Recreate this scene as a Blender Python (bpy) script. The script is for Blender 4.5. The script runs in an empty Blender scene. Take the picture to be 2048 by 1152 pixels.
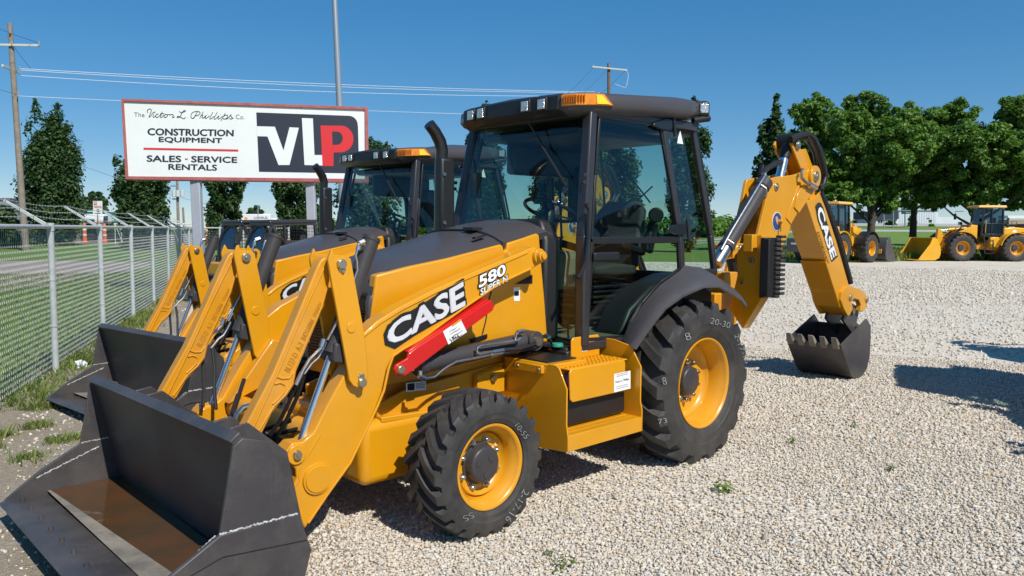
import bpy, bmesh, math, random
from mathutils import Vector, Matrix
import numpy as np
random.seed(7)
S = bpy.context.scene
COL = S.collection
R = math.radians

# ------------------------------------------------------------------ camera
CAM = Vector((5.01978, 4.20577, 1.73149))
RT = Vector((-0.72363, 0.69016, 0.00598))
UP = Vector((-0.04748, -0.05842, 0.99716))
DR = Vector((-0.68855, -0.72129, -0.07505))
FPX = 1546.33                       # focal length in pixels of a 2048 wide picture
cd = bpy.data.cameras.new('camera')
cd.sensor_width = 36.0
cd.lens = 36.0 * FPX / 2048
cd.clip_start = 0.05
cd.clip_end = 5000
cam = bpy.data.objects.new('camera', cd)
COL.objects.link(cam)
cam.matrix_world = Matrix(((RT.x, UP.x, -DR.x, CAM.x), (RT.y, UP.y, -DR.y, CAM.y), (RT.z, UP.z, -DR.z, CAM.z), (0, 0, 0, 1)))
S.camera = cam

# ------------------------------------------------------------------ light
SUN_EL, SUN_ROT = 47.0, 9.0
w = bpy.data.worlds.new('World')
S.world = w
w.use_nodes = True
wn = w.node_tree
wn.nodes.clear()
sky = wn.nodes.new('ShaderNodeTexSky')
sky.sky_type = 'NISHITA'
sky.sun_disc = False
sky.sun_elevation = R(SUN_EL)
sky.sun_rotation = R(SUN_ROT)
sky.altitude = 1500
sky.air_density = 0.9
sky.dust_density = 0.0
sky.ozone_density = 6.0
bg = wn.nodes.new('ShaderNodeBackground')
bg.inputs['Strength'].default_value = 0.15
wo = wn.nodes.new('ShaderNodeOutputWorld')
ga = wn.nodes.new('ShaderNodeGamma')          # softens the step from horizon to zenith, as the camera did
ga.inputs['Gamma'].default_value = 0.55
hs = wn.nodes.new('ShaderNodeHueSaturation')
hs.inputs['Saturation'].default_value = 1.68
hs.inputs['Value'].default_value = 1.28
wn.links.new(sky.outputs[0], ga.inputs['Color'])
wn.links.new(ga.outputs[0], hs.inputs['Color'])
wn.links.new(hs.outputs[0], bg.inputs[0])
wn.links.new(bg.outputs[0], wo.inputs[0])
sl = bpy.data.lights.new('sun', 'SUN')
sl.energy = 4.2
sl.angle = R(0.53)
sl.color = (1.0, 0.955, 0.88)
so = bpy.data.objects.new('sun', sl)
COL.objects.link(so)
sd = Vector((math.sin(R(SUN_ROT)) * math.cos(R(SUN_EL)), math.cos(R(SUN_ROT)) * math.cos(R(SUN_EL)), math.sin(R(SUN_EL))))
so.rotation_euler = sd.to_track_quat('Z', 'Y').to_euler()
so.location = (0, 0, 30)
S.view_settings.view_transform = 'Standard'
S.view_settings.look = 'None'
S.view_settings.exposure = 0.25
S.view_settings.gamma = 1.0
S.cycles.max_bounces = 10
S.cycles.transparent_max_bounces = 24

# ------------------------------------------------------------------ measuring helpers
def ray(x, y):
    return DR + RT * ((x - 1024) / FPX) - UP * ((y - 576) / FPX)
def at(x, y, X=None, Y=None, Z=None, D=None, P=None, N=None):
    """point of the place seen at pixel (x, y) of the 2048 wide photograph, on a given plane"""
    v = ray(x, y)
    if X is not None: t = (X - CAM.x) / v.x
    elif Y is not None: t = (Y - CAM.y) / v.y
    elif Z is not None: t = (Z - CAM.z) / v.z
    elif D is not None: t = D
    else: t = (P - CAM).dot(N) / v.dot(N)
    return CAM + v * t
def xz(pts, Y):
    o = []
    for p in pts:
        q = at(p[0], p[1], Y=Y)
        o.append((q.x, q.z))
    return o

# ------------------------------------------------------------------ materials
def mat(name, col, rough=0.5, metal=0.0, spec=0.5, coat=0.0, var=0.0, vscale=6.0, bump=0.0, bscale=60.0, alt=None, ralt=0.12, dust=0.0, scratch=0.0):
    m = bpy.data.materials.new(name)
    m.use_nodes = True
    nt = m.node_tree
    b = nt.nodes['Principled BSDF']
    b.inputs['Base Color'].default_value = (*col, 1)
    b.inputs['Roughness'].default_value = rough
    b.inputs['Metallic'].default_value = metal
    b.inputs['Specular IOR Level'].default_value = spec
    if coat:
        b.inputs['Coat Weight'].default_value = coat
        b.inputs['Coat Roughness'].default_value = 0.08
    tc = nt.nodes.new('ShaderNodeTexCoord')
    if var:
        n = nt.nodes.new('ShaderNodeTexNoise')
        n.inputs['Scale'].default_value = vscale
        n.inputs['Detail'].default_value = 8
        n.inputs['Roughness'].default_value = 0.65
        nt.links.new(tc.outputs['Object'], n.inputs['Vector'])
        cr = nt.nodes.new('ShaderNodeValToRGB')
        cr.color_ramp.elements[0].position = 0.35
        cr.color_ramp.elements[1].position = 0.72
        a = alt or tuple(c * (1 - var) for c in col)
        cr.color_ramp.elements[0].color = (*col, 1)
        cr.color_ramp.elements[1].color = (*a, 1)
        nt.links.new(n.outputs['Fac'], cr.inputs['Fac'])
        nt.links.new(cr.outputs['Color'], b.inputs['Base Color'])
        mr = nt.nodes.new('ShaderNodeMapRange')
        mr.inputs['To Min'].default_value = max(0.02, rough - ralt)
        mr.inputs['To Max'].default_value = min(1, rough + ralt)
        nt.links.new(n.outputs['Fac'], mr.inputs['Value'])
        nt.links.new(mr.outputs[0], b.inputs['Roughness'])
    if dust or scratch:
        src = b.inputs['Base Color'].links[0].from_socket if b.inputs['Base Color'].links else None
        def layer(src, fac_socket, c):
            mx = nt.nodes.new('ShaderNodeMixRGB')
            mx.inputs['Color2'].default_value = (*c, 1)
            nt.links.new(fac_socket, mx.inputs['Fac'])
            if src is not None: nt.links.new(src, mx.inputs['Color1'])
            else: mx.inputs['Color1'].default_value = (*col, 1)
            return mx.outputs[0]
        def thr(scale, lo, hi, amount, vec=None, detail=6):
            q = nt.nodes.new('ShaderNodeTexNoise')
            q.inputs['Scale'].default_value = scale
            q.inputs['Detail'].default_value = detail
            q.inputs['Roughness'].default_value = 0.7
            if vec:
                mp = nt.nodes.new('ShaderNodeMapping')
                mp.inputs['Scale'].default_value = vec[0]
                mp.inputs['Rotation'].default_value = vec[1]
                nt.links.new(tc.outputs['Object'], mp.inputs['Vector'])
                nt.links.new(mp.outputs[0], q.inputs['Vector'])
            else: nt.links.new(tc.outputs['Object'], q.inputs['Vector'])
            r_ = nt.nodes.new('ShaderNodeMapRange')
            r_.inputs['From Min'].default_value = lo
            r_.inputs['From Max'].default_value = hi
            r_.inputs['To Max'].default_value = amount
            nt.links.new(q.outputs['Fac'], r_.inputs['Value'])
            return r_.outputs[0]
        if dust:
            src = layer(src, thr(2.2, 0.45, 0.75, dust), (0.50, 0.42, 0.31))
            src = layer(src, thr(38.0, 0.62, 0.72, dust * 0.9), (0.42, 0.36, 0.28))
        if scratch:
            src = layer(src, thr(1.0, 0.66, 0.70, scratch, ((150, 5, 5), (0.3, 0.5, 0.4)), 2), (0.30, 0.29, 0.28))
            src = layer(src, thr(1.0, 0.67, 0.71, scratch * 0.7, ((6, 8, 170), (0.5, 0.2, 0.9)), 2), (0.26, 0.25, 0.24))
        nt.links.new(src, b.inputs['Base Color'])
    if bump:
        n2 = nt.nodes.new('ShaderNodeTexNoise')
        n2.inputs['Scale'].default_value = bscale
        n2.inputs['Detail'].default_value = 4
        nt.links.new(tc.outputs['Object'], n2.inputs['Vector'])
        bp = nt.nodes.new('ShaderNodeBump')
        bp.inputs['Strength'].default_value = bump
        bp.inputs['Distance'].default_value = 0.01
        nt.links.new(n2.outputs['Fac'], bp.inputs['Height'])
        nt.links.new(bp.outputs[0], b.inputs['Normal'])
    return m

def glass(name, tint, refl=1.0):
    m = bpy.data.materials.new(name)
    m.use_nodes = True
    nt = m.node_tree
    nt.nodes.clear()
    o = nt.nodes.new('ShaderNodeOutputMaterial')
    t = nt.nodes.new('ShaderNodeBsdfTransparent')
    t.inputs[0].default_value = (*tint, 1)
    g = nt.nodes.new('ShaderNodeBsdfGlossy')
    g.inputs['Roughness'].default_value = 0.015
    g.inputs['Color'].default_value = (0.95, 0.97, 1, 1)
    f = nt.nodes.new('ShaderNodeFresnel')
    gm = nt.nodes.new('ShaderNodeNewGeometry')
    io = nt.nodes.new('ShaderNodeMapRange')       # same reflection from either side of the thin pane
    io.inputs['To Min'].default_value = 1.45
    io.inputs['To Max'].default_value = 1 / 1.45
    nt.links.new(gm.outputs['Backfacing'], io.inputs['Value'])
    nt.links.new(io.outputs[0], f.inputs[0])
    ml = nt.nodes.new('ShaderNodeMath')
    ml.operation = 'MULTIPLY'
    ml.inputs[1].default_value = refl
    mx = nt.nodes.new('ShaderNodeMixShader')
    nt.links.new(f.outputs[0], ml.inputs[0])
    nt.links.new(ml.outputs[0], mx.inputs[0])
    nt.links.new(t.outputs[0], mx.inputs[1])
    nt.links.new(g.outputs[0], mx.inputs[2])
    nt.links.new(mx.outputs[0], o.inputs[0])
    return m

def island_mat(name, cols, rough=0.8, trans=0.0, spec=0.3, sat=None):
    """colour picked per loose piece (stone, leaf)"""
    m = bpy.data.materials.new(name)
    m.use_nodes = True
    nt = m.node_tree
    b = nt.nodes['Principled BSDF']
    b.inputs['Roughness'].default_value = rough
    b.inputs['Specular IOR Level'].default_value = spec
    g = nt.nodes.new('ShaderNodeNewGeometry')
    cr = nt.nodes.new('ShaderNodeValToRGB')
    el = cr.color_ramp.elements
    while len(el) < len(cols): el.new(0.5)
    for i, c in enumerate(cols):
        el[i].position = i / (len(cols) - 1)
        el[i].color = (*c, 1)
    nt.links.new(g.outputs['Random Per Island'], cr.inputs['Fac'])
    nt.links.new(cr.outputs['Color'], b.inputs['Base Color'])
    if trans:
        t = nt.nodes.new('ShaderNodeBsdfTranslucent')
        hs = nt.nodes.new('ShaderNodeMixRGB')
        hs.blend_type = 'MULTIPLY'
        hs.inputs['Fac'].default_value = 1
        hs.inputs['Color2'].default_value = (1.5, 1.7, 0.5, 1)
        nt.links.new(cr.outputs['Color'], hs.inputs['Color1'])
        nt.links.new(hs.outputs[0], t.inputs[0])
        mx = nt.nodes.new('ShaderNodeMixShader')
        mx.inputs[0].default_value = trans
        nt.links.new(b.outputs[0], mx.inputs[1])
        nt.links.new(t.outputs[0], mx.inputs[2])
        nt.links.new(mx.outputs[0], nt.nodes['Material Output'].inputs[0])
    return m

M = {}
M['orange'] = mat('orange_paint', (0.70, 0.308, 0.005), 0.32, spec=0.5, coat=0.35, var=0.10, vscale=3.5, bump=0.02, bscale=120, ralt=0.09, dust=0.05)
M['cast'] = mat('orange_cast_paint', (0.67, 0.285, 0.006), 0.42, coat=0.2, var=0.12, vscale=5, bump=0.10, bscale=170, dust=0.16)
M['orange2'] = mat('yellow_loader_paint', (0.80, 0.40, 0.010), 0.36, coat=0.2, var=0.12, vscale=2, dust=0.15)
M['charcoal'] = mat('charcoal_plastic', (0.080, 0.074, 0.078), 0.42, var=0.25, vscale=4, bump=0.05, bscale=420)
M['hoodgrey'] = mat('grey_hood_paint', (0.070, 0.064, 0.068), 0.40, spec=0.35, coat=0.08, var=0.15, vscale=2.5)
M['bucket'] = mat('bucket_paint', (0.047, 0.043, 0.046), 0.40, spec=0.45, var=0.3, vscale=2.2, bump=0.03, bscale=90, alt=(0.066, 0.061, 0.062), dust=0.08, scratch=0.12)
M['bucketdirt'] = mat('bucket_worn', (0.20, 0.18, 0.155), 0.72, var=0.6, vscale=7, bump=0.2, bscale=60, alt=(0.085, 0.08, 0.078), dust=0.5, scratch=0.6)
M['cylgrey'] = mat('cylinder_paint', (0.055, 0.051, 0.053), 0.50, spec=0.3, var=0.2, vscale=9)
M['black'] = mat('black_plastic', (0.016, 0.016, 0.017), 0.45, var=0.3, vscale=8)
M['blackgloss'] = mat('black_satin_paint', (0.014, 0.014, 0.016), 0.30, coat=0.2, var=0.2, vscale=6)
M['frame'] = mat('cab_frame_paint', (0.034, 0.032, 0.036), 0.33, coat=0.15, var=0.2, vscale=6)
M['rubber'] = mat('tyre_rubber', (0.024, 0.023, 0.023), 0.60, var=0.5, vscale=11, bump=0.10, bscale=110, alt=(0.052, 0.048, 0.045), dust=0.07)
M['hose'] = mat('rubber_hose', (0.014, 0.013, 0.013), 0.5, bump=0.1, bscale=300)
M['steel'] = mat('zinc_steel', (0.62, 0.60, 0.56), 0.30, metal=1.0, var=0.2, vscale=30)
M['chrome'] = mat('chrome_rod', (0.80, 0.80, 0.80), 0.24, metal=1.0)
M['bolt'] = mat('zinc_bolt', (0.55, 0.50, 0.38), 0.38, metal=1.0, var=0.2, vscale=40)
M['glass'] = glass('cab_glass', (0.60, 0.76, 0.70), 1.3)
M['glassdark'] = glass('dark_glass', (0.30, 0.40, 0.46), 1.2)
M['white'] = mat('white_decal', (0.80, 0.80, 0.80), 0.35)
M['silverletter'] = mat('silver_letter', (0.70, 0.71, 0.73), 0.30, var=0.25, vscale=3.0)
M['blackdecal'] = mat('black_decal', (0.014, 0.014, 0.016), 0.35)
M['red'] = mat('red_paint', (0.62, 0.012, 0.012), 0.32, coat=0.3, var=0.15, vscale=6)
M['amber'] = mat('amber_lens', (0.85, 0.27, 0.004), 0.12, coat=0.8, var=0.4, vscale=22)
M['amberdark'] = mat('amber_rib', (0.40, 0.10, 0.002), 0.2)
M['amberlight'] = mat('amber_highlight', (0.95, 0.62, 0.02), 0.12, coat=0.8)
M['lens'] = mat('lamp_lens', (0.78, 0.80, 0.80), 0.10, metal=0.55, var=0.5, vscale=40, bump=0.5, bscale=90)
M['seat'] = mat('seat_cloth', (0.045, 0.046, 0.052), 0.8, var=0.3, vscale=20)
M['beige'] = mat('beige_trim', (0.21, 0.19, 0.14), 0.65, var=0.2, vscale=10)
M['mesh'] = mat('grille_mesh', (0.022, 0.018, 0.015), 0.6)
M['blue'] = mat('blue_plastic', (0.012, 0.07, 0.42), 0.35)
M['green'] = mat('teal_cap', (0.03, 0.28, 0.20), 0.4)
M['hubgrey'] = mat('hub_grey', (0.050, 0.047, 0.050), 0.42, var=0.2, vscale=12)
M['galv'] = mat('galvanised_steel', (0.50, 0.53, 0.53), 0.45, metal=0.1, var=0.25, vscale=14)
M['weld'] = mat('white_weld_primer', (0.66, 0.66, 0.64), 0.8, var=0.6, vscale=70, alt=(0.2, 0.2, 0.2))
M['chalk'] = mat('white_chalk', (0.36, 0.36, 0.35), 0.9, var=0.8, vscale=60)
M['serration'] = mat('grip_dark', (0.46, 0.185, 0.005), 0.5)

# ------------------------------------------------------------------ mesh builder
class MB:
    def __init__(s):
        s.v = []
        s.f = []
    def add(s, vs, fs):
        o = len(s.v)
        s.v += [tuple(p) for p in vs]
        s.f += [tuple(i + o for i in f) for f in fs]
        return s
    def ply(s, poly, y0, y1):
        """outline in the XZ plane, given thickness along Y"""
        n = len(poly)
        vs = [(p[0], y0, p[1]) for p in poly] + [(p[0], y1, p[1]) for p in poly]
        fs = [tuple(range(n)), tuple(range(2 * n - 1, n - 1, -1))]
        fs += [(i, (i + 1) % n, (i + 1) % n + n, i + n) for i in range(n)]
        return s.add(vs, fs)
    def slab(s, pts, vec):
        """any planar outline swept along a vector"""
        n = len(pts)
        vec = Vector(vec)
        vs = [Vector(p) for p in pts] + [Vector(p) + vec for p in pts]
        fs = [tuple(range(n)), tuple(range(2 * n - 1, n - 1, -1))]
        fs += [(i, (i + 1) % n, (i + 1) % n + n, i + n) for i in range(n)]
        return s.add(vs, fs)
    def box(s, c, d, rot=None):
        c = Vector(c)
        vs = []
        for i in (-1, 1):
            for j in (-1, 1):
                for k in (-1, 1):
                    p = Vector((i * d[0] / 2, j * d[1] / 2, k * d[2] / 2))
                    if rot is not None: p = rot @ p
                    vs.append(c + p)
        return s.add(vs, [(0, 1, 3, 2), (4, 6, 7, 5), (0, 4, 5, 1), (2, 3, 7, 6), (0, 2, 6, 4), (1, 5, 7, 3)])
    def bar(s, a, b, w, h, up=(0, 0, 1)):
        a, b = Vector(a), Vector(b)
        d = (b - a).normalized()
        u = Vector(up)
        r = d.cross(u)
        if r.length < 1e-4: r = d.cross(Vector((1, 0, 0)))
        r.normalize()
        u = r.cross(d)
        vs = []
        for p in (a, b):
            for i, j in ((-1, -1), (1, -1), (1, 1), (-1, 1)):
                vs.append(p + r * i * w / 2 + u * j * h / 2)
        return s.add(vs, [(3, 2, 1, 0), (4, 5, 6, 7), (0, 1, 5, 4), (1, 2, 6, 5), (2, 3, 7, 6), (3, 0, 4, 7)])
    def cyl(s, p0, p1, r0, r1=None, n=20):
        return s.tube([p0, p1], [r0, r0 if r1 is None else r1], n)
    def tube(s, pts, r, n=10, cap=True):
        pts = [Vector(p) for p in pts]
        k = len(pts)
        if not isinstance(r, (list, tuple)): r = [r] * k
        vs = []
        prev = None
        for i in range(k):
            t = (pts[min(i + 1, k - 1)] - pts[max(i - 1, 0)])
            if t.length < 1e-9: t = Vector((0, 0, 1))
            t.normalize()
            if prev is None:
                a = t.cross(Vector((0, 0, 1)))
                if a.length < 1e-3: a = t.cross(Vector((0, 1, 0)))
            else:
                a = prev - t * prev.dot(t)
            a.normalize()
            prev = a
            b = t.cross(a)
            for j in range(n):
                th = 2 * math.pi * j / n
                vs.append(pts[i] + (a * math.cos(th) + b * math.sin(th)) * r[i])
        fs = []
        for i in range(k - 1):
            for j in range(n):
                fs.append((i * n + j, i * n + (j + 1) % n, (i + 1) * n + (j + 1) % n, (i + 1) * n + j))
        if cap:
            fs.append(tuple(range(n - 1, -1, -1)))
            fs.append(tuple(range((k - 1) * n, k * n)))
        return s.add(vs, fs)
    def lathe(s, prof, c=(0, 0, 0), n=64, closed=False, cap=True):
        """profile of (y, radius) spun about the Y axis"""
        c = Vector(c)
        k = len(prof)
        vs = []
        for y, r in prof:
            for j in range(n):
                th = 2 * math.pi * j / n
                vs.append(c + Vector((r * math.cos(th), y, r * math.sin(th))))
        fs = []
        for i in range(k - 1 + (1 if closed else 0)):
            i2 = (i + 1) % k
            for j in range(n):
                fs.append((i * n + j, i * n + (j + 1) % n, i2 * n + (j + 1) % n, i2 * n + j))
        if not closed and cap:
            fs.append(tuple(range(n)))
            fs.append(tuple(range((k - 1) * n, k * n)))
        return s.add(vs, fs)
    def loft(s, rings, cap=True, close=True):
        n = len(rings[0])
        vs = [p for r_ in rings for p in r_]
        fs = []
        for i in range(len(rings) - 1):
            for j in range(n if close else n - 1):
                fs.append((i * n + j, i * n + (j + 1) % n, (i + 1) * n + (j + 1) % n, (i + 1) * n + j))
        if cap and close:
            fs.append(tuple(range(n - 1, -1, -1)))
            fs.append(tuple(range((len(rings) - 1) * n, len(rings) * n)))
        return s.add(vs, fs)
    def mirrored(s):
        o = MB()
        o.v = [(p[0], -p[1], p[2]) for p in s.v]
        o.f = [tuple(reversed(f)) for f in s.f]
        return o
    def pieces(s):
        par = list(range(len(s.v)))
        def find(a):
            while par[a] != a:
                par[a] = par[par[a]]
                a = par[a]
            return a
        for f in s.f:
            for i in f[1:]: par[find(i)] = find(f[0])
        out = {}
        for f in s.f:
            k = find(f[0])
            mb, ix = out.setdefault(k, (MB(), {}))
            g = []
            for i in f:
                if i not in ix:
                    ix[i] = len(mb.v)
                    mb.v.append(s.v[i])
                g.append(ix[i])
            mb.f.append(tuple(g))
        return [a for a, b in out.values()]
    def build(s, name, m, parent=None, bevel=0.0, smooth=35, seg=2, recalc=True, loc=None):
        me = bpy.data.meshes.new(name)
        me.from_pydata([tuple(p) for p in s.v], [], s.f)
        if recalc:
            bm = bmesh.new()
            bm.from_mesh(me)
            bmesh.ops.recalc_face_normals(bm, faces=bm.faces)
            bm.to_mesh(me)
            bm.free()
        me.materials.append(m)
        if smooth:
            me.shade_smooth()
            me.set_sharp_from_angle(angle=R(smooth))
        o = bpy.data.objects.new(name, me)
        COL.objects.link(o)
        if parent is not None: o.parent = parent
        if loc is not None: o.location = loc
        if bevel:
            b = o.modifiers.new('bevel', 'BEVEL')
            b.width = bevel
            b.segments = seg
            b.limit_method = 'ANGLE'
            b.angle_limit = R(40)
        return o

def thing(name, label, cat, loc=(0, 0, 0), rz=0.0, group=None):
    o = bpy.data.objects.new(name, None)
    COL.objects.link(o)
    o.location = loc
    o.rotation_euler = (0, 0, rz)
    o.empty_display_size = 0.2
    o['label'] = label
    o['category'] = cat
    if group: o['group'] = group
    return o
def tag(o, label, cat, group=None):
    o['label'] = label
    o['category'] = cat
    if group: o['group'] = group
    return o
def kind(o, k):
    o['kind'] = k
    return o
def dup(o, parent=None):
    c = o.copy()
    COL.objects.link(c)
    c.parent = parent
    for ch in list(o.children):
        dup(ch, c)
    return c

_tc = {}
def text2d(t, off=0.0):
    """flat letters as (verts, faces) with the size box of the unthickened text"""
    key = (t, off)
    if key in _tc: return _tc[key]
    cu = bpy.data.curves.new('lettering', 'FONT')
    cu.body = t
    cu.offset = off
    cu.resolution_u = 3
    ob = bpy.data.objects.new('lettering', cu)
    COL.objects.link(ob)
    bpy.context.view_layer.update()
    dg = bpy.context.evaluated_depsgraph_get()
    me = ob.evaluated_get(dg).to_mesh()
    v = [(p.co.x, p.co.y) for p in me.vertices]
    f = [tuple(p.vertices) for p in me.polygons]
    ob.evaluated_get(dg).to_mesh_clear()
    bpy.data.objects.remove(ob)
    bpy.data.curves.remove(cu)
    _tc[key] = (v, f)
    return _tc[key]
def bbox2(v):
    return min(p[0] for p in v), max(p[0] for p in v), min(p[1] for p in v), max(p[1] for p in v)
def lettering(mb, t, bl, br, tr, tl, off=0.0, ref=None, push=(0, 0, 0)):
    """letters of t stretched over the four-cornered patch bl, br, tr, tl"""
    v, f = text2d(t, off)
    x0, x1, y0, y1 = bbox2(text2d(t, off if ref is None else ref)[0])
    bl, br, tr, tl, push = map(Vector, (bl, br, tr, tl, push))
    vs = []
    for p in v:
        a = (p[0] - x0) / (x1 - x0)
        b = (p[1] - y0) / (y1 - y0)
        vs.append(bl * (1 - a) * (1 - b) + br * a * (1 - b) + tr * a * b + tl * (1 - a) * b + push)
    mb.add(vs, f)
    return mb
def bold(mb, t, bl, br, tr, tl, w=0.03, off=0.0, push=(0, 0, 0)):
    """heavy letters: the same letters laid a few times side by side, each a hair prouder"""
    bl, br, tr, tl, push = map(Vector, (bl, br, tr, tl, push))
    h = (tl - bl)
    e = (br - bl).normalized() * h.length * w
    n = (br - bl).cross(h).normalized()
    if n.dot(CAM - bl) < 0: n = -n
    for k, (i, j) in enumerate(((-1, 0), (1, 0), (0, 1), (0, -1), (0, 0))):
        d = e * i + h * (w * 0.5 * j) + n * (0.0006 * k * max(1.0, (bl - CAM).length / 10)) + push
        lettering(mb, t, bl + d, br + d, tr + d, tl + d, off=off)
    return mb
def patch(mb, bl, br, tr, tl, push=(0, 0, 0)):
    push = Vector(push)
    mb.add([Vector(p) + push for p in (bl, br, tr, tl)], [(0, 1, 2, 3)])
    return mb
def arc2(cx, cz, r, a0, a1, n=8):
    return [(cx + r * math.cos(R(a0 + (a1 - a0) * i / n)), cz + r * math.sin(R(a0 + (a1 - a0) * i / n))) for i in range(n + 1)]
# ------------------------------------------------------------------ wheels
def make_wheel(parent, c, side, R0, W, rim, nlug, lugh, lugw, hubr, hubface, disc, nbolt, skew):
    """rim with tyre, hub and nuts; +Y of the wheel is its outer face"""
    c = Vector(c)
    H = W / 2
    Rc = R0 - lugh
    t = Rc - rim
    half = [(0.0, Rc), (0.30 * W, Rc - 0.010), (0.42 * W, Rc - 0.03), (0.475 * W, Rc - 0.16 * t), (0.50 * W, Rc - 0.42 * t), (0.502 * W, Rc - 0.48 * t), (0.496 * W, Rc - 0.50 * t),
            (0.495 * W, Rc - 0.62 * t), (0.492 * W, Rc - 0.70 * t), (0.484 * W, Rc - 0.71 * t), (0.46 * W, Rc - 0.82 * t), (0.425 * W, rim + 0.028), (0.41 * W, rim + 0.012), (0.40 * W, rim)]
    def rad(y):
        y = abs(y)
        for a, b in zip(half, half[1:]):
            if a[0] <= y <= b[0] + 1e-9: return a[1] + (b[1] - a[1]) * (y - a[0]) / max(1e-9, b[0] - a[0])
        return half[4][1]
    flip = 1 if side > 0 else -1
    prof = [(-y, r) for y, r in reversed(half[1:])] + half
    ty = MB()
    ty.lathe([(y * flip, r) for y, r in prof], n=96, closed=True)
    for sg in (1, -1):
        for k in range(nlug):
            ph0 = 2 * math.pi * (k + (0.5 if sg < 0 else 0)) / nlug
            path = [(0.498, 0.44, -0.03), (0.480, 0.16, 0.02), (0.44, 0.0, 0.06), (0.34, 0.0, 0.22), (0.22, 0.0, 0.45), (0.10, 0.0, 0.72), (-0.03, 0.0, 1.0)]
            rings = []
            for q, (yy, drop, tt) in enumerate(path):
                y = sg * yy * W
                if q < 2:
                    rb = Rc - drop * t
                    rt = rb + lugh * (0.25 if q == 0 else 0.75)
                else:
                    rb = rad(y) - 0.012
                    rt = Rc + lugh - 0.018 * (yy / 0.5) ** 2
                ph = ph0 + skew * tt
                wl = lugw * (1.25 if q < 3 else 1.0 - 0.1 * (q - 3) / 3)
                ring = []
                for rr, ww in ((rb, wl * 0.62), (rt, wl * 0.42), (rt, -wl * 0.42), (rb, -wl * 0.62)):
                    a = ph + ww / R0
                    ring.append((rr * math.cos(a), y * flip, rr * math.sin(a)))
                rings.append(ring)
            ty.loft(rings)
    rm = MB()
    pr = [(-0.42 * W, rim + 0.018), (-0.38 * W, rim - 0.004), (-0.10 * W, rim - 0.03), (disc - 0.03, rim - 0.05), (disc - 0.012, hubr), (disc, hubr * 0.5),
          (disc, hubr * 1.35), (disc, rim - 0.075), (disc + 0.012, rim - 0.058), (disc + 0.04, rim - 0.045), (0.10 * W + disc * 0.5, rim - 0.034), (0.30 * W, rim - 0.022),
          (0.335 * W, rim - 0.010), (0.39 * W, rim - 0.002), (0.425 * W, rim + 0.006), (0.44 * W, rim + 0.016), (0.438 * W, rim + 0.024), (0.42 * W, rim + 0.024)]
    rm.lathe([(y * flip, r) for y, r in pr], n=80, cap=False)
    rim_o = rm.build('wheel', M['orange'], parent, smooth=40, loc=c)
    ty.build('tyre', M['rubber'], rim_o, smooth=28)
    hb = MB()
    hb.lathe([(y * flip, r) for y, r in ((disc - 0.02, hubr * 1.12), (disc + 0.012, hubr * 1.12), (disc + 0.014, hubr), (hubface - 0.014, hubr * 0.97), (hubface - 0.004, hubr * 0.93), (hubface, hubr * 0.86))], n=48)
    if nbolt == 8:
        for k in range(3):
            a = 2 * math.pi * k / 3 + 0.4
            hb.lathe([(y * flip, r) for y, r in ((hubface - 0.003, hubr * 0.24), (hubface + 0.004, hubr * 0.22), (hubface + 0.004, 0.002))], (hubr * 0.52 * math.cos(a), 0, hubr * 0.52 * math.sin(a)), n=20)
    hb.build('hub', M['hubgrey'], rim_o, smooth=40)
    for k in range(nbolt):
        a = 2 * math.pi * (k + 0.5) / nbolt
        rr = hubr * 1.30 if nbolt == 8 else hubr * 1.36
        nb = MB()
        ks = 1.0 if nbolt == 8 else 1.35
        p = Vector((rr * math.cos(a), 0, rr * math.sin(a)))
        nb.cyl(p + Vector((0, (disc - 0.004) * flip, 0)), p + Vector((0, (disc + 0.008) * flip, 0)), 0.020 * ks, n=16)
        nb.cyl(p + Vector((0, (disc + 0.008) * flip, 0)), p + Vector((0, (disc + 0.026 * ks) * flip, 0)), 0.015 * ks, n=6)
        nb.cyl(p + Vector((0, (disc + 0.026 * ks) * flip, 0)), p + Vector((0, (disc + 0.036 * ks) * flip, 0)), 0.008 * ks, n=10)
        nb.build('wheel_nut', M['steel'], rim_o, smooth=30)
    return rim_o

def pxtext(mb, t, quad, Y, off=0.0, ref=None, sub=(0, 0, 0)):
    """lettering on the plane Y, between four photograph points (bl, br, tr, tl)"""
    c = [at(p[0], p[1], Y=Y) - Vector(sub) for p in quad]
    return lettering(mb, t, *c, off=off, ref=ref)
def rotquad(cx, cy, w, h, deg):
    a = R(deg)
    e = (math.cos(a), -math.sin(a))
    n = (-math.sin(a), -math.cos(a))
    return [(cx + e[0] * i * w / 2 + n[0] * j * h / 2, cy + e[1] * i * w / 2 + n[1] * j * h / 2) for i, j in ((-1, -1), (1, -1), (1, 1), (-1, 1))]

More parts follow.
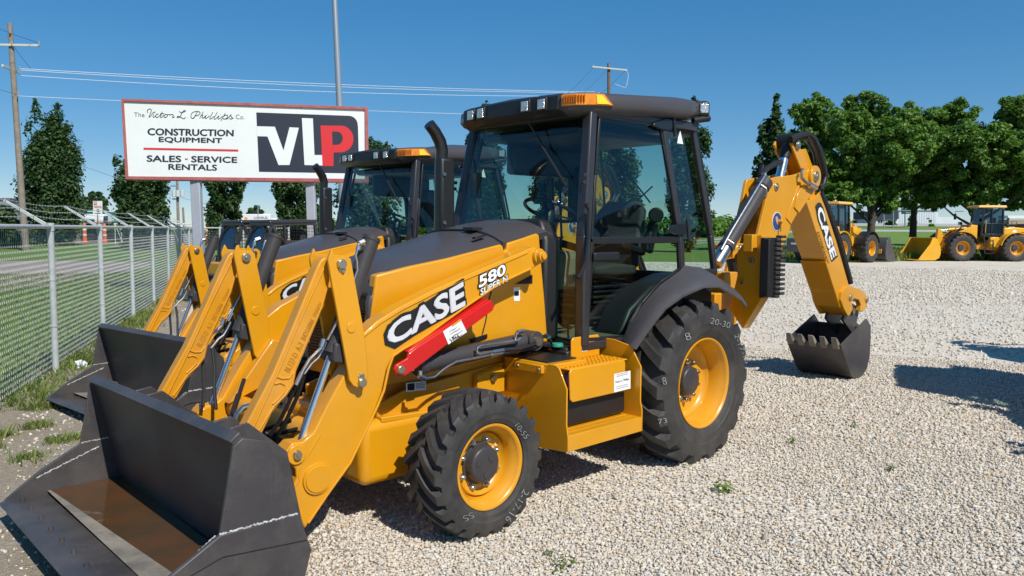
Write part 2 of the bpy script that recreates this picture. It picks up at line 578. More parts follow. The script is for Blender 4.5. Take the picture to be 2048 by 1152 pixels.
# ------------------------------------------------------------------ the backhoe loader
def make_backhoe():
    T = thing('backhoe_loader', 'orange backhoe loader parked nearest on the gravel, red lock strut along its lift cylinder', 'backhoe loader', group='backhoe loaders parked in a row')
    O, CH = M['orange'], M['charcoal']
    both = (1, -1)
    def add(mb, name, m, s=1, parent=T, split=False, **k):
        if split:
            for q in mb.pieces(): o = add(q, name, m, s, parent, **k)
            return o
        return (mb if s > 0 else mb.mirrored()).build(name, m, parent, **k)

    # ---- chassis and axles
    m = MB()
    m.box((0.62, 0, 0.68), (3.5, 0.62, 0.26))
    m.box((1.9, 0, 0.93), (1.2, 0.78, 0.26))
    m.box((-1.05, 0, 0.72), (0.22, 1.15, 0.42))
    add(m, 'chassis', M['cast'], bevel=0.012)
    m = MB().cyl((2.15, -0.74, 0.40), (2.15, 0.74, 0.40), 0.085)
    m.box((2.15, 0, 0.46), (0.30, 0.44, 0.24))
    add(m, 'front_axle', M['black'], bevel=0.01)
    m = MB().cyl((0, -0.66, 0.58), (0, 0.66, 0.58), 0.13)
    m.box((0, 0, 0.60), (0.5, 0.5, 0.36))
    add(m, 'rear_axle', M['black'], bevel=0.015)
    m = MB().box((2.41, 0, 0.43), (0.46, 0.96, 0.38))
    add(m, 'front_counterweight', O, bevel=0.055, seg=4)
    for s in both:
        m = MB()
        m.ply([(2.50, 0.62), (2.44, 0.60), (1.45, 0.585), (1.12, 0.60), (1.12, 0.86), (1.60, 0.83), (2.30, 0.76), (2.50, 0.70)], 0.40, 0.425)
        m.ply([(2.50, 0.60), (1.45, 0.56), (1.45, 0.585), (2.50, 0.635)], 0.425, 0.47)
        m.ply([(1.76, 0.66), (1.52, 0.65), (1.52, 0.80), (1.56, 0.83), (1.76, 0.79)], 0.425, 0.475)
        add(m, 'frame_rail', O, s, bevel=0.006)
        m = MB().cyl((1.63, 0.47, 0.76), (1.63, 0.50, 0.76), 0.024, n=6)
        add(m, 'rail_bolt', M['bolt'], s)

    # ---- engine hood
    NX = 12
    rings = []
    ex = [(2.515, 1.30, 1.31), (2.50, 1.385, 1.40), (2.455, 1.44, 1.465), (2.40, 1.475, 1.515), (2.25, 1.506, 1.560), (1.979, 1.555, 1.612), (1.75, 1.600, 1.672), (1.556, 1.638, 1.724), (1.38, 1.672, 1.766), (1.25, 1.695, 1.790), (1.12, 1.72, 1.805), (1.05, 1.70, 1.79)]
    for X, ze, zc in ex:
        ring = []
        for j in range(13):
            u = -1 + 2 * j / 12
            hw = 0.390 + 0.072 * min(1.0, max(0.0, (2.50 - X) / 0.95))
            zz = ze + (zc - ze) * (1 - abs(u) ** 3.2)
            ring.append((X, hw * u, zz))
        ring += [(X, hw - 0.02, ze - 0.05), (X, -hw + 0.02, ze - 0.05)]
        rings.append(ring)
    m = MB().loft(rings)
    hood = add(m, 'hood', M['hoodgrey'], smooth=50)
    m = MB()
    seam = [Vector((1.565 - 0.03 * abs(j / 6) ** 2, 0.462 * j / 6, 1.636 + 0.088 * (1 - abs(j / 6) ** 3.2) + 0.004)) for j in range(-6, 7)]
    m.tube(seam, 0.009, 6)
    m.box((1.57, 0.20, 1.737), (0.09, 0.10, 0.02))
    add(m, 'hood_seam', M['black'], parent=hood)
    m = MB()
    m.box((1.66, 0.37, 1.685), (0.10, 0.035, 0.014), Matrix.Rotation(R(12), 3, 'X') @ Matrix.Rotation(R(10), 3, 'Y'))
    add(m, 'hood_latch', M['black'], parent=hood, bevel=0.004)
    sp = xz([(751, 552), (830, 533), (902, 516), (960, 500), (1002, 488.5), (1006, 492), (1009, 503), (1014, 501), (1015, 486), (1040, 478), (1074, 467), (1079, 470), (1081, 498), (1090, 600), (1096, 684), (1040, 690), (985, 690), (930, 700)], 0.47) + [(1.9, 0.86), (2.45, 0.90), (2.60, 1.0), (2.585, 1.21)]
    for s in both:
        m = MB().ply(sp, 0.40, 0.47)
        m.v = [(p[0], p[1] - 0.072 * min(1.0, max(0.0, (p[0] - 1.9) / 0.65)), p[2]) for p in m.v]
        m.v = [(p[0] if p[0] < 2.3 else p[0] - 0.055 * (p[0] - 2.3) / 0.25, p[1], p[2]) for p in m.v]
        side = add(m, 'engine_side_panel', O, s, bevel=0.014, seg=3)
        m = MB()
        pth = [at(x, y, Y=0.472) for x, y in ((985, 575), (978, 600), (972, 640), (965, 668))]
        m.tube(pth, 0.004, 6)
        m.ply(xz([(941, 678), (974, 668), (974, 676), (942, 686)], 0.472), 0.468, 0.476)
        add(m, 'panel_gap', M['blackdecal'], s, parent=side)
    m = MB().box((2.49, 0, 1.13), (0.04, 0.70, 0.46))
    grille = add(m, 'front_grille', M['mesh'], bevel=0.01)
    m = MB()
    for k in range(34):
        m.box((2.513, -0.34 + k * 0.0206, 1.13), (0.006, 0.008, 0.44))
    for k in range(22):
        m.box((2.514, 0, 0.92 + k * 0.0200), (0.005, 0.69, 0.007))
    add(m, 'grille_bars', M['mesh'], parent=grille, smooth=0)
    m = MB()
    m.ply([(2.515, 1.34), (2.53, 1.30), (2.515, 0.88), (2.46, 0.88), (2.46, 1.38)], -0.39, -0.345)
    m.ply([(2.515, 1.34), (2.53, 1.30), (2.515, 0.88), (2.46, 0.88), (2.46, 1.38)], 0.345, 0.39)
    add(m, 'grille_surround', M['charcoal'], bevel=0.01, split=True)

    # exhaust
    ep = [at(x, y, Y=-0.30) for x, y in ((880, 478), (881, 400), (882, 330), (884, 300), (880, 283), (870, 264), (858, 248))]
    m = MB().tube(ep, [0.046] * 3 + [0.046, 0.046, 0.044, 0.042], 20, cap=True)
    exo = add(m, 'exhaust_stack', M['blackgloss'], smooth=50)
    b0 = ep[0]
    m = MB().box((b0.x - 0.03, b0.y + 0.02, b0.z + 0.28), (0.13, 0.085, 0.62))
    add(m, 'exhaust_shield', M['black'], parent=exo, bevel=0.02)
    for dz in (0.12, 0.47):
        m = MB().cyl((b0.x + 0.01, b0.y + 0.06, b0.z + dz), (b0.x + 0.01, b0.y + 0.072, b0.z + dz), 0.014, n=10)
        add(m, 'shield_bolt', M['steel'], parent=exo)

    # ---- loader arms, links, cylinders
    arm = [(1078, 496), (1066, 494), (1050, 501), (960, 539), (873, 577), (800, 614), (755, 642), (722, 672), (704, 716), (693, 742), (655, 810), (628, 865), (606, 884), (585, 886), (571, 905), (577, 925), (591, 938), (594, 955), (586, 975), (578, 985), (588, 1012),
           (610, 1058), (652, 992), (697, 930), (738, 847), (752, 815), (764, 784), (773, 742), (783, 718), (808, 702), (840, 684), (930, 619), (1000, 571), (1060, 540), (1084, 526), (1090, 512), (1086, 501)]
    armp = xz(arm, 0.62)
    link = [(657, 517), (664, 498), (670, 510), (695, 511.5), (702, 518), (729, 666), (737, 750), (732, 768), (720, 777), (707, 772), (699, 760), (657, 525)]
    linkp = xz(link, 0.665)
    tie = [(641, 522), (650, 514), (658, 517), (660, 560), (651, 600), (640, 632), (594, 741), (588, 771), (576, 790), (556, 812), (545, 826), (524, 868), (500, 885), (478, 880), (492, 850), (547, 744), (590, 642), (632, 540)]
    tiep = xz(tie, 0.60)
    for s in both:
        def P(x, y, Y): return at(x, y, Y=Y)
        m = MB().ply(armp, 0.51, 0.62)
        ao = add(m, 'loader_arm', O, s, bevel=0.009, seg=3)
        m = MB()
        c = P(634, 957, 0.62)
        m.cyl((c.x, 0.612, c.z), (c.x, 0.632, c.z), 0.088, 0.082, 40)
        m.cyl((c.x, 0.632, c.z), (c.x, 0.638, c.z), 0.074, 0.070, 40)
        add(m, 'arm_boss', O, s, parent=ao, smooth=40)
        c = P(1075, 512, 0.62)
        m = MB()
        m.cyl((c.x, 0.60, c.z), (c.x, 0.645, c.z), 0.052, 0.050, 36)
        m.cyl((c.x, 0.645, c.z), (c.x, 0.675, c.z), 0.036, 0.034, 30)
        m.cyl((c.x, 0.675, c.z), (c.x, 0.69, c.z), 0.024, 0.022, 8)
        add(m, 'pivot_pin', O, s, parent=ao, bevel=0.003)
        # raised rim that runs round the lower edge of the arm
        m = MB()
        m.tube([P(x, y, 0.622) for x, y in ((1062, 537), (1000, 566), (930, 614), (842, 678), (806, 698), (786, 712), (777, 738), (768, 780), (755, 812), (741, 842), (700, 926), (655, 988), (616, 1046))], 0.008, 8)
        m.tube([P(x, y, 0.621) for x, y in ((1055, 505), (960, 546), (873, 584), (802, 620), (760, 646), (728, 672))], 0.006, 8)
        m.tube([P(x, y, 0.621) for x, y in ((640, 870), (600, 935), (598, 960), (580, 985))], 0.005, 8)
        add(m, 'arm_rim', O, s, parent=ao)
        c = P(592, 909, 0.62)
        m = MB()
        m.cyl((c.x, 0.50, c.z), (c.x, 0.632, c.z), 0.052, n=36)
        add(m, 'cylinder_boss', O, s, parent=ao, bevel=0.004)
        m = MB()
        m.cyl((c.x, 0.632, c.z), (c.x, 0.648, c.z), 0.026, 0.022, 20)
        m.cyl((c.x, 0.648, c.z), (c.x, 0.654, c.z), 0.010, n=6)
        add(m, 'cylinder_pin', M['bolt'], s, parent=ao)
        # links
        for y0, y1 in ((0.645, 0.665), (0.462, 0.482)):
            m = MB().ply(linkp, y0, y1)
            lo = add(m, 'tilt_link', O, s, bevel=0.004)
            if y1 > 0.6:
                for (x, y, rr, dx, dy) in ((682, 528, 0.028, 3, 14), (723, 765, 0.026, -1, -15)):
                    c = P(x, y, 0.665)
                    e = P(x + dx, y + dy, 0.665)
                    m = MB()
                    m.cyl((c.x, 0.662, c.z), (c.x, 0.684, c.z), rr, rr * 0.9, 24)
                    m.cyl((e.x, 0.662, e.z), (e.x, 0.676, e.z), 0.014, 0.012, 6)
                    m.bar((c.x, 0.667, c.z), (e.x, 0.667, e.z), 0.04, 0.008, (0, 1, 0))
                    add(m, 'link_pin', M['bolt'], s, parent=lo, bevel=0.002)
            else:
                for (x, y) in ((682, 528), (723, 765)):
                    c = P(x, y, 0.665)
                    m = MB().cyl((c.x, 0.464, c.z), (c.x, 0.446, c.z), 0.030, 0.027, 24)
                    m.cyl((c.x, 0.446, c.z), (c.x, 0.440, c.z), 0.013, n=6)
                    add(m, 'link_pin', M['bolt'], s, parent=lo, bevel=0.002)
                c = P(703, 655, 0.665)
                m = MB().cyl((c.x, 0.463, c.z), (c.x, 0.457, c.z), 0.030, 0.028, 30)
                add(m, 'link_plug', O, s, parent=lo, bevel=0.002)
            if y1 > 0.6:
                c = P(703, 655, 0.665)
                m = MB().cyl((c.x, 0.664, c.z), (c.x, 0.670, c.z), 0.030, 0.028, 30)
                add(m, 'link_plug', O, s, parent=lo, bevel=0.002)
        # cast tie down to the bucket
        m = MB().ply(tiep, 0.525, 0.60)
        to = add(m, 'bucket_tie', M['cast'], s, bevel=0.008, seg=3)
        m = MB()
        e1 = [P(x, y, 0.602) for x, y in ((648, 535), (600, 640), (557, 742), (500, 868))]
        m.tube(e1, 0.006, 8)
        e2 = [P(x, y, 0.602) for x, y in ((655, 570), (642, 616), (590, 735), (584, 768), (570, 790), (548, 812), (516, 864))]
        m.tube(e2, 0.006, 8)
        m.tube([P(x, y, 0.602) for x, y in ((549, 768), (560, 765), (571, 770), (568, 784), (556, 798), (545, 808))], 0.005, 8)
        m.tube([P(x, y, 0.602) for x, y in ((551, 752), (564, 757), (578, 756), (588, 742))], 0.005, 8)
        m.v = m.v + [(p[0], p[1] - 0.079, p[2]) for p in m.v]
        n_ = len(m.v) // 2
        m.f = m.f + [tuple(i + n_ for i in f) for f in m.f]
        add(m, 'tie_rib', M['cast'], s, parent=to)
        m = MB()
        ln = [P(572, 742, 0.6025), P(643, 604, 0.6025)]
        d = (ln[1] - ln[0])
        nrm = Vector((d.z, 0, -d.x)).normalized() * -0.036
        b0 = ln[0] - nrm * 0.35
        b1 = ln[1] - nrm * 0.35
        word = 'BL127-D  A-2  84216084  150426' if s > 0 else 'BL127-D  A-1  84216084  150408'
        sh = Vector((0, 0, 0)) if s > 0 else Vector((0, -0.5235 - 0.6025, 0))
        lettering(m, word, b0 + nrm + sh, b1 + nrm + sh, b1 + sh, b0 + sh, off=0.012)
        add(m, 'shaded_lettering', M['serration'], 1, parent=to, smooth=0, recalc=False)  # flat letters in the same orange, relief shade painted in as a darker tone
        # bucket cylinder
        a = P(743, 478, 0.565)
        b = P(592, 909, 0.565)
        d = (b - a).normalized()
        L = (b - a).length
        m = MB()
        m.cyl(a, a + d * (L * 0.52), 0.047, n=28)
        m.cyl(a - d * 0.012, a + d * 0.012, 0.050, n=28)
        m.cyl(a + d * L * 0.50, a + d * L * 0.545, 0.053, n=28)
        co = add(m, 'bucket_cylinder', M['cylgrey'], s, bevel=0.003)
        m = MB().cyl(a + d * L * 0.54, b, 0.0185, n=24)
        add(m, 'cylinder_rod', M['chrome'], s, parent=co)
        g = a + d * L * 0.53
        m = MB()
        m.loft([[(g.x + 0.02, y, g.z + 0.05), (g.x - 0.05, y, g.z + 0.03), (g.x - 0.035, y, g.z - 0.075), (g.x + 0.035, y, g.z - 0.055)] for y in (0.50, 0.53, 0.60, 0.63)])
        add(m, 'rod_guard', M['cylgrey'], s, parent=co, bevel=0.012)
        m = MB()
        m.tube([P(x, y, 0.62) for x, y in ((730, 490), (722, 484), (717, 488), (716, 496), (711.5, 510), (714, 523), (715, 540), (707, 562), (690, 610), (668, 655), (655, 680))], 0.0075, 8)
        m.tube([P(x, y, 0.62) for x, y in ((648, 680), (643, 695), (630, 708), (619, 719), (606, 741), (594, 766))], 0.009, 8)
        m.tube([P(x, y, 0.59) for x, y in ((652, 684), (645, 700), (636, 716), (624, 726), (608, 748))], 0.008, 8)
        m.cyl(P(718, 487, 0.62), P(728, 483, 0.62), 0.016, n=6)
        m.cyl(P(718, 492, 0.62), P(716, 500, 0.62), 0.014, n=6)
        m.cyl(P(648, 678, 0.62), P(643, 694, 0.62), 0.015, n=6)
        m.cyl(P(604, 745, 0.62), P(592, 770, 0.62), 0.0125, n=8)
        add(m, 'hydraulic_pipe', M['steel'], s, parent=co)
        m = MB()
        m.tube([P(592, 769, 0.60), P(580, 800, 0.56), P(562, 838, 0.50), P(540, 870, 0.44)], 0.011, 8)
        m.tube([P(608, 748, 0.58), P(596, 790, 0.53), P(575, 835, 0.47), P(556, 870, 0.40)], 0.011, 8)
        add(m, 'hydraulic_hose', M['hose'], s, parent=co, split=True)
        # lift cylinder
        a = P(1058, 680, 0.565)
        b = P(802, 738, 0.565)
        d = (b - a).normalized()
        L = (b - a).length
        m = MB()
        m.cyl(a, a + d * L * 0.86, 0.056, n=28)
        m.cyl(a + d * L * 0.84, a + d * L * 0.90, 0.063, n=28)
        m.cyl(a - Vector((0, 0.07, 0)), a + Vector((0, 0.075, 0)), 0.066, n=28)
        lc = add(m, 'lift_cylinder', M['cylgrey'], s, bevel=0.004)
        m = MB().cyl(a + d * L * 0.88, b, 0.028, n=20)
        add(m, 'lift_rod', M['chrome'], s, parent=lc)
        m = MB().cyl(a + Vector((0, 0.075, 0)), a + Vector((0, 0.095, 0)), 0.035, 0.03, 20)
        add(m, 'cylinder_end_pin', M['bolt'], s, parent=lc)
        m = MB()
        m.tube([P(x, y, 0.645) for x, y in ((843, 752), (850, 757), (869, 754), (880, 744), (890, 736), (912, 723), (956, 715), (998, 707))], 0.0085, 8)
        m.tube([P(x, y, 0.650) for x, y in ((1040, 676), (1036, 681), (1000, 686), (962, 691), (954, 695), (954, 702), (960, 707), (975, 705), (1000, 701))], 0.0085, 8)
        m.cyl(P(838, 752, 0.645), P(849, 757, 0.645), 0.016, n=6)
        m.cyl(P(841, 741, 0.645), P(841, 756, 0.645), 0.013, n=6)
        m.cyl(P(985, 704, 0.65), P(1008, 700, 0.65), 0.014, n=6)
        m.cyl(P(980, 711, 0.645), P(1004, 706, 0.645), 0.014, n=6)
        m.tube([P(1030, 679, 0.62), P(1032, 667, 0.62), P(1045, 662, 0.62)], 0.010, 8)
        m.cyl(P(1035, 664, 0.62), P(1048, 661, 0.62), 0.014, n=6)
        add(m, 'cylinder_pipe', M['steel'], s, parent=lc)
        m = MB()
        m.tube([P(1006, 700, 0.65), P(1040, 697, 0.66), P(1066, 690, 0.66), P(1082, 674, 0.62), P(1094, 672, 0.58), P(1106, 690, 0.55), P(1116, 712, 0.52)], 0.013, 8)
        m.tube([P(1003, 707, 0.645), P(1040, 700, 0.65), P(1070, 695, 0.64), P(1090, 688, 0.60), P(1104, 694, 0.55), P(1110, 715, 0.50)], 0.013, 8)
        add(m, 'cylinder_hose', M['hose'], s, parent=lc, split=True)
        m = MB().cyl(P(1092, 672, 0.585), P(1098, 673, 0.57), 0.019, n=6)
        m.cyl(P(1088, 688, 0.60), P(1096, 688, 0.58), 0.019, n=6)
        m.cyl(P(1104, 690, 0.552), P(1110, 700, 0.54), 0.019, n=6)
        add(m, 'hose_fitting', M['steel'], s, parent=lc, split=True)

    # cross tube between the arms, low pipe
    m = MB().cyl((2.93, -0.52, 0.60), (2.93, 0.52, 0.60), 0.075, n=28)
    m.ply([(2.96, 0.66), (2.80, 0.72), (2.62, 0.98), (2.72, 1.02), (2.93, 0.76), (3.02, 0.64)], -0.50, -0.43)
    m.ply([(2.96, 0.66), (2.80, 0.72), (2.62, 0.98), (2.72, 1.02), (2.93, 0.76), (3.02, 0.64)], 0.43, 0.50)
    add(m, 'arm_cross_tube', M['cast'], bevel=0.006)
    m = MB().tube([at(x, y, Y=0.30) for x, y in ((468, 862), (470, 848), (474, 830), (486, 816), (510, 808))], 0.016, 10)
    m.cyl(at(470, 860, Y=0.3), at(471, 845, Y=0.3), 0.026, n=6)
    add(m, 'cross_pipe', M['steel'])
    m = MB()
    m.tube([(3.02, -0.30, 0.72), (3.16, -0.10, 0.62), (3.2, 0.2, 0.60), (3.05, 0.42, 0.70)], 0.013, 8)
    m.tube([(2.96, -0.34, 0.80), (3.12, -0.14, 0.66), (3.17, 0.16, 0.56), (3.0, 0.40, 0.64)], 0.013, 8)
    add(m, 'cross_hose', M['hose'], split=True)

    # red lock strut on the left lift cylinder
    st = [(790, 739), (793, 730), (801, 725), (815, 717), (818, 707), (835, 694), (900, 653), (982, 600), (989, 611), (986, 621), (905, 681), (824, 743), (812, 751), (801, 753), (793, 748)]
    m = MB().ply(xz(st, 0.675), 0.655, 0.675)
    m.ply([(p[0] * 0.985 + 0.03, p[1] + 0.012) for p in xz([(818, 709), (835, 696), (982, 602), (984, 607), (838, 701), (822, 713)], 0.675)], 0.58, 0.655)
    so_ = add(m, 'lock_strut', M['red'], bevel=0.004)
    c = at(801, 739, Y=0.675)
    m = MB().cyl((c.x, 0.674, c.z), (c.x, 0.692, c.z), 0.026, 0.024, 24)
    add(m, 'strut_pin', M['bolt'], parent=so_, bevel=0.003)
    m = MB()
    patch(m, *[at(x, y, Y=0.677) for x, y in ((897, 689), (934, 664), (921, 638), (886, 663))])
    tg = add(m, 'warning_tag', M['white'], parent=so_, smooth=0)
    m = MB()
    patch(m, *[at(x, y, Y=0.679) for x, y in ((905, 653), (922, 641), (920, 638), (903, 650))])
    add(m, 'tag_stripe', M['orange'], parent=so_, smooth=0)
    m = MB()
    for k, (w_, y0) in enumerate(((14, 658), (20, 663), (22, 669), (20, 675))):
        x0 = 899 + k * 2
        a, b = at(x0, y0 + 6, Y=0.680), at(x0 + w_, y0 + 6 - w_ * 0.66, Y=0.680)
        m.tube([a, a * 0.7 + b * 0.3 + Vector((0, 0, 0.003)), a * 0.3 + b * 0.7 - Vector((0, 0, 0.003)), b], 0.0014, 4)
    pxtext(m, '5 PH-6', rotquad(909, 676, 20, 8, 32), 0.680, 0.01)
    add(m, 'tag_writing', M['blackdecal'], parent=so_, smooth=0)

    # ---- loader bucket
    lean = 0.018
    def bk(mb):
        mb.v = [(p[0], p[1], p[2] - lean * (1.04 - p[1])) for p in mb.v]
        return mb
    sidep = [(3.640, 0.800), (3.600, 0.830), (3.480, 0.790), (3.400, 0.600), (3.278, 0.245), (3.318, 0.110), (3.40, 0.072), (3.75, 0.105), (4.10, 0.148), (4.115, 0.172), (3.925, 0.312), (3.706, 0.432)]
    m = MB()
    back = [(3.640, 0.812), (3.602, 0.842), (3.585, 0.815), (3.520, 0.560), (3.440, 0.250), (3.395, 0.10), (3.43, 0.082), (3.47, 0.11), (3.505, 0.30), (3.575, 0.60), (3.618, 0.79)]
    m.ply(back, -1.025, 1.025)
    m.ply([(3.43, 0.082), (4.02, 0.135), (4.02, 0.152), (3.45, 0.112)], -1.025, 1.025)
    m.ply([(3.60, 0.842), (3.642, 0.812), (3.650, 0.822), (3.606, 0.856)], -1.03, 1.03)
    for s in both:
        y0, y1 = (1.025, 1.045) if s > 0 else (-1.045, -1.025)
        m.ply(sidep, y0, y1)
        m.ply([(3.706, 0.432), (3.340, 0.43), (3.325, 0.38), (3.30, 0.30), (3.70, 0.335), (3.95, 0.262), (4.06, 0.19), (4.105, 0.178), (3.925, 0.312)], (1.045 if s > 0 else -1.053), (1.053 if s > 0 else -1.045))
    # hinge ears behind the bucket
    for y in (0.47, 0.66, -0.47, -0.66):
        m.ply([(3.56, 0.78), (3.40, 0.80), (3.20, 0.62), (3.12, 0.22), (3.18, 0.14), (3.42, 0.16)], y - 0.012, y + 0.012)
    bo = add(bk(m), 'loader_bucket', M['bucket'], bevel=0.003)
    m = MB().ply([(3.80, 0.118), (4.02, 0.137), (4.12, 0.148), (4.145, 0.160), (4.10, 0.176), (4.02, 0.170), (3.88, 0.160)], -1.035, 1.035)
    add(bk(m), 'cutting_edge', M['bucket'], parent=bo, bevel=0.002)
    m = MB()
    patch(m, (3.895, -1.02, 0.185), (3.895, 1.02, 0.1635), (3.46, 1.02, 0.1172), (3.46, -1.02, 0.137))
    add(bk(m), 'bucket_floor', M['bucketdirt'], parent=bo, smooth=0)
    for k in range(10):
        y = -0.96 + k * 0.213
        m = MB().cyl((4.035, y, 0.168), (4.037, y, 0.190), 0.014, 0.011, 10)
        add(bk(m), 'edge_bolt', M['bucket'], parent=bo)
    for s in both:
        m = MB()
        rng = random.Random(3)
        def weld(a, b, Y, wd):
            n = 60
            pts = [Vector((a[0] + (b[0] - a[0]) * k / n + rng.uniform(-.003, .003), Y, a[1] + (b[1] - a[1]) * k / n + rng.uniform(-.003, .003))) for k in range(n + 1)]
            m = MB()
            nv = Vector((-(b[1] - a[1]), 0, b[0] - a[0])).normalized()
            vs = []
            for p in pts:
                h_ = wd * rng.choice((0.15, 0.4, 0.5, 0.6, 0.7))
                vs += [p + nv * h_, p - nv * h_]
            m.add(vs, [(2 * k, 2 * k + 1, 2 * k + 3, 2 * k + 2) for k in range(n)])
            add(bk(m), 'weld_mark', M['weld'], parent=bo, smooth=0)
        if s > 0:
            weld((3.712, 0.436), (3.345, 0.436), 1.0475, 0.009)
            weld((4.08, 0.19), (3.72, 0.425), 1.0235, 0.006)
        else:
            weld((3.95, 0.272), (3.60, 0.40), -1.0235, 0.007)
            weld((3.70, 0.44), (3.55, 0.445), -1.0235, 0.006)

    # ---- wheels
    front = []
    for s in both:
        wf = make_wheel(T, (2.15, 0.90 * s, 0.397), s, 0.420, 0.315, 0.222, 22, 0.026, 0.054, 0.108, 0.095, 0.025, 8, 0.34 * s)
        wr = make_wheel(T, (0.0, 0.855 * s, 0.590), s, 0.625, 0.455, 0.318, 18, 0.036, 0.086, 0.112, 0.085, 0.012, 10, 0.24 * s)
        if s > 0:
            for wo_, c, Yp, lst in ((wf, Vector((2.15, 0.90, 0.397)), 1.062, (('10-55', rotquad(1044, 862, 34, 11, -52)), ('SS', rotquad(937, 1034, 22, 12, 205)), ('2-17-16', rotquad(1034, 1012, 72, 13, 238)))),
                                (wr, Vector((0, 0.855, 0.590)), 1.088, (('20-30', rotquad(1441, 646, 40, 12, -14)), ('2-17-16', rotquad(1484, 697, 62, 10, -68)), ('8', rotquad(1376, 673, 11, 15, 20)), ('8', rotquad(1329, 762, 8, 15, 10)), ('73', rotquad(1325, 842, 18, 10, 10))))):
                for t_, q in lst:
                    m = MB()
                    pxtext(m, t_, q, Yp, -0.012, sub=c)
                    add(m, 'chalk_writing', M['chalk'], parent=wo_, smooth=0, recalc=False)

    # ---- step, tank and battery box (left) and its twin on the right
    for s in both:
        fp = [(0.42, 0.300), (1.035, 0.352), (1.035, 0.44), (1.02, 0.52), (1.02, 0.745), (0.955, 0.868), (0.925, 0.885), (0.86, 0.885), (0.84, 0.855), (0.58, 0.862), (0.55, 0.845), (0.44, 0.80), (0.42, 0.74)]
        m = MB().slab([(1.505, y, z) for y, z in fp], (-0.012, 0, 0))
        add(m, 'step_plate', O, s, bevel=0.003)
        rp = [(0.60, 0.352), (1.035, 0.352), (1.035, 0.50), (1.02, 0.56), (1.02, 0.80), (0.93, 0.935), (0.78, 0.965), (0.60, 0.965)]
        m = MB().slab([(0.752, y, z) for y, z in rp], (-0.012, 0, 0))
        st_ = add(m, 'step_plate', O, s, bevel=0.003)
        m = MB()
        m.ply([(1.492, 0.352), (0.752, 0.352), (0.752, 0.452), (1.492, 0.452)], 1.022, 1.034)
        m.box((1.122, 0.91, 0.446), (0.74, 0.225, 0.012))
        m.box((1.122, 0.80, 0.50), (0.74, 0.012, 0.11))
        for j in range(3):
            m.box((1.122, 0.865 + j * 0.05, 0.4535), (0.70, 0.006, 0.006))
        lo = add(m, 'lower_step', O, s, parent=st_, bevel=0.003)
        for j in range(3):
            m = MB()
            for k in range(34):
                if 11 < k < 15 and j == 1: continue
                m.box((0.775 + k * 0.0212, 0.865 + j * 0.05, 0.4570), (0.010, 0.004, 0.004))
            add(m, 'tread_row', M['serration'], s, parent=st_, smooth=0)
        m = MB()
        m.ply([(1.40, 0.655), (1.375, 0.635), (0.86, 0.635), (0.84, 0.655), (0.84, 0.835), (0.86, 0.85), (1.39, 0.85), (1.41, 0.83)], 0.945, 0.957)
        m.box((1.11, 0.83, 0.848), (0.60, 0.24, 0.012))
        m.ply([(1.12, 0.85), (0.82, 0.85), (0.82, 0.98), (0.84, 1.0), (1.10, 1.0), (1.12, 0.98)], 0.70, 0.71)
        us = add(m, 'upper_step', O, s, bevel=0.006)
        m = MB()
        for j in range(4):
            for k in range(15):
                m.box((0.85 + k * 0.037 + (0.018 if j % 2 else 0), 0.75 + j * 0.055, 0.857), (0.022, 0.012, 0.008))
        add(m, 'grip_studs', O, s, parent=us, smooth=0)
        m = MB()
        m.ply([(1.485, 0.46), (0.76, 0.46), (0.76, 0.60), (0.80, 0.655), (1.44, 0.665), (1.485, 0.70)], 0.55, 0.90)
        m.box((1.40, 0.70, 0.72), (0.16, 0.34, 0.14))
        add(m, 'fuel_tank', M['black'], s, bevel=0.025, seg=3)
        m = MB()
        m.box((1.33, 0.66, 0.79), (0.33, 0.44, 0.18))
        bb = add(m, 'battery_box', O, s, bevel=0.008)
        m = MB().box((1.33, 0.64, 0.885), (0.28, 0.36, 0.008))
        add(m, 'box_pad', M['black'], s, parent=bb, bevel=0.002)
        m = MB().box((1.515, 0.70, 0.845), (0.03, 0.25, 0.055))
        add(m, 'box_latch', O, s, parent=bb, bevel=0.006)
        for y in (0.61, 0.80):
            m = MB().cyl((1.53, y, 0.845), (1.54, y, 0.845), 0.013, 0.011, 12)
            add(m, 'latch_bolt', M['bolt'], s, parent=bb)
        if s > 0:
            m = MB().ply(xz([(1140, 748), (1152, 753), (1158, 768), (1150, 776), (1140, 772)], 0.93), 0.87, 0.93)
            add(m, 'filler_cap', M['blue'], bevel=0.012, seg=3)
            m = MB().box((1.07, 0.60, 0.86), (0.17, 0.20, 0.10))
            m.box((1.08, 0.62, 0.915), (0.12, 0.12, 0.03))
            bt = add(m, 'washer_tank', M['black'], bevel=0.015)
            m = MB().cyl((1.14, 0.60, 0.93), (1.14, 0.60, 0.955), 0.042, 0.038, 20)
            add(m, 'tank_cap', M['green'], parent=bt, bevel=0.004)
            m = MB()
            patch(m, *[at(x, y, Y=0.9585) for x, y in ((1228, 785), (1261, 777), (1261, 741), (1228, 748))])
            lb = add(m, 'white_label', M['white'], parent=us, smooth=0)
            m = MB()
            pxtext(m, 'Victor L. Phillips', [(1231, 768), (1258, 761), (1258, 755), (1231, 762)], 0.960, 0.0)
            for yy in (750, 753.5, 774, 778):
                m.bar(at(1233, yy, Y=0.960), at(1256, yy - 6, Y=0.960), 0.0015, 0.001, (0, 1, 0))
            add(m, 'label_print', M['blackdecal'], parent=us, smooth=0)
            m = MB()
            patch(m, *[at(x, y, Y=0.7125) for x, y in ((1164, 703.5), (1175, 702), (1175, 697), (1164, 698))])
            add(m, 'small_label', M['white'], parent=us, smooth=0)
            m = MB()
            patch(m, *[at(x, y, Y=0.472) for x, y in ((1028, 602), (1040, 602), (1040, 574), (1027, 575))])
            l2 = add(m, 'safety_label', M['white'], smooth=0)
            m = MB()
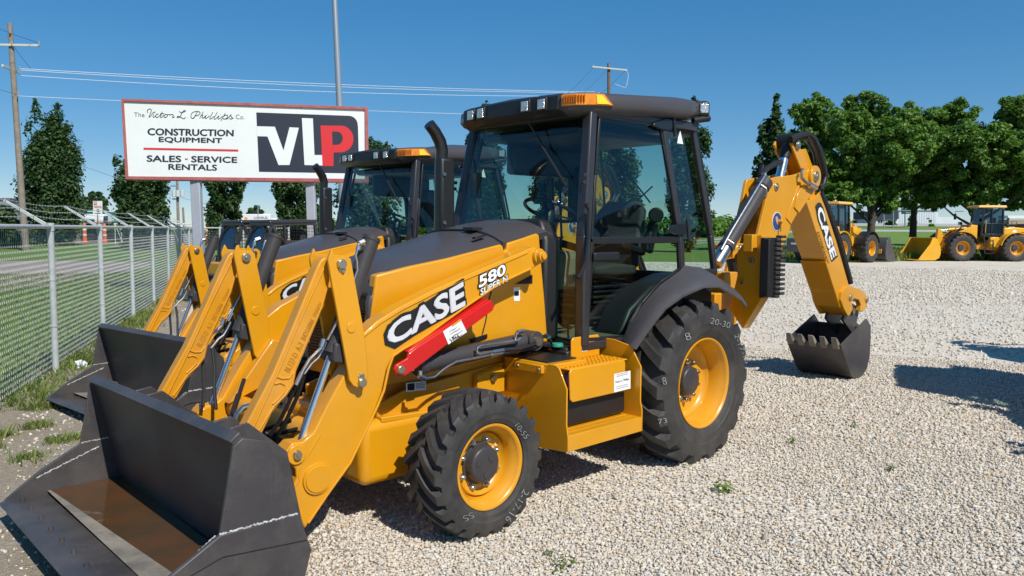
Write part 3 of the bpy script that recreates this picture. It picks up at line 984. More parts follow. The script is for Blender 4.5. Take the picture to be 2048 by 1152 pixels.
            patch(m, *[at(x, y, Y=0.474) for x, y in ((1029, 592), (1038, 591), (1038, 582), (1029, 583))])
            patch(m, *[at(x, y, Y=0.474) for x, y in ((1046, 568), (1065, 567), (1065, 549), (1030, 568))])
            add(m, 'label_pictogram', M['blackdecal'], parent=l2, smooth=0)
            m = MB()
            patch(m, *[at(x, y, Y=0.428) for x, y in ((812, 784), (852, 780), (852, 762), (812, 766))])
            l3 = add(m, 'frame_label', M['white'], smooth=0)
            m = MB()
            patch(m, *[at(x, y, Y=0.430) for x, y in ((815, 781), (829, 780), (829, 766), (815, 768))])
            for yy in (767, 770, 773, 776):
                m.bar(at(832, yy, Y=0.430), at(850, yy - 1.5, Y=0.430), 0.003, 0.001, (0, 1, 0))
            add(m, 'frame_label_print', M['blackdecal'], parent=l3, smooth=0)

    # ---- decals on the left arm
    m = MB()
    pxtext(m, 'CASE', [(774, 697), (932, 611), (927, 559), (771, 648)], 0.6265, off=0.07, ref=0.035)
    pl = [(770, 690), (767, 668), (775, 650), (800, 634), (828, 618), (870, 592), (926, 556), (934, 613), (880, 642), (830, 671), (790, 698)]
    m.add([at(x, y, Y=0.6245) for x, y in pl], [tuple(range(len(pl)))])
    lw = add(m, 'arm_lettering_outline', M['blackdecal'], smooth=0, recalc=False)
    m = MB()
    bold(m, 'CASE', *[at(x, y, Y=0.6285) for x, y in ((777, 694), (930, 611), (926, 563), (775, 652))], w=0.04, off=0.02)
    add(m, 'arm_lettering', M['silverletter'], parent=lw, smooth=0, recalc=False)
    m = MB()
    pxtext(m, '580', [(957, 578), (1012, 549), (1011, 525), (957, 551)], 0.6260, off=0.075, ref=0.03)
    pxtext(m, 'SUPER N', [(960, 592), (1016, 563), (1016, 548), (960, 578)], 0.6260, off=0.08, ref=0.03)
    lw = add(m, 'model_lettering_outline', M['blackdecal'], smooth=0, recalc=False)
    m = MB()
    pxtext(m, '580', [(958, 577), (1012, 548), (1011, 526), (958, 552)], 0.6280, off=0.03)
    pxtext(m, 'SUPER N', [(961, 591), (1015, 563), (1015, 549), (961, 578)], 0.6280, off=0.02)
    add(m, 'model_lettering', M['white'], parent=lw, smooth=0, recalc=False)

    # ---- cab
    def yc(z): return 0.70 - 0.085 * max(0.0, (z - 1.67) / 0.85)
    N_up = Vector((0, 0.85, 0.085)).normalized()
    P_up = Vector((0, 0.70, 1.67))
    def cab_pt(x, y):
        q = at(x, y, Y=0.70)
        if q.z > 1.67: q = at(x, y, P=P_up, N=N_up)
        return q
    F = M['frame']
    m = MB()
    for s in both:
        m.bar((0.985, 0.685 * s, 0.93), (0.985, 0.685 * s, 1.70), 0.085, 0.075, (1, 0, 0))
        m.bar((0.985, 0.685 * s, 1.68), (0.835, 0.605 * s, 2.58), 0.085, 0.075, (1, 0, 0))
        m.bar((-0.02, 0.612 * s, 2.53), (-0.165, 0.690 * s, 1.67), 0.05, 0.06, (1, 0, 0))
        m.bar((-0.165, 0.690 * s, 1.69), (-0.20, 0.690 * s, 1.36), 0.05, 0.06, (1, 0, 0))
        m.bar((1.02, 0.685 * s, 0.925), (0.50, 0.685 * s, 0.925), 0.06, 0.07)
        m.bar((0.85, 0.60 * s, 2.56), (-0.50, 0.58 * s, 2.58), 0.07, 0.07)
        m.bar((-0.50, 0.56 * s, 2.58), (-0.70, 0.63 * s, 1.69), 0.05, 0.05, (1, 0, 0))
        m.bar((-0.70, 0.63 * s, 1.70), (-0.78, 0.63 * s, 1.36), 0.05, 0.05, (1, 0, 0))
        m.bar((-0.165, 0.675 * s, 1.40), (-0.78, 0.63 * s, 1.38), 0.05, 0.06)
    m.bar((-0.50, -0.58, 2.58), (-0.50, 0.58, 2.58), 0.07, 0.07)
    m.bar((-0.70, -0.63, 1.69), (-0.70, 0.63, 1.69), 0.035, 0.035)
    m.bar((0.85, -0.60, 2.57), (0.85, 0.60, 2.57), 0.08, 0.07)
    m.box((0.98, 0, 0.925), (0.06, 1.36, 0.06))
    cf = add(m, 'cab_frame', F, bevel=0.016, seg=3)
    m = MB()
    for s in both:
        for z, x in ((2.06, 0.965), (2.11, 0.957)):
            m.cyl((x + 0.02, 0.655 * s + 0.03 * s, z), (x + 0.03, 0.672 * s + 0.03 * s, z), 0.014, n=10)
    add(m, 'frame_bolt', M['black'], parent=cf, split=True)
    # floor, inner walls
    m = MB()
    m.box((0.36, 0, 0.93), (1.20, 1.26, 0.04))
    add(m, 'cab_floor', M['beige'], bevel=0.004)
    for s in both:
        m = MB()
        m.ply([(0.48, 0.95), (0.36, 1.14), (0.10, 1.30), (-0.25, 1.38), (-0.78, 1.38), (-0.78, 0.95)], 0.36, 0.62)
        add(m, 'inner_fender', M['black'], s, bevel=0.03, seg=3)
    m = MB().box((-0.74, 0, 1.15), (0.06, 0.70, 0.44))
    add(m, 'cab_rear_wall', M['black'], bevel=0.01)
    # roof
    plan = [(1.085, 0), (1.08, 0.30), (1.055, 0.50), (1.0, 0.615), (0.86, 0.675), (0.30, 0.715), (-0.28, 0.695), (-0.52, 0.63), (-0.64, 0.50), (-0.68, 0)]
    plan = plan + [(x, -y) for x, y in reversed(plan[1:-1])]
    def zr(x): return 2.575 + 0.125 * (1.05 - x) / 1.7
    def ring(ins, dz, cx=0.2):
        o = []
        for x, y in plan:
            l = math.hypot(x - cx, y)
            k = max(0.0, (l - ins) / l)
            o.append((cx + (x - cx) * k, y * k, zr(x) + dz))
        return o
    m = MB().loft([ring(0.09, -0.055), ring(0.03, -0.04), ring(0.0, -0.005), ring(0.008, 0.065), ring(0.04, 0.095), ring(0.14, 0.115), ring(0.35, 0.13), ring(0.60, 0.135)])
    rf = add(m, 'cab_roof', M['hoodgrey'], smooth=55)
    m = MB()
    m.loft([[(0.99, -0.53, 2.515), (1.02, -0.53, 2.53), (1.062, -0.50, 2.565), (1.058, -0.50, 2.655), (1.0, -0.50, 2.68)],
            [(1.02, -0.25, 2.515), (1.05, -0.25, 2.53), (1.092, -0.25, 2.565), (1.085, -0.25, 2.660), (1.02, -0.25, 2.685)],
            [(1.03, 0, 2.515), (1.06, 0, 2.53), (1.100, 0, 2.565), (1.092, 0, 2.662), (1.03, 0, 2.69)],
            [(1.02, 0.25, 2.515), (1.05, 0.25, 2.53), (1.092, 0.25, 2.565), (1.085, 0.25, 2.660), (1.02, 0.25, 2.685)],
            [(0.99, 0.53, 2.515), (1.02, 0.53, 2.53), (1.062, 0.50, 2.565), (1.058, 0.50, 2.655), (1.0, 0.50, 2.68)]])
    m.box((0.16, 0, 2.535), (1.50, 1.14, 0.04))
    add(m, 'roof_visor', M['black'], parent=rf, smooth=40)
    for y in (-0.385, -0.255, 0.225, 0.375):
        xx = 1.102 - 0.17 * y * y
        m = MB().box((xx, y, 2.608), (0.03, 0.092, 0.092))
        hl = add(m, 'work_light', M['black'], parent=rf, bevel=0.008)
        m = MB().box((xx + 0.016, y, 2.608), (0.01, 0.068, 0.070))
        add(m, 'work_light_lens', M['lens'], parent=rf, bevel=0.006)
    for s in both:
        pts = [(1.062, 0.53), (1.012, 0.622), (0.88, 0.680), (0.70, 0.697)]
        if s < 0: pts = [(0.94, 0.656), (0.90, 0.670), (0.84, 0.686), (0.70, 0.697)]
        ra = [(x, y + 0.008, zr(x) + 0.005) for x, y in pts]
        rb = [(x - 0.004, y + 0.004, zr(x) + 0.085) for x, y in pts]
        rb[-1] = (0.78, 0.687, zr(0.78) + 0.085)
        m = MB()
        inn = lambda p: (p[0] - 0.05, p[1] - 0.05, p[2])
        m.loft([[ra[i], rb[i], inn(rb[i]), inn(ra[i])] for i in range(4)])
        al = add(m, 'amber_lamp', M['amber'], s, parent=rf, bevel=0.006)
        if s > 0:
            m = MB()
            for k in range(9):
                u = 0.08 + k * 0.072
                e = Vector(ra[0]).lerp(Vector(ra[1]), min(1, u * 2.2)) if u < 0.45 else Vector(ra[1]).lerp(Vector(ra[2]), min(1, (u - 0.45) * 2))
                m.bar(e + Vector((0.004, 0.006, 0.02)), e + Vector((0.002, 0.004, 0.07)), 0.010, 0.006, (0, 1, 0))
            add(m, 'lamp_ribs', M['amberdark'], s, parent=al, smooth=0)
            m = MB()
            q0, q1 = Vector(ra[2]), Vector(ra[3])
            t0, t1 = Vector(rb[2]), Vector(rb[3])
            o_ = Vector((0.002, 0.004, 0))
            m.add([q0.lerp(q1, 0.1) + o_ + Vector((0, 0, 0.008)), q0.lerp(q1, 0.80) + o_ + Vector((0, 0, 0.008)), t0.lerp(t1, 0.75) + o_ - Vector((0, 0, 0.010)), t0.lerp(t1, 0.1) + o_ - Vector((0, 0, 0.010))], [(0, 1, 2, 3)])
            add(m, 'lamp_highlight', M['amberlight'], s, parent=al, smooth=0)  # yellow highlight on the lens, painted as a lighter patch
        m = MB().box((-0.56, 0.58, zr(-0.56) + 0.03), (0.20, 0.16, 0.13), Matrix.Rotation(R(38), 3, 'Z'))
        add(m, 'rear_lamp_pod', M['black'], s, parent=rf, bevel=0.03, seg=3)
        m = MB().box((-0.505, 0.67, zr(-0.5) + 0.035), (0.012, 0.07, 0.075), Matrix.Rotation(R(52), 3, 'Z'))
        add(m, 'rear_lamp_lens', M['lens'], s, parent=rf, bevel=0.006)
        m = MB().cyl((-0.42, 0.62, zr(-0.4) - 0.06), (-0.58, 0.66, zr(-0.5) - 0.035), 0.025, 0.03, 14)
        add(m, 'roof_bracket', M['black'], s, parent=rf)

    G = M['glass']
    def pane(pts, name, parent=T):
        mm = MB()
        mm.add(pts, [tuple(range(len(pts)))])
        return mm.build(name, G, parent, smooth=0)
    pane([(1.01, -0.65, 1.70), (1.04, -0.3, 1.70), (1.045, 0, 1.70), (1.04, 0.3, 1.70), (1.01, 0.65, 1.70), (0.86, 0.575, 2.54), (0.90, 0.3, 2.54), (0.905, 0, 2.54), (0.90, -0.3, 2.54), (0.86, -0.575, 2.54)], 'windscreen')
    for s in both:
        pane([(1.01, 0.65 * s, 0.95), (1.01, 0.65 * s, 1.70), (1.03, 0.44 * s, 1.70), (1.03, 0.44 * s, 0.95)], 'lower_windscreen')
    pane([(-0.70, -0.60, 1.70), (-0.70, 0.60, 1.70), (-0.50, 0.54, 2.56), (-0.50, -0.54, 2.56)], 'rear_window')
    dl = [(1184, 484), (1357, 482), (1359, 539), (1320, 566), (1284, 607), (1260, 648), (1250, 674), (1172, 679)]
    du = [(1199, 227), (1260, 229), (1318, 238), (1326, 290), (1342, 370), (1355, 440), (1357, 476), (1182, 478), (1190, 350)]
    dq = [(1331, 246), (1391, 256), (1404, 330), (1417, 410), (1424, 470), (1430, 538), (1366, 543), (1361, 478), (1350, 400), (1338, 310)]
    for s in both:
        lo_ = [cab_pt(*p) for p in dl]
        up_ = [cab_pt(*p) for p in du]
        qt = [at(p[0], p[1], P=Vector((-0.1, 0.66, 1.67)), N=Vector((-0.08, 0.85, 0.085)).normalized()) for p in dq]
        fl = lambda L: [Vector((p.x, p.y * s, p.z)) for p in L]
        m = MB()
        def rimbars(L, w):
            for i in range(len(L)):
                m.bar(L[i], L[(i + 1) % len(L)], w, 0.022, (0, 1, 0))
        rimbars(lo_, 0.030)
        rimbars(up_, 0.022)
        do = add(m, 'cab_door', M['black'], s, bevel=0.004)
        pane(fl(lo_), 'lower_door_glass', do)
        pane(fl(up_), 'upper_door_glass', do)
        pane(fl(qt), 'quarter_window')
        m = MB()
        for i in range(len(qt)):
            m.bar(qt[i], qt[(i + 1) % len(qt)], 0.016, 0.016, (0, 1, 0))
        add(m, 'quarter_window_seal', M['black'], s)
        # handle, hinges, grab bar
        a, b = at(1186, 514, Y=0.725), at(1237, 512, Y=0.725)
        m = MB().bar(a, b, 0.03, 0.062, (0, 0, 1))
        add(m, 'door_handle', M['black'], s, parent=do, bevel=0.012, seg=3)
        for (x, y) in ((1322, 250), (1350, 459)):
            c = cab_pt(x, y)
            m = MB()
            pl_ = [cab_pt(x - 22, y + 2), cab_pt(x - 20, y - 4), cab_pt(x + 2, y - 12), cab_pt(x + 16, y - 10), cab_pt(x + 16, y + 10), cab_pt(x - 4, y + 10)]
            m.slab([p + Vector((0, 0.012, 0)) for p in pl_], (0, 0.022, 0))
            tpt = cab_pt(x + 18, y - 22)
            bpt = cab_pt(x + 22, y + 24)
            m.cyl(tpt + Vector((0, 0.03, 0)), bpt + Vector((0, 0.03, 0)), 0.014, n=12)
            add(m, 'door_hinge', M['blackgloss'], s, parent=do, bevel=0.004)
        m = MB()
        hb_ = [at(x, y, P=Vector((1.0, 0.75, 1.7)), N=Vector((0, 1, 0.02))) for x, y in ((1172, 409), (1178, 420), (1177, 470), (1172, 520), (1164, 542), (1156, 556))]
        m.tube(hb_, 0.014, 10)
        add(m, 'grab_handle', M['blackgloss'], s)
        # fender
        ip = [(1248, 682), (1260, 652), (1292, 608), (1320, 576), (1360, 546), (1398, 537), (1430, 540), (1462, 560), (1484, 586)]
        op = [(1270, 698), (1296, 660), (1330, 616), (1366, 590), (1408, 572), (1440, 571), (1470, 588), (1486, 600), (1494, 612)]
        rings = []
        for k in range(9):
            a = at(*ip[k], Y=0.72 if k < 5 else 0.86)
            if k >= 5: a = Vector((a.x, 0.72, a.z))
            b = at(*op[k], Y=1.0)
            # outward direction in the XZ plane
            up_v = Vector((b.x - 0.02, 0, b.z - 0.60)).normalized()
            rings.append([a - up_v * 0.01, a + up_v * 0.02, a * 0.66 + b * 0.34 + up_v * 0.034, a * 0.33 + b * 0.67 + up_v * 0.034, a * 0.1 + b * 0.9 + up_v * 0.024, b + up_v * 0.004, b - up_v * 0.016, b - up_v * 0.016 - Vector((0, 0.02, 0)), a * 0.5 + b * 0.5 + up_v * 0.012])
        m = MB().loft(rings)
        add(m, 'rear_fender', CH, s, smooth=50)
    # door inside window of the windscreen, wiper
    m = MB()
    m.bar(at(1058, 246, X=1.0), at(1090, 300, X=1.0), 0.012, 0.012)
    m.bar(at(1086, 294, X=1.01), at(1136, 374, X=1.03), 0.007, 0.007)
    m.bar(at(1082, 290, X=1.02), at(1132, 372, X=1.04), 0.012, 0.006)
    add(m, 'windscreen_wiper', M['black'], split=True)
    m = MB()
    m.bar((-0.64, 0.05, 1.98), (-0.54, -0.28, 2.40), 0.012, 0.012)
    m.bar((-0.68, -0.40, 1.80), (-0.60, 0.10, 2.12), 0.010, 0.010)
    add(m, 'rear_wiper', M['black'], split=True)

    # seat, wheel, console
    m = MB()
    m.loft([[(-0.12, -0.25, 1.42), (-0.12, 0.25, 1.42), (-0.24, 0.25, 1.42), (-0.24, -0.25, 1.42)],
            [(-0.17, -0.27, 1.62), (-0.17, 0.27, 1.62), (-0.29, 0.26, 1.62), (-0.29, -0.26, 1.62)],
            [(-0.26, -0.25, 1.90), (-0.26, 0.25, 1.90), (-0.36, 0.23, 1.90), (-0.36, -0.23, 1.90)],
            [(-0.30, -0.18, 1.98), (-0.30, 0.18, 1.98), (-0.36, 0.17, 1.98), (-0.36, -0.17, 1.98)]])
    m.loft([[(0.30, -0.22, 1.37), (0.30, 0.22, 1.37), (0.30, 0.22, 1.44), (0.30, -0.22, 1.44)],
            [(0.10, -0.26, 1.36), (0.10, 0.26, 1.36), (0.10, 0.26, 1.47), (0.10, -0.26, 1.47)],
            [(-0.20, -0.26, 1.36), (-0.20, 0.26, 1.36), (-0.20, 0.26, 1.45), (-0.20, -0.26, 1.45)]])
    se = add(m, 'operator_seat', M['seat'], bevel=0.035, seg=3)
    m = MB()
    for k in range(9):
        z = 0.98 + k * 0.042
        q = 0.17 + (0.02 if k % 2 else 0.0)
        m.box((0.04, 0, z), (2 * q + 0.08, 2 * q, 0.026))
    add(m, 'seat_bellows', M['black'], parent=se, bevel=0.010)
    for s in both:
        m = MB()
        m.bar((-0.20, 0.31 * s, 1.55), (0.12, 0.32 * s, 1.62), 0.07, 0.06)
        m.bar((-0.26, 0.31 * s, 1.55), (-0.34, 0.31 * s, 1.80), 0.06, 0.10)
        add(m, 'armrest', M['black'], parent=se, bevel=0.02)
    m = MB().cyl((-0.30, 0.36, 1.86), (-0.25, 0.40, 1.86), 0.065, 0.06, 24)
    add(m, 'seat_knob', M['black'], parent=se, bevel=0.008)
    m = MB()
    lettering(m, 'CASE', (-0.235, -0.02, 1.84), (-0.235, 0.16, 1.84), (-0.245, 0.16, 1.87), (-0.245, -0.02, 1.87), off=0.01)
    add(m, 'seat_lettering', M['hubgrey'], parent=se, smooth=0, recalc=False)
    m = MB()
    rr = Matrix.Rotation(R(-24), 3, 'Y')
    cc = Vector((0.60, 0.0, 1.885))
    m.tube([cc + rr @ Vector((0.205 * math.cos(a), 0.205 * math.sin(a), 0)) for a in [2 * math.pi * k / 40 for k in range(41)]], 0.015, 8, cap=False)
    for a in (0.5, 2.6, 4.7):
        m.bar(cc + rr @ Vector((0, 0, -0.03)), cc + rr @ Vector((0.20 * math.cos(a), 0.20 * math.sin(a), 0)), 0.03, 0.014)
    m.cyl(cc + rr @ Vector((0, 0, -0.06)), cc + rr @ Vector((0, 0, 0.0)), 0.05, 0.04, 20)
    sw = add(m, 'steering_wheel', M['black'], smooth=45)
    m = MB()
    m.cyl(cc + rr @ Vector((0, 0, -0.04)), (0.74, 0, 1.50), 0.05, 0.07, 16)
    m.loft([[(0.70, -0.16, 0.96), (0.70, 0.16, 0.96), (0.96, 0.20, 0.96), (0.96, -0.20, 0.96)], [(0.66, -0.15, 1.45), (0.66, 0.15, 1.45), (0.96, 0.18, 1.45), (0.96, -0.18, 1.45)], [(0.66, -0.15, 1.70), (0.66, 0.15, 1.70), (0.97, 0.17, 1.72), (0.97, -0.17, 1.72)], [(0.74, -0.12, 1.77), (0.74, 0.12, 1.77), (0.97, 0.14, 1.80), (0.97, -0.14, 1.80)]])
    add(m, 'steering_console', M['black'], bevel=0.02)
    m = MB()
    m.loft([[(0.98, -0.47, 0.95), (0.98, 0.47, 0.95), (1.14, 0.47, 0.95), (1.14, -0.47, 0.95)], [(0.98, -0.47, 1.66), (0.98, 0.47, 1.66), (1.14, 0.47, 1.66), (1.14, -0.47, 1.66)], [(0.985, -0.38, 1.80), (0.985, 0.38, 1.80), (1.10, 0.38, 1.815), (1.10, -0.38, 1.815)]])
    add(m, 'cab_bulkhead', M['black'], bevel=0.03, seg=3)
    m = MB()
    m.box((0.84, 0.31, 1.44), (0.26, 0.26, 0.28))
    add(m, 'side_console', M['beige'], bevel=0.06, seg=4)
    m = MB()
    for y in (0.12, 0.28):
        m.box((0.72, y, 1.02), (0.10, 0.08, 0.02), Matrix.Rotation(R(-35), 3, 'Y'))
    m.tube([(0.92, 0.50, 0.96), (0.93, 0.50, 1.10), (0.93, 0.60, 1.13), (0.92, 0.63, 0.97)], 0.008, 8)
    add(m, 'pedals', M['black'])
    m = MB()
    m.box((0.12, -0.50, 2.32), (0.9, 0.10, 0.26))
    m.box((-0.30, -0.48, 2.05), (0.20, 0.16, 0.5))
    m.box((0.30, 0, 2.46), (1.1, 1.0, 0.07))
    add(m, 'cab_lining', M['black'], bevel=0.04, seg=3)
    for s in both:
        m = MB().box((0.93, 0.50 * s, 2.08), (0.05, 0.13, 0.20), Matrix.Rotation(R(20 * s), 3, 'Z'))
        m.cyl((0.93, 0.50 * s, 2.18), (0.90, 0.56 * s, 2.30), 0.01, n=8)
        if s < 0: add(m, 'rear_mirror', M['black'], bevel=0.03, seg=3)
    c = at(1410, 420, P=Vector((-0.1, 0.66, 1.67)), N=Vector((-0.08, 0.85, 0.085)).normalized())
    m = MB().cyl(c, c + Vector((0, 0.03, 0)), 0.035, 0.03, 16)
    m.bar(c + Vector((0, 0.03, 0.03)), c + Vector((0, 0.04, -0.05)), 0.03, 0.02)
    add(m, 'window_latch', M['black'], bevel=0.004)
    m = MB()
    patch(m, *[cab_pt(x, y) + Vector((0.0, 0.035, 0)) for x, y in ((1347, 287), (1359, 289), (1353, 262), (1349, 275))])
    add(m, 'door_tag', M['white'], smooth=0)

    # ---- backhoe
    YB0, YB1 = 0.06, 0.35
    m = MB()
    m.box((-1.25, 0.10, 0.86), (0.30, 0.70, 0.62))
    m.box((-1.42, 0.205, 0.98), (0.24, 0.42, 0.74))
    m.cyl((-1.50, 0.205, 0.56), (-1.50, 0.205, 1.32), 0.085, n=24)
    add(m, 'swing_tower', M['cast'], bevel=0.012)
    bm_ = [(1541, 357), (1556, 353.5), (1585, 350), (1597, 347), (1612, 341), (1626, 335), (1635, 347), (1634, 362), (1630, 372), (1622, 386.5), (1611, 404.6), (1594.5, 427.7), (1582, 449.6), (1577.5, 469), (1567.7, 488.5), (1559, 508), (1538, 560), (1512, 610), (1494, 612), (1497, 560), (1515.5, 471.5), (1524, 435), (1531, 406), (1538.5, 364.5)]
    bp_ = xz(bm_, YB1)
    m = MB().ply(bp_, YB1 - 0.035, YB1)
    m.ply(bp_, YB0, YB0 + 0.035)
    web = xz([(1556, 400), (1575, 362), (1600, 360), (1620, 372), (1600, 410), (1578, 449), (1560, 500), (1530, 570), (1505, 600), (1520, 520)], YB1)
    m.ply(web, YB0 + 0.03, YB1 - 0.03)
    bo_ = add(m, 'boom', O, bevel=0.007, seg=3)
    m = MB()
    m.ply(xz([(1607, 365), (1623, 385), (1596, 426), (1587, 415), (1594, 385)], YB1), YB1, YB1 + 0.014)
    m.ply(xz([(1598, 363), (1601, 366), (1575, 436), (1583, 446), (1581, 449), (1571, 436)], YB1), YB1, YB1 + 0.010)
    c = at(1627, 354, Y=YB1)
    m.cyl((c.x, YB1, c.z), (c.x, YB1 + 0.03, c.z), 0.125, 0.12, 40)
    add(m, 'boom_stiffener', O, parent=bo_, bevel=0.004)
    for x, y, rr in ((1626, 353, 0.062), (1552, 373.5, 0.042)):
        c = at(x, y, Y=YB1)
        m = MB()
        m.cyl((c.x, YB1 - 0.01, c.z), (c.x, YB1 + 0.045 if rr > 0.05 else YB1 + 0.014, c.z), rr, rr * 0.93, 30)
        m.cyl((c.x, YB1, c.z), (c.x, YB1 + 0.058 if rr > 0.05 else YB1 + 0.024, c.z), rr * 0.45, rr * 0.4, 8)
        add(m, 'boom_pin', M['bolt'], parent=bo_, bevel=0.003)
    c = at(1553.5, 443, Y=YB1)
    m = MB().cyl((c.x, YB1 - 0.005, c.z), (c.x, YB1 + 0.004, c.z), 0.098, n=40)
    em = add(m, 'round_emblem', M['silverletter'], parent=bo_)
    m = MB().cyl((c.x, YB1 + 0.002, c.z), (c.x, YB1 + 0.0065, c.z), 0.088, n=40)
    add(m, 'emblem_field', mat('emblem_blue', (0.03, 0.075, 0.21), 0.4, var=0.5, vscale=20), parent=bo_)
    m = MB()
    m.ply([(c.x + 0.05, c.z + 0.04), (c.x + 0.01, c.z + 0.055), (c.x - 0.03, c.z + 0.0), (c.x - 0.05, c.z - 0.05), (c.x + 0.0, c.z - 0.03), (c.x + 0.03, c.z + 0.0)], YB1 + 0.0065, YB1 + 0.009)
    add(m, 'emblem_figure', mat('emblem_figure', (0.55, 0.52, 0.55), 0.5, var=0.8, vscale=30, alt=(0.4, 0.05, 0.05)), parent=bo_)
    m = MB()
    m.cyl((c.x - 0.02, YB1, c.z - 0.0), (c.x - 0.03, YB1 + 0.05, c.z), 0.022, 0.018, 8)
    m.bar((c.x - 0.03, YB1 + 0.03, c.z + 0.03), (c.x - 0.035, YB1 + 0.03, c.z - 0.10), 0.02, 0.02)
    add(m, 'lock_pin', M['orange'], parent=bo_, bevel=0.004)
    m = MB().tube([at(x, y, Y=YB1 + 0.05) for x, y in ((1606, 338), (1602, 345), (1603, 355), (1611, 364), (1622, 370), (1631, 375))], 0.017, 10)
    m.cyl(at(1618, 368, Y=YB1 + 0.05), at(1632, 376, Y=YB1 + 0.05), 0.027, n=8)
    add(m, 'boom_pipe', M['steel'], parent=bo_)
    # boom cylinder
    YC = 0.205
    a, b = at(1432, 528, Y=YC + 0.10), at(1529, 366, Y=YC + 0.10)
    d = (b - a).normalized()
    L = (b - a).length
    m = MB().cyl(a + d * L * 0.22, b - d * L * 0.06, 0.070, n=28)
    m.cyl(b - d * L * 0.07, b + d * 0.02, 0.078, n=28)
    m.cyl(a + d * L * 0.18, a + d * L * 0.24, 0.076, n=28)
    bc = add(m, 'boom_cylinder', M['cylgrey'], bevel=0.004)
    m = MB().cyl(a, a + d * L * 0.20, 0.062, n=20)
    m.tube([a + d * L * 0.1 + Vector((0.05, 0.03, 0.05)), a + d * L * 0.3 + Vector((0.06, 0.03, 0.06)), b - d * L * 0.1 + Vector((0.06, 0.03, 0.06)), b + Vector((0.02, 0.02, 0.08))], 0.014, 10)
    m.cyl(b - Vector((0.03, 0, 0)), b + Vector((0.02, 0.0, 0.10)), 0.026, n=8)
    for q in (0.22, 0.90):
        p_ = a + d * L * q
        m.tube([p_ + Vector((0.06, 0.03, 0.06)), p_ + Vector((0.02, 0.075, 0.02)), p_ + Vector((-0.05, 0.05, -0.05))], 0.008, 6)
    add(m, 'boom_cylinder_pipe', M['steel'], parent=bc)
    m = MB()
    m.cyl(at(1485, 515, Y=0.22), at(1500, 470, Y=0.22), 0.03, n=14)
    m.tube([at(x, y, Y=0.24) for x, y in ((1528, 372), (1524, 350), (1533, 338), (1552, 326), (1562, 325))], 0.030, 8)
    m.tube([at(x, y, Y=0.15) for x, y in ((1520, 372), (1520, 345), (1524, 332), (1527, 345), (1530, 372))], 0.024, 8)
    m.tube([at(x, y, Y=0.26) for x, y in ((1462, 520), (1470, 560), (1476, 600), (1470, 640))], 0.045, 8)
    add(m, 'boom_hose', M['hose'], split=True)
    # boom yoke
    m = MB().ply(xz([(1459, 490), (1466, 486), (1495, 487), (1494, 497), (1484, 500), (1474, 507), (1466, 516), (1466, 502), (1459, 500)], 0.36), 0.20, 0.36)
    yk = add(m, 'swing_yoke', O, bevel=0.006)
    c = at(1480, 498, Y=0.36)
    m = MB().cyl((c.x, 0.35, c.z), (c.x, 0.385, c.z), 0.045, 0.04, 24)
    add(m, 'yoke_pin', M['bolt'], parent=yk, bevel=0.003)
    # dipper
    dp = [(1612, 402), (1620, 400), (1627, 398), (1634, 393), (1639, 384), (1652, 418), (1672, 480), (1700, 578), (1706, 598), (1697, 632), (1683, 615), (1669, 584), (1656, 532), (1637, 480), (1622, 432)]
    m = MB().ply(xz(dp, YB1 - 0.005), YB0 + 0.005, YB1 - 0.005)
    horn = xz([(1582, 287), (1586, 279), (1592, 277), (1597, 280), (1600, 292), (1613, 335), (1632, 345), (1642, 386), (1620, 402), (1608, 352)], YB1 - 0.04)
    m.ply(horn, YB1 - 0.065, YB1 - 0.040)
    m.ply(horn, YB0 + 0.040, YB0 + 0.065)
    pf = xz([(1604, 300), (1616, 297), (1634, 345), (1642, 386), (1630, 398), (1614, 350)], YB1 - 0.04)
    m.ply(pf, YB0 + 0.06, YB1 - 0.06)
    di = add(m, 'dipper', O, bevel=0.007, seg=3)
    for yy in (YB1 - 0.04,):
        c = at(1594, 290, Y=YB1 - 0.04)
        m = MB()
        m.cyl((c.x, YB0 + 0.03, c.z), (c.x, YB1 - 0.02, c.z), 0.050, n=24)
        m.cyl((c.x, YB1 - 0.022, c.z), (c.x, YB1 - 0.008, c.z), 0.034, 0.030, 20)
        add(m, 'dipper_pin', M['bolt'], parent=di, bevel=0.003)
    m = MB()
    for k in range(30):
        u = k / 29
        x = 1653 + (1681 - 1653) * u
        y = 524 + (612 - 524) * u
        p = at(x, y, Y=YB1)
        m.box((p.x + 0.012, (YB0 + YB1) / 2, p.z), (0.035, YB1 - YB0 + 0.008, 0.017))
    add(m, 'grip_teeth', O, parent=di, smooth=0)
    m = MB()
    pl = [at(x, y, Y=YB1 + 0.0005) for x, y in ((1631, 412), (1636, 405), (1642, 406), (1647, 416), (1652, 437), (1660, 464), (1676, 513), (1664, 524), (1655, 496), (1646, 466), (1636, 440))]
    m.add(pl, [tuple(range(len(pl)))])
    lw = add(m, 'dipper_lettering_field', M['blackdecal'], parent=di, smooth=0, recalc=False)
    m = MB()
    pxtext(m, 'CASE', [(1633, 424), (1663, 520), (1674, 511), (1643, 408)], YB1 + 0.003, off=0.04)
    add(m, 'dipper_lettering', M['white'], parent=di, smooth=0, recalc=False)
    m = MB()
    pxtext(m, 'EXTENDAHOE', [(1634, 465), (1655, 528), (1659, 526), (1638, 463)], YB1 + 0.003, off=0.01)
    add(m, 'small_dipper_lettering', M['blackdecal'], parent=di, smooth=0, recalc=False)
    # dipper cylinder
    a, b = at(1576, 282, Y=0.22), at(1556, 372, Y=0.22)
    d = (b - a)
    m = MB().cyl(a, a + d * 0.40, 0.060, 0.055, 24)
    m.cyl(a - Vector((0, 0.10, 0)), a + Vector((0, 0.10, 0)), 0.075, n=24)
    dc = add(m, 'dipper_cylinder', M['black'], bevel=0.006)
    m = MB().cyl(a + d * 0.22, b, 0.047, n=28)
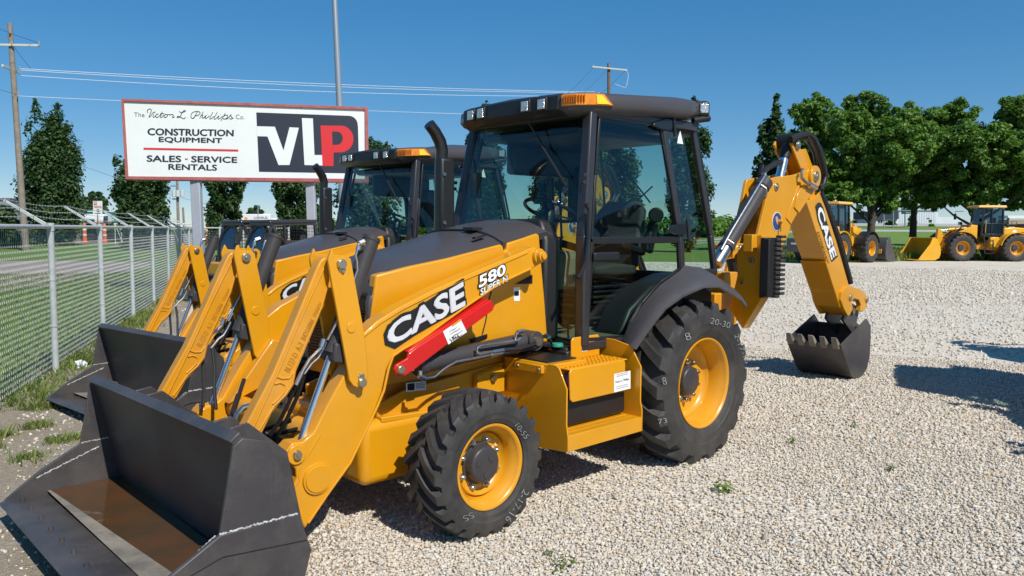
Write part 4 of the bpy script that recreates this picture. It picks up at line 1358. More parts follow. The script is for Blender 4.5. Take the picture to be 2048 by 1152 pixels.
    add(m, 'dipper_rod', M['chrome'], parent=dc)
    # hose bundle over the knuckle
    rng = random.Random(11)
    for k in range(6):
        m = MB()
        yk_ = YB0 + 0.02 + k * 0.055
        pts = [(1582, 284), (1600, 275), (1616, 275), (1627, 284), (1635, 304), (1643, 334), (1646, 358), (1643, 374), (1636, 382)]
        m.tube([at(x + rng.uniform(-2.5, 2.5) + (k % 3 - 1.4) * 4.5 * (i_ > 1), y + rng.uniform(-2, 2) - (k % 3) * 2.5, Y=yk_) for i_, (x, y) in enumerate(pts)], 0.030, 10)
        add(m, 'knuckle_hose', M['hose'], smooth=50)
    m = MB()
    m.tube([at(x, y, Y=YB1 - 0.06) for x, y in ((1640, 386), (1650, 410), (1676, 480), (1700, 566))], 0.030, 8)
    m.tube([at(x, y, Y=YB0 + 0.12) for x, y in ((1642, 386), (1654, 412), (1680, 482), (1702, 566))], 0.030, 8)
    add(m, 'dipper_hose', M['hose'], split=True)
    # bucket linkage
    m = MB()
    cpx = [(1682, 600), (1684, 584), (1692, 574), (1704, 572), (1712, 576), (1722, 579), (1732, 588), (1736, 601), (1733, 616), (1726, 624), (1720, 622), (1722, 610), (1718, 600), (1708, 597), (1704, 604), (1706, 618), (1700, 630), (1696, 632), (1688, 618)]
    m.ply(xz(cpx, YB1 + 0.03), YB1 - 0.03, YB1 + 0.03)
    m.ply(xz(cpx, YB1 + 0.03), YB0 - 0.03, YB0 + 0.03)
    lk = add(m, 'bucket_link', O, bevel=0.008, seg=3)
    for x, y in ((1700, 595), (1733, 599)):
        c = at(x, y, Y=YB1 + 0.03)
        m = MB().cyl((c.x, YB0 - 0.04, c.z), (c.x, YB1 + 0.045, c.z), 0.036, n=20)
        add(m, 'link_bolt', M['bolt'], parent=lk, bevel=0.003)
    # digging bucket
    YL, YR = 0.50, -0.16
    sp_ = xz([(1682, 690), (1734, 637.5), (1742, 652), (1741.5, 684), (1739.5, 714), (1734, 738), (1724, 753), (1712, 759.5), (1703, 753), (1690, 716)], YL)
    m = MB()
    m.ply(sp_, YL - 0.02, YL)
    m.ply(sp_, YR, YR + 0.02)
    shell = sp_[1:]
    ins = []
    ccx = sum(p[0] for p in sp_) / len(sp_)
    ccz = sum(p[1] for p in sp_) / len(sp_)
    outer = sp_[2:] + [sp_[0]]
    inner = [(p[0] + (ccx - p[0]) * 0.07, p[1] + (ccz - p[1]) * 0.07) for p in outer]
    m.ply(outer + inner[::-1], YR + 0.015, YL - 0.015)
    earp = xz([(1690, 640), (1697, 618), (1706, 606), (1717, 612), (1722, 626), (1718, 645), (1728, 655), (1712, 672)], 0.34)
    for y in (0.10, 0.30):
        m.ply(earp, y - 0.015, y + 0.015)
    db = add(m, 'digging_bucket', M['bucket'], bevel=0.004)
    c = at(1706, 622, Y=0.33)
    m = MB().cyl((c.x, 0.04, c.z), (c.x, 0.345, c.z), 0.038, n=20)
    add(m, 'bucket_pin', M['bolt'], parent=db)
    li, lo2 = Vector((sp_[0][0], 0, sp_[0][1])), Vector((sp_[-1][0], 0, sp_[-1][1]))
    dd = (li - lo2).normalized()
    nn = Vector((dd.z, 0, -dd.x))
    for k in range(5):
        y = YL - 0.06 - k * (YL - YR - 0.12) / 4
        base = li + Vector((0, y, 0)) - dd * 0.05
        m = MB()
        r0 = [base + nn * 0.028 + Vector((0, q, 0)) for q in (-0.038, 0.038)] + [base - nn * 0.028 + Vector((0, q, 0)) for q in (0.038, -0.038)]
        p1 = base + dd * 0.085
        r1 = [p1 + nn * 0.026 + Vector((0, q, 0)) for q in (-0.034, 0.034)] + [p1 - nn * 0.022 + Vector((0, q, 0)) for q in (0.034, -0.034)]
        p2 = base + dd * 0.155
        r2 = [p2 + nn * 0.006 + Vector((0, q, 0)) for q in (-0.030, 0.030)] + [p2 - nn * 0.004 + Vector((0, q, 0)) for q in (0.030, -0.030)]
        m.loft([r0, r1, r2])
        add(m, 'bucket_tooth', M['bucketdirt'], parent=db, bevel=0.004)
    # stabilisers
    XS = -1.22
    for s in both:
        q = [at(x, y, X=XS) for x, y in ((1473, 507), (1496, 474), (1514, 470), (1524, 470), (1525, 594), (1485, 658), (1459, 617), (1476, 545))]
        m = MB().slab(q, (-0.13, 0, 0))
        m.box((q[2].x + 0.03, q[1].y * 0.5 + q[2].y * 0.5, q[2].z - 0.07), (0.10, abs(q[2].y - q[1].y), 0.15))
        sg_ = add(m, 'stabiliser_leg', O, s, bevel=0.005)
        for x, y in ((1505, 521), (1487, 565)):
            c = at(x, y, X=XS)
            m = MB().cyl(c - Vector((0.01, 0, 0)), c + Vector((0.03, 0, 0)), 0.028 if y < 540 else 0.016, 0.024 if y < 540 else 0.016, 16)
            add(m, 'stabiliser_pin', M['bolt'] if y < 540 else M['steel'], s, parent=sg_, bevel=0.002)
        e = at(1526, 535, X=XS)
        m = MB()
        m.box((XS - 0.06, e.y + 0.035, e.z - 0.0), (0.28, 0.05, 0.52))
        m.box((XS + 0.03, e.y + 0.07, e.z), (0.10, 0.05, 0.50))
        pad = add(m, 'stabiliser_pad', M['black'], s, bevel=0.008)
        m = MB()
        for k in range(13):
            z = e.z - 0.25 + k * 0.0415
            m.box((XS - 0.06, e.y + 0.085, z), (0.07, 0.06, 0.024))
            m.box((XS - 0.155, e.y + 0.080, z + 0.02), (0.08, 0.06, 0.024))
        add(m, 'pad_chain', M['rubber'], s, parent=pad, bevel=0.004)
    return T
bh = make_backhoe()
def settle(o):
    for c in o.children: settle(c)
b2 = dup(bh)
b2.location = (-1.02, -3.53, -0.05)
b2.rotation_euler = (0, 0, 0.0783)
b2['label'] = 'orange backhoe loader parked second in the row, between the nearest one and the fence'

# a third machine of the row stands just outside the frame on the right; its raised boom shades the gravel
b3 = dup(bh)
b3.location = (-4.7, 3.8, 0)
b3.rotation_euler = (0, 0, math.radians(18))
b3['label'] = 'orange backhoe loader just outside the right picture edge, only its shadow on the gravel shows'
# ------------------------------------------------------------------ ground
def ground_z(x, y):
    return 0.0
def sheet(name, pts, z, m, lab='structure'):
    mb = MB()
    mb.add([(p[0], p[1], z) for p in pts], [tuple(range(len(pts)))])
    o = mb.build(name, m, None, smooth=0)
    kind(o, lab)
    return o

def ground_mat(name, cols, scale, scale2, rough=0.95, bump=0.4, detail=8, bscale=None, big=0.35, bigcol=None):
    m = bpy.data.materials.new(name)
    m.use_nodes = True
    nt = m.node_tree
    b = nt.nodes['Principled BSDF']
    b.inputs['Roughness'].default_value = rough
    b.inputs['Specular IOR Level'].default_value = 0.2
    tc = nt.nodes.new('ShaderNodeTexCoord')
    n = nt.nodes.new('ShaderNodeTexNoise')
    n.inputs['Scale'].default_value = scale
    n.inputs['Detail'].default_value = detail
    n.inputs['Roughness'].default_value = 0.7
    nt.links.new(tc.outputs['Object'], n.inputs['Vector'])
    cr = nt.nodes.new('ShaderNodeValToRGB')
    el = cr.color_ramp.elements
    while len(el) < len(cols): el.new(0.5)
    for i, c in enumerate(cols):
        el[i].position = 0.28 + 0.44 * i / (len(cols) - 1)
        el[i].color = (*c, 1)
    nt.links.new(n.outputs['Fac'], cr.inputs['Fac'])
    n2 = nt.nodes.new('ShaderNodeTexNoise')
    n2.inputs['Scale'].default_value = scale2
    n2.inputs['Detail'].default_value = 5
    nt.links.new(tc.outputs['Object'], n2.inputs['Vector'])
    mr = nt.nodes.new('ShaderNodeMapRange')
    mr.inputs['From Min'].default_value = 0.42
    mr.inputs['From Max'].default_value = 0.62
    mr.inputs['To Max'].default_value = big
    nt.links.new(n2.outputs['Fac'], mr.inputs['Value'])
    mx = nt.nodes.new('ShaderNodeMixRGB')
    mx.inputs['Color2'].default_value = (*(bigcol or cols[0]), 1)
    nt.links.new(mr.outputs[0], mx.inputs['Fac'])
    nt.links.new(cr.outputs['Color'], mx.inputs['Color1'])
    nt.links.new(mx.outputs[0], b.inputs['Base Color'])
    bp = nt.nodes.new('ShaderNodeBump')
    bp.inputs['Strength'].default_value = bump
    bp.inputs['Distance'].default_value = 0.05
    n3 = nt.nodes.new('ShaderNodeTexNoise')
    n3.inputs['Scale'].default_value = bscale or scale * 2
    n3.inputs['Detail'].default_value = 6
    nt.links.new(tc.outputs['Object'], n3.inputs['Vector'])
    nt.links.new(n3.outputs['Fac'], bp.inputs['Height'])
    nt.links.new(bp.outputs[0], b.inputs['Normal'])
    return m

STONE = [(0.38, 0.34, 0.29), (0.60, 0.53, 0.42), (0.50, 0.455, 0.385), (0.66, 0.61, 0.515), (0.56, 0.435, 0.30), (0.62, 0.58, 0.51), (0.48, 0.455, 0.42), (0.69, 0.64, 0.55), (0.58, 0.49, 0.365)]
def gravel_mat():
    m = bpy.data.materials.new('gravel')
    m.use_nodes = True
    nt = m.node_tree
    L = nt.links.new
    b = nt.nodes['Principled BSDF']
    b.inputs['Roughness'].default_value = 0.92
    b.inputs['Specular IOR Level'].default_value = 0.25
    tc = nt.nodes.new('ShaderNodeTexCoord')
    wv = nt.nodes.new('ShaderNodeTexNoise')
    wv.inputs['Scale'].default_value = 30
    L(tc.outputs['Object'], wv.inputs['Vector'])
    ad = nt.nodes.new('ShaderNodeVectorMath')
    ad.operation = 'MULTIPLY_ADD'
    ad.inputs[1].default_value = (0.03, 0.03, 0.0)
    L(wv.outputs['Color'], ad.inputs[0])
    L(tc.outputs['Object'], ad.inputs[2])
    vo = nt.nodes.new('ShaderNodeTexVoronoi')
    vo.inputs['Scale'].default_value = 34
    L(ad.outputs[0], vo.inputs['Vector'])
    sp = nt.nodes.new('ShaderNodeSeparateColor')
    L(vo.outputs['Color'], sp.inputs[0])
    cr = nt.nodes.new('ShaderNodeValToRGB')
    el = cr.color_ramp.elements
    while len(el) < len(STONE): el.new(0.5)
    for i, c in enumerate(STONE):
        el[i].position = i / (len(STONE) - 1)
        el[i].color = (*[min(0.75, q * 1.12) for q in c], 1)
    L(sp.outputs[0], cr.inputs['Fac'])
    # patches where brown fines lie between the stones
    n2 = nt.nodes.new('ShaderNodeTexNoise')
    n2.inputs['Scale'].default_value = 0.55
    n2.inputs['Detail'].default_value = 7
    L(tc.outputs['Object'], n2.inputs['Vector'])
    mr = nt.nodes.new('ShaderNodeMapRange')
    mr.inputs['From Min'].default_value = 0.52
    mr.inputs['From Max'].default_value = 0.72
    mr.inputs['To Max'].default_value = 0.55
    L(n2.outputs['Fac'], mr.inputs['Value'])
    mx = nt.nodes.new('ShaderNodeMixRGB')
    mx.inputs['Color2'].default_value = (0.46, 0.36, 0.26, 1)
    L(mr.outputs[0], mx.inputs['Fac'])
    L(cr.outputs['Color'], mx.inputs['Color1'])
    L(mx.outputs[0], b.inputs['Base Color'])
    bp = nt.nodes.new('ShaderNodeBump')
    bp.inputs['Strength'].default_value = 1.0
    bp.inputs['Distance'].default_value = 0.014
    bp.invert = True
    L(vo.outputs['Distance'], bp.inputs['Height'])
    L(bp.outputs[0], b.inputs['Normal'])
    return m

F0 = Vector((2.651, -6.152, 0))            # first fence post and the run of the fence
FD = Vector((-0.440, -0.898, 0)).normalized()
FN = Vector((FD.y, -FD.x, 0))              # away from the lot
if FN.dot(Vector((-CAM.x, -CAM.y, 0)) + F0) < 0: FN = -FN
def fp(d, off=0.0, z=0.0): 
    q = F0 + FD * d + FN * off
    return Vector((q.x, q.y, z))

GR = ground_mat('grass', [(0.070, 0.140, 0.026), (0.115, 0.215, 0.040), (0.175, 0.285, 0.062), (0.25, 0.32, 0.10)], 5, 0.12, bump=0.9, bscale=30, big=0.5, bigcol=(0.17, 0.20, 0.07))
sheet('ground', [(-900, -900), (900, -900), (900, 900), (-900, 900)], -0.03, GR)
lot = [fp(-14, -0.35), fp(16.0, -0.35), (-13, -26), (-25, -27), (-33.5, -18.5), (-37.5, -15.4), (-43.5, -13.2), (-52.0, -8.2), (-60, -2), (-60, 40), (40, 40), (40, fp(-14).y)]
sheet('gravel_lot', [(p[0], p[1]) for p in lot], -0.004, gravel_mat())
verge = ground_mat('dirt_verge', [(0.27, 0.21, 0.14), (0.42, 0.35, 0.26), (0.52, 0.46, 0.37), (0.60, 0.56, 0.47)], 22, 0.9, bump=0.9, bscale=90, big=0.5, bigcol=(0.38, 0.30, 0.20))
pv = [fp(-9, 0.25), fp(15.5, 0.25), fp(15.5, -0.7), fp(9, -0.75), fp(4, -1.0), fp(2, -1.6), fp(0, -2.0), fp(-2, -2.6), fp(-9, -3)]
sheet('dirt_verge', [(p.x, p.y) for p in pv], 0.0, verge)
TRK = ground_mat('dirt_track', [(0.26, 0.215, 0.18), (0.36, 0.31, 0.27), (0.44, 0.39, 0.35)], 3, 0.3, bump=0.3)
pts = [at(x, y, Z=0) for x, y in ((-260, 592), (0, 581), (60, 574), (130, 562), (200, 548), (300, 534), (300, 524), (200, 522), (100, 520), (0, 522), (-260, 528))]
sheet('dirt_track', [(p.x, p.y) for p in pts], -0.022, TRK)
RD = ground_mat('road', [(0.20, 0.165, 0.125), (0.27, 0.22, 0.17), (0.33, 0.275, 0.21)], 1.0, 0.1, bump=0.05)
pts = [at(x, y, Z=0) for x, y in ((-200, 484), (130, 487), (380, 486), (660, 489), (660, 471), (380, 468), (-200, 464))]
sheet('road', [(p.x, p.y) for p in pts], -0.02, RD)

from mathutils import noise
# stones lying on the near part of the lot
def stones():
    rng = np.random.default_rng(5)
    t = (1 + 5 ** 0.5) / 2
    ico = np.array([(-1, t, 0), (1, t, 0), (-1, -t, 0), (1, -t, 0), (0, -1, t), (0, 1, t), (0, -1, -t), (0, 1, -t), (t, 0, -1), (t, 0, 1), (-t, 0, -1), (-t, 0, 1)]) / np.sqrt(1 + t * t)
    fc = np.array([(0, 11, 5), (0, 5, 1), (0, 1, 7), (0, 7, 10), (0, 10, 11), (1, 5, 9), (5, 11, 4), (11, 10, 2), (10, 7, 6), (7, 1, 8), (3, 9, 4), (3, 4, 2), (3, 2, 6), (3, 6, 8), (3, 8, 9), (4, 9, 5), (2, 4, 11), (6, 2, 10), (8, 6, 7), (9, 8, 1)])
    N = 240000
    # scatter in view, denser near the camera
    ang0 = math.atan2(DR.y, DR.x)
    r = 2.2 + 9.8 * rng.random(N) ** 0.95
    a = ang0 + (rng.random(N) - 0.5) * R(80)
    # farther out, fewer and coarser ones
    r2 = 12.0 + 30.0 * rng.random(60000) ** 0.85
    r = np.concatenate([r, r2])
    a = np.concatenate([a, ang0 + (rng.random(60000) - 0.5) * R(80)])
    N = len(r)
    x = CAM.x + r * np.cos(a)
    y = CAM.y + r * np.sin(a)
    dd = (x - F0.x) * FN.x + (y - F0.y) * FN.y
    sparse = dd > -2.4
    keep = (dd < -0.25) & (x * DR.x + y * DR.y < 36.0) & (~sparse | (rng.random(N) < 0.05))
    # thinner cover where brown fines have worked up
    thin = np.array([noise.noise(Vector((px_ * 0.45, py_ * 0.45, 3.1))) + 0.5 * noise.noise(Vector((px_ * 1.3, py_ * 1.3, 9.2))) for px_, py_ in zip(x, y)])
    keep &= ~((thin > 0.20) & (rng.random(N) < 0.55) & (r < 14))
    x, y, r = x[keep], y[keep], r[keep]
    n = len(x)
    sz = (0.0056 + 0.0066 * rng.random(n) ** 1.6) * (1 + 0.35 * (r > 7) + 0.9 * (r > 12) + 0.9 * (r > 22))
    big = rng.random(n) < 0.04
    sz[big] *= 1.5
    sc = np.stack([1.25 * (0.75 + 0.5 * rng.random(n)), 1.0 * (0.75 + 0.5 * rng.random(n)), 0.56 * (0.7 + 0.6 * rng.random(n))], 1) * sz[:, None]
    u = rng.normal(size=(n, 4))
    u[:, 1:3] *= 0.35
    u /= np.linalg.norm(u, axis=1)[:, None]
    w_, a_, b_, c_ = u.T
    Rm = np.stack([1 - 2 * (b_ * b_ + c_ * c_), 2 * (a_ * b_ - c_ * w_), 2 * (a_ * c_ + b_ * w_), 2 * (a_ * b_ + c_ * w_), 1 - 2 * (a_ * a_ + c_ * c_), 2 * (b_ * c_ - a_ * w_), 2 * (a_ * c_ - b_ * w_), 2 * (b_ * c_ + a_ * w_), 1 - 2 * (a_ * a_ + b_ * b_)], 1).reshape(n, 3, 3)
    V = ico[None] * (1 + 0.26 * rng.normal(size=(n, 12, 1)).clip(-1.6, 1.6))
    V = V * sc[:, None, :]
    V = np.einsum('nij,nkj->nki', Rm, V)
    zz = sc[:, 2] * 0.25 + 0.004 * rng.random(n)
    V += np.stack([x, y, zz], 1)[:, None, :]
    Fc = fc[None] + (12 * np.arange(n))[:, None, None]
    me = bpy.data.meshes.new('gravel_stones')
    nv, nf = n * 12, n * 20
    me.vertices.add(nv)
    me.vertices.foreach_set('co', V.reshape(-1).astype(np.float32))
    me.loops.add(nf * 3)
    me.loops.foreach_set('vertex_index', Fc.reshape(-1).astype(np.int32))
    me.polygons.add(nf)
    me.polygons.foreach_set('loop_start', (3 * np.arange(nf)).astype(np.int32))
    me.update(calc_edges=True)
    me.materials.append(island_mat('gravel_stone', STONE, 0.85, spec=0.3))
    o = bpy.data.objects.new('gravel_stones', me)
    COL.objects.link(o)
    kind(o, 'stuff')
stones()

# ------------------------------------------------------------------ plants
LEAF = {}
LEAF['dark'] = island_mat('leaf_dark', [(0.026, 0.056, 0.022), (0.044, 0.088, 0.028), (0.070, 0.128, 0.036)], 0.5, trans=0.25)
LEAF['mid'] = island_mat('leaf_mid', [(0.06, 0.125, 0.022), (0.105, 0.205, 0.034), (0.17, 0.29, 0.05)], 0.5, trans=0.28)
LEAF['grass'] = island_mat('grass_blade', [(0.09, 0.15, 0.028), (0.15, 0.23, 0.048), (0.26, 0.25, 0.09), (0.12, 0.17, 0.03)], 0.7, trans=0.25)
LEAF['weed'] = island_mat('weed_leaf', [(0.06, 0.13, 0.02), (0.12, 0.21, 0.03), (0.20, 0.26, 0.06)], 0.6, trans=0.3)
BARK = mat('bark', (0.085, 0.068, 0.052), 0.9, var=0.4, vscale=6, bump=0.5, bscale=18)

def leaves_mesh(name, P, Nn, size, m, parent, rng, aspect=0.6):
    """leaf faces: diamonds bent along the midrib, one loose piece each"""
    n = len(P)
    t = rng.normal(size=(n, 3))
    t -= Nn * (t * Nn).sum(1)[:, None]
    t /= np.linalg.norm(t, axis=1)[:, None] + 1e-9
    b = np.cross(Nn, t)
    s = size * (0.6 + 0.8 * rng.random(n))
    L, W = s[:, None], (s * aspect)[:, None]
    V = np.stack([P - t * L, P + b * W + Nn * W * 0.3, P + t * L, P - b * W + Nn * W * 0.3], 1)
    me = bpy.data.meshes.new(name)
    me.vertices.add(n * 4)
    me.vertices.foreach_set('co', V.reshape(-1).astype(np.float32))
    me.loops.add(n * 6)
    f = np.array([0, 1, 2, 0, 2, 3])[None] + 4 * np.arange(n)[:, None]
    me.loops.foreach_set('vertex_index', f.reshape(-1).astype(np.int32))
    me.polygons.add(n * 2)
    me.polygons.foreach_set('loop_start', (3 * np.arange(n * 2)).astype(np.int32))
    me.update(calc_edges=True)
    me.materials.append(m)
    o = bpy.data.objects.new(name, me)
    COL.objects.link(o)
    o.parent = parent
    return o

def tree(label, base, H, half, seed, leafm, shape='round', nclump=70, per=190, leaf=0.22, trunk=0.25, bare=0.25, lean=0.0, group=None, tops=None, kindname='tree', clumpr=None, lobes=None):
    """base on the ground, H high, half-width half; crown from bare*H upwards"""
    rng = np.random.default_rng(seed)
    T = thing(kindname, label, 'tree', base, 0, group)
    cl = []
    z0 = H * bare
    if lobes:
        # boughs read off the crown's outline, each filled with leaf clumps
        for lx, lz, lr in lobes:
            ly = rng.normal() * half * 0.34
            lr *= 1.12
            for k in range(int(18 + 34 * (lr / 1.6) ** 2)):
                d = rng.normal(size=3)
                d /= np.linalg.norm(d)
                q = d * lr * rng.random() ** 0.45
                cl.append((lx + q[0], ly + q[1] * 1.3, max(lz + q[2] * 0.95, H * 0.10), 0.40 * (0.5 + 0.9 * rng.random()) * max(0.7, lr / 1.6)))
        for k in range(int(nclump)):
            u = rng.random()
            a = rng.random() * 2 * math.pi
            rr = half * 0.8 * math.sqrt(rng.random()) * math.sin(math.pi * (0.15 + 0.75 * u))
            cl.append((rr * math.cos(a), rr * math.sin(a) * 1.1, H * (bare + 0.12 + (0.70 - bare) * u), 0.55 * (0.6 + 0.8 * rng.random())))
    else:
        boughs = [(rng.random() * 2 * math.pi, 0.25 + 0.75 * rng.random(), 0.72 + 0.36 * rng.random()) for _ in range(7)]
        while len(cl) < nclump:
            u = rng.random()
            if shape == 'column':
                prof = min(1.0, 0.78 + 0.8 * u) * (1 - max(0.0, (u - 0.55) / 0.45) ** 2.4 * 0.78)
            elif shape == 'poplar':
                prof = 0.55 + 0.45 * math.sin(math.pi * (u * 0.85 + 0.1)) if u < 0.55 else 1.0 - ((u - 0.55) / 0.45) ** 1.5 * 0.9
            else:
                prof = math.sin(math.pi * (0.10 + 0.84 * u)) ** 0.62
            ba, br, bh = boughs[rng.integers(len(boughs))]
            if u > bh and shape != 'round': continue          # upright boughs end at different heights
            a = ba + rng.normal() * 0.55
            rr = half * prof * (0.25 + 0.75 * rng.random() ** 0.7) * (0.7 + 0.3 * br)
            z = z0 + (H - z0) * min(u, 1.0)
            cr_ = (clumpr or half * (0.30 if shape != 'round' else 0.30)) * (0.45 + 0.75 * rng.random()) * (0.6 if u > 0.8 else 1)
            cl.append((rr * math.cos(a) + lean * z, rr * math.sin(a), z, cr_))
    if tops:
        for x, z, cr_ in tops: cl.append((x, 0, z, cr_))
    P, Nn = [], []
    ex = np.array([RT.x, RT.y, 0])                            # x of a clump runs along the row's width
    ey = np.array([DR.x, DR.y, 0])
    rl = clumpr or (0.43 if lobes else half * 0.30)
    for x, y, z, cr_ in cl:
        k = int(per * (cr_ / rl) ** 1.7) + 10
        d = rng.normal(size=(k, 3))
        d /= np.linalg.norm(d, axis=1)[:, None]
        q = d * (cr_ * (0.35 + 0.85 * rng.random(k)))[:, None]
        q[:, 2] *= 1.55 if shape != 'round' else 0.70
        P.append(q + ex * x + ey * y + np.array([0, 0, z]))
        nn = d * 0.8 + rng.normal(size=(k, 3)) * 0.5 + np.array([0, 0, 0.45])
        Nn.append(nn / np.linalg.norm(nn, axis=1)[:, None])
    P, Nn = np.concatenate(P), np.concatenate(Nn)
    leaves_mesh('crown', P, Nn, leaf, leafm, T, rng)
    m = MB()
    top = H * (0.8 if shape != 'round' else 0.62)
    m.tube([Vector(ex) * (lean * z) + Vector((0, 0, z)) for z in (0 - 0.1, H * 0.08, H * 0.3, top)], [trunk * 1.35, trunk, trunk * 0.8, trunk * 0.22], 10)
    for x, y, z, cr_ in cl[:: max(1, len(cl) // 22)]:
        zb = max(H * 0.16, min(z - abs(x) * 0.8 - 0.6, top))
        b0 = Vector(ex) * (lean * zb) + Vector((0, 0, zb))
        e = Vector(ex * x + ey * y) + Vector((0, 0, z))
        mid = b0 * 0.5 + e * 0.5 + Vector((0, 0, -0.02 * H))
        m.tube([b0, mid, e], [trunk * 0.40, trunk * 0.24, trunk * 0.06], 6)
    m.build('trunk', BARK, T, smooth=60)
    return T

def hor(x):                 # picture height of the horizon
    return 453.5 + 12.3 * x / 2048
def ground_at(x, D):        # ground point straight under picture column x at depth D
    q = at(x, hor(x), D=D)
    return Vector((q.x, q.y, 0))
def zat(y, x, D):
    return at(x, y, D=D).z

def ptree(label, xc, ytop, halfpx, D, seed, leafm, base=None, **k):
    b = ground_at(xc, D)
    if base is not None: b.z = base
    H = zat(ytop, xc, D) - b.z
    if 'lobes' in k:
        k['lobes'] = [((x - xc) * D / FPX, at(x, y, D=D).z - b.z, r_ * D / FPX) for x, y, r_ in k['lobes']]
    return tree(label, b, H, halfpx * D / FPX, seed, leafm, **k)

def build_trees():
    col = dict(shape='column', trunk=0.16, bare=0.05, group='columnar trees along the road')
    def tp(D, lst, H0): return lst
    ptree('tall twin-topped columnar tree right of the leaning timber utility pole', 107, 236, 52, 74, 1, LEAF['dark'], nclump=300, per=160, leaf=0.16, tops=[(-1.15, 12.2, 0.6), (-1.2, 12.9, 0.40), (-1.25, 13.5, 0.22), (0.7, 11.9, 0.7), (0.75, 12.6, 0.45), (0.85, 13.1, 0.25), (-2.0, 11.2, 0.5), (1.8, 10.9, 0.5)], **col)
    ptree('leafy tree behind the left half of the billboard, its top hidden by the panel', 290, 296, 50, 62, 2, LEAF['dark'], nclump=120, per=170, leaf=0.155, tops=[(-2.05, 7.0, 0.3), (-2.15, 6.9, 0.2), (-2.0, 4.6, 0.5)], **col)
    ptree('dense columnar tree between the two billboard posts', 449, 268, 38, 62, 3, LEAF['dark'], nclump=120, per=180, leaf=0.155, **col)
    ptree('dark columnar tree behind the right billboard post', 598, 262, 44, 60, 4, LEAF['dark'], nclump=120, per=180, leaf=0.155, **col)
    ptree('dark tree over the roof of the farther backhoe, right of the billboard', 742, 272, 62, 60, 5, LEAF['dark'], nclump=170, per=170, leaf=0.155, tops=[(1.0, 7.6, 0.35), (0.6, 8.1, 0.4)], **col)
    ptree('slim tree peeping out left of the nearest cab roof', 968, 210, 40, 62, 6, LEAF['dark'], nclump=130, per=170, leaf=0.155, tops=[(-0.7, 9.8, 0.3)], **col)
    ptree('columnar tree seen through the windscreen of the nearest cab', 1105, 262, 42, 64, 16, LEAF['dark'], nclump=120, per=170, leaf=0.155, **col)
    ptree('columnar tree seen through the door glass of the nearest cab', 1228, 262, 52, 64, 7, LEAF['dark'], nclump=140, per=170, leaf=0.155, **col)
    ptree('columnar tree showing behind the rear edge of the nearest cab', 1378, 196, 44, 64, 8, LEAF['dark'], nclump=140, per=170, leaf=0.155, **col)
    ptree('slender dark poplar leaning right, behind the tip of the near boom', 1512, 190, 29, 72, 9, LEAF['dark'], base=0.1, shape='poplar', lean=0.10, nclump=150, per=80, leaf=0.20, trunk=0.15, bare=0.04)
    big = dict(shape='round', bare=0.26, trunk=0.30, group='broad shade trees behind the wheel loaders')
    ptree('round light green tree between the poplar and the broad maple', 1612, 205, 62, 66, 10, LEAF['mid'], base=0.2, nclump=24, per=150, leaf=0.13, lobes=[(1600, 236, 30), (1636, 216, 26), (1586, 292, 34), (1640, 280, 38), (1598, 345, 30), (1655, 345, 34), (1575, 330, 22)], **big)
    ptree('broad maple standing behind the left wheel loader, trunk beside its cab', 1742, 192, 108, 60, 11, LEAF['mid'], base=0.3, nclump=40, per=150, leaf=0.13, lobes=[(1690, 248, 38), (1748, 218, 34), (1790, 250, 38), (1700, 305, 46), (1762, 300, 50), (1826, 318, 38), (1662, 332, 32), (1742, 362, 40), (1690, 372, 30), (1800, 372, 30), (1720, 205, 16), (1775, 404, 18), (1658, 392, 22), (1640, 362, 30), (1702, 398, 22), (1820, 385, 28), (1850, 350, 26)], **big)
    ptree('lower bushy tree crown filling the gap between the two broad trees', 1826, 262, 46, 66, 12, LEAF['mid'], base=0.3, nclump=10, per=150, leaf=0.13, lobes=[(1822, 292, 32), (1850, 262, 26), (1846, 330, 34), (1815, 350, 26), (1862, 368, 22)], **big)
    ptree('broadest tree, above the cab of the yellow-bucket wheel loader', 1948, 204, 112, 60, 13, LEAF['mid'], base=0.3, nclump=40, per=150, leaf=0.13, lobes=[(1892, 250, 38), (1938, 226, 30), (1988, 240, 36), (1872, 306, 42), (1930, 296, 50), (1996, 304, 50), (1902, 360, 40), (1962, 366, 44), (2030, 345, 40), (1866, 356, 24), (1885, 398, 20), (1945, 404, 22), (2020, 392, 26), (1862, 392, 24), (1925, 392, 28), (1985, 405, 20)], **big)
    ptree('tree cut by the right picture edge, with a wispy top', 2062, 206, 60, 66, 14, LEAF['dark'], base=0.3, nclump=20, per=150, leaf=0.13, lobes=[(2052, 250, 30), (2040, 215, 14), (2075, 290, 40), (2060, 350, 36), (2090, 380, 30)], **big)
    ptree('low distant tree between the big columnar tree and the no parking sign', 190, 384, 32, 130, 21, LEAF['dark'], nclump=50, per=80, leaf=0.4, shape='round', bare=0.1, trunk=0.2)
    ptree('low shrubby tree at the left picture edge behind the fence', 18, 416, 46, 62, 22, LEAF['dark'], nclump=60, per=80, leaf=0.2, shape='round', bare=0.0, trunk=0.1)
    ptree('low dark tree above the white rental truck', 512, 415, 20, 170, 23, LEAF['dark'], nclump=40, per=70, leaf=0.5, shape='round', bare=0.1, trunk=0.2)
    ptree('round bush under the right green highway sign', 1823, 429, 9, 128, 24, LEAF['mid'], base=1.4, nclump=30, per=60, leaf=0.3, shape='round', bare=0.0, trunk=0.08, kindname='bush')
    ptree('small bush in front of the white warehouse wall', 1863, 440, 7, 128, 25, LEAF['mid'], base=1.6, nclump=20, per=60, leaf=0.3, shape='round', bare=0.0, trunk=0.08, kindname='bush')
    ptree('low shrub under the left green highway sign', 1782, 441, 14, 132, 26, LEAF['dark'], base=1.4, nclump=26, per=60, leaf=0.3, shape='round', bare=0.0, trunk=0.08, kindname='bush')
build_trees()

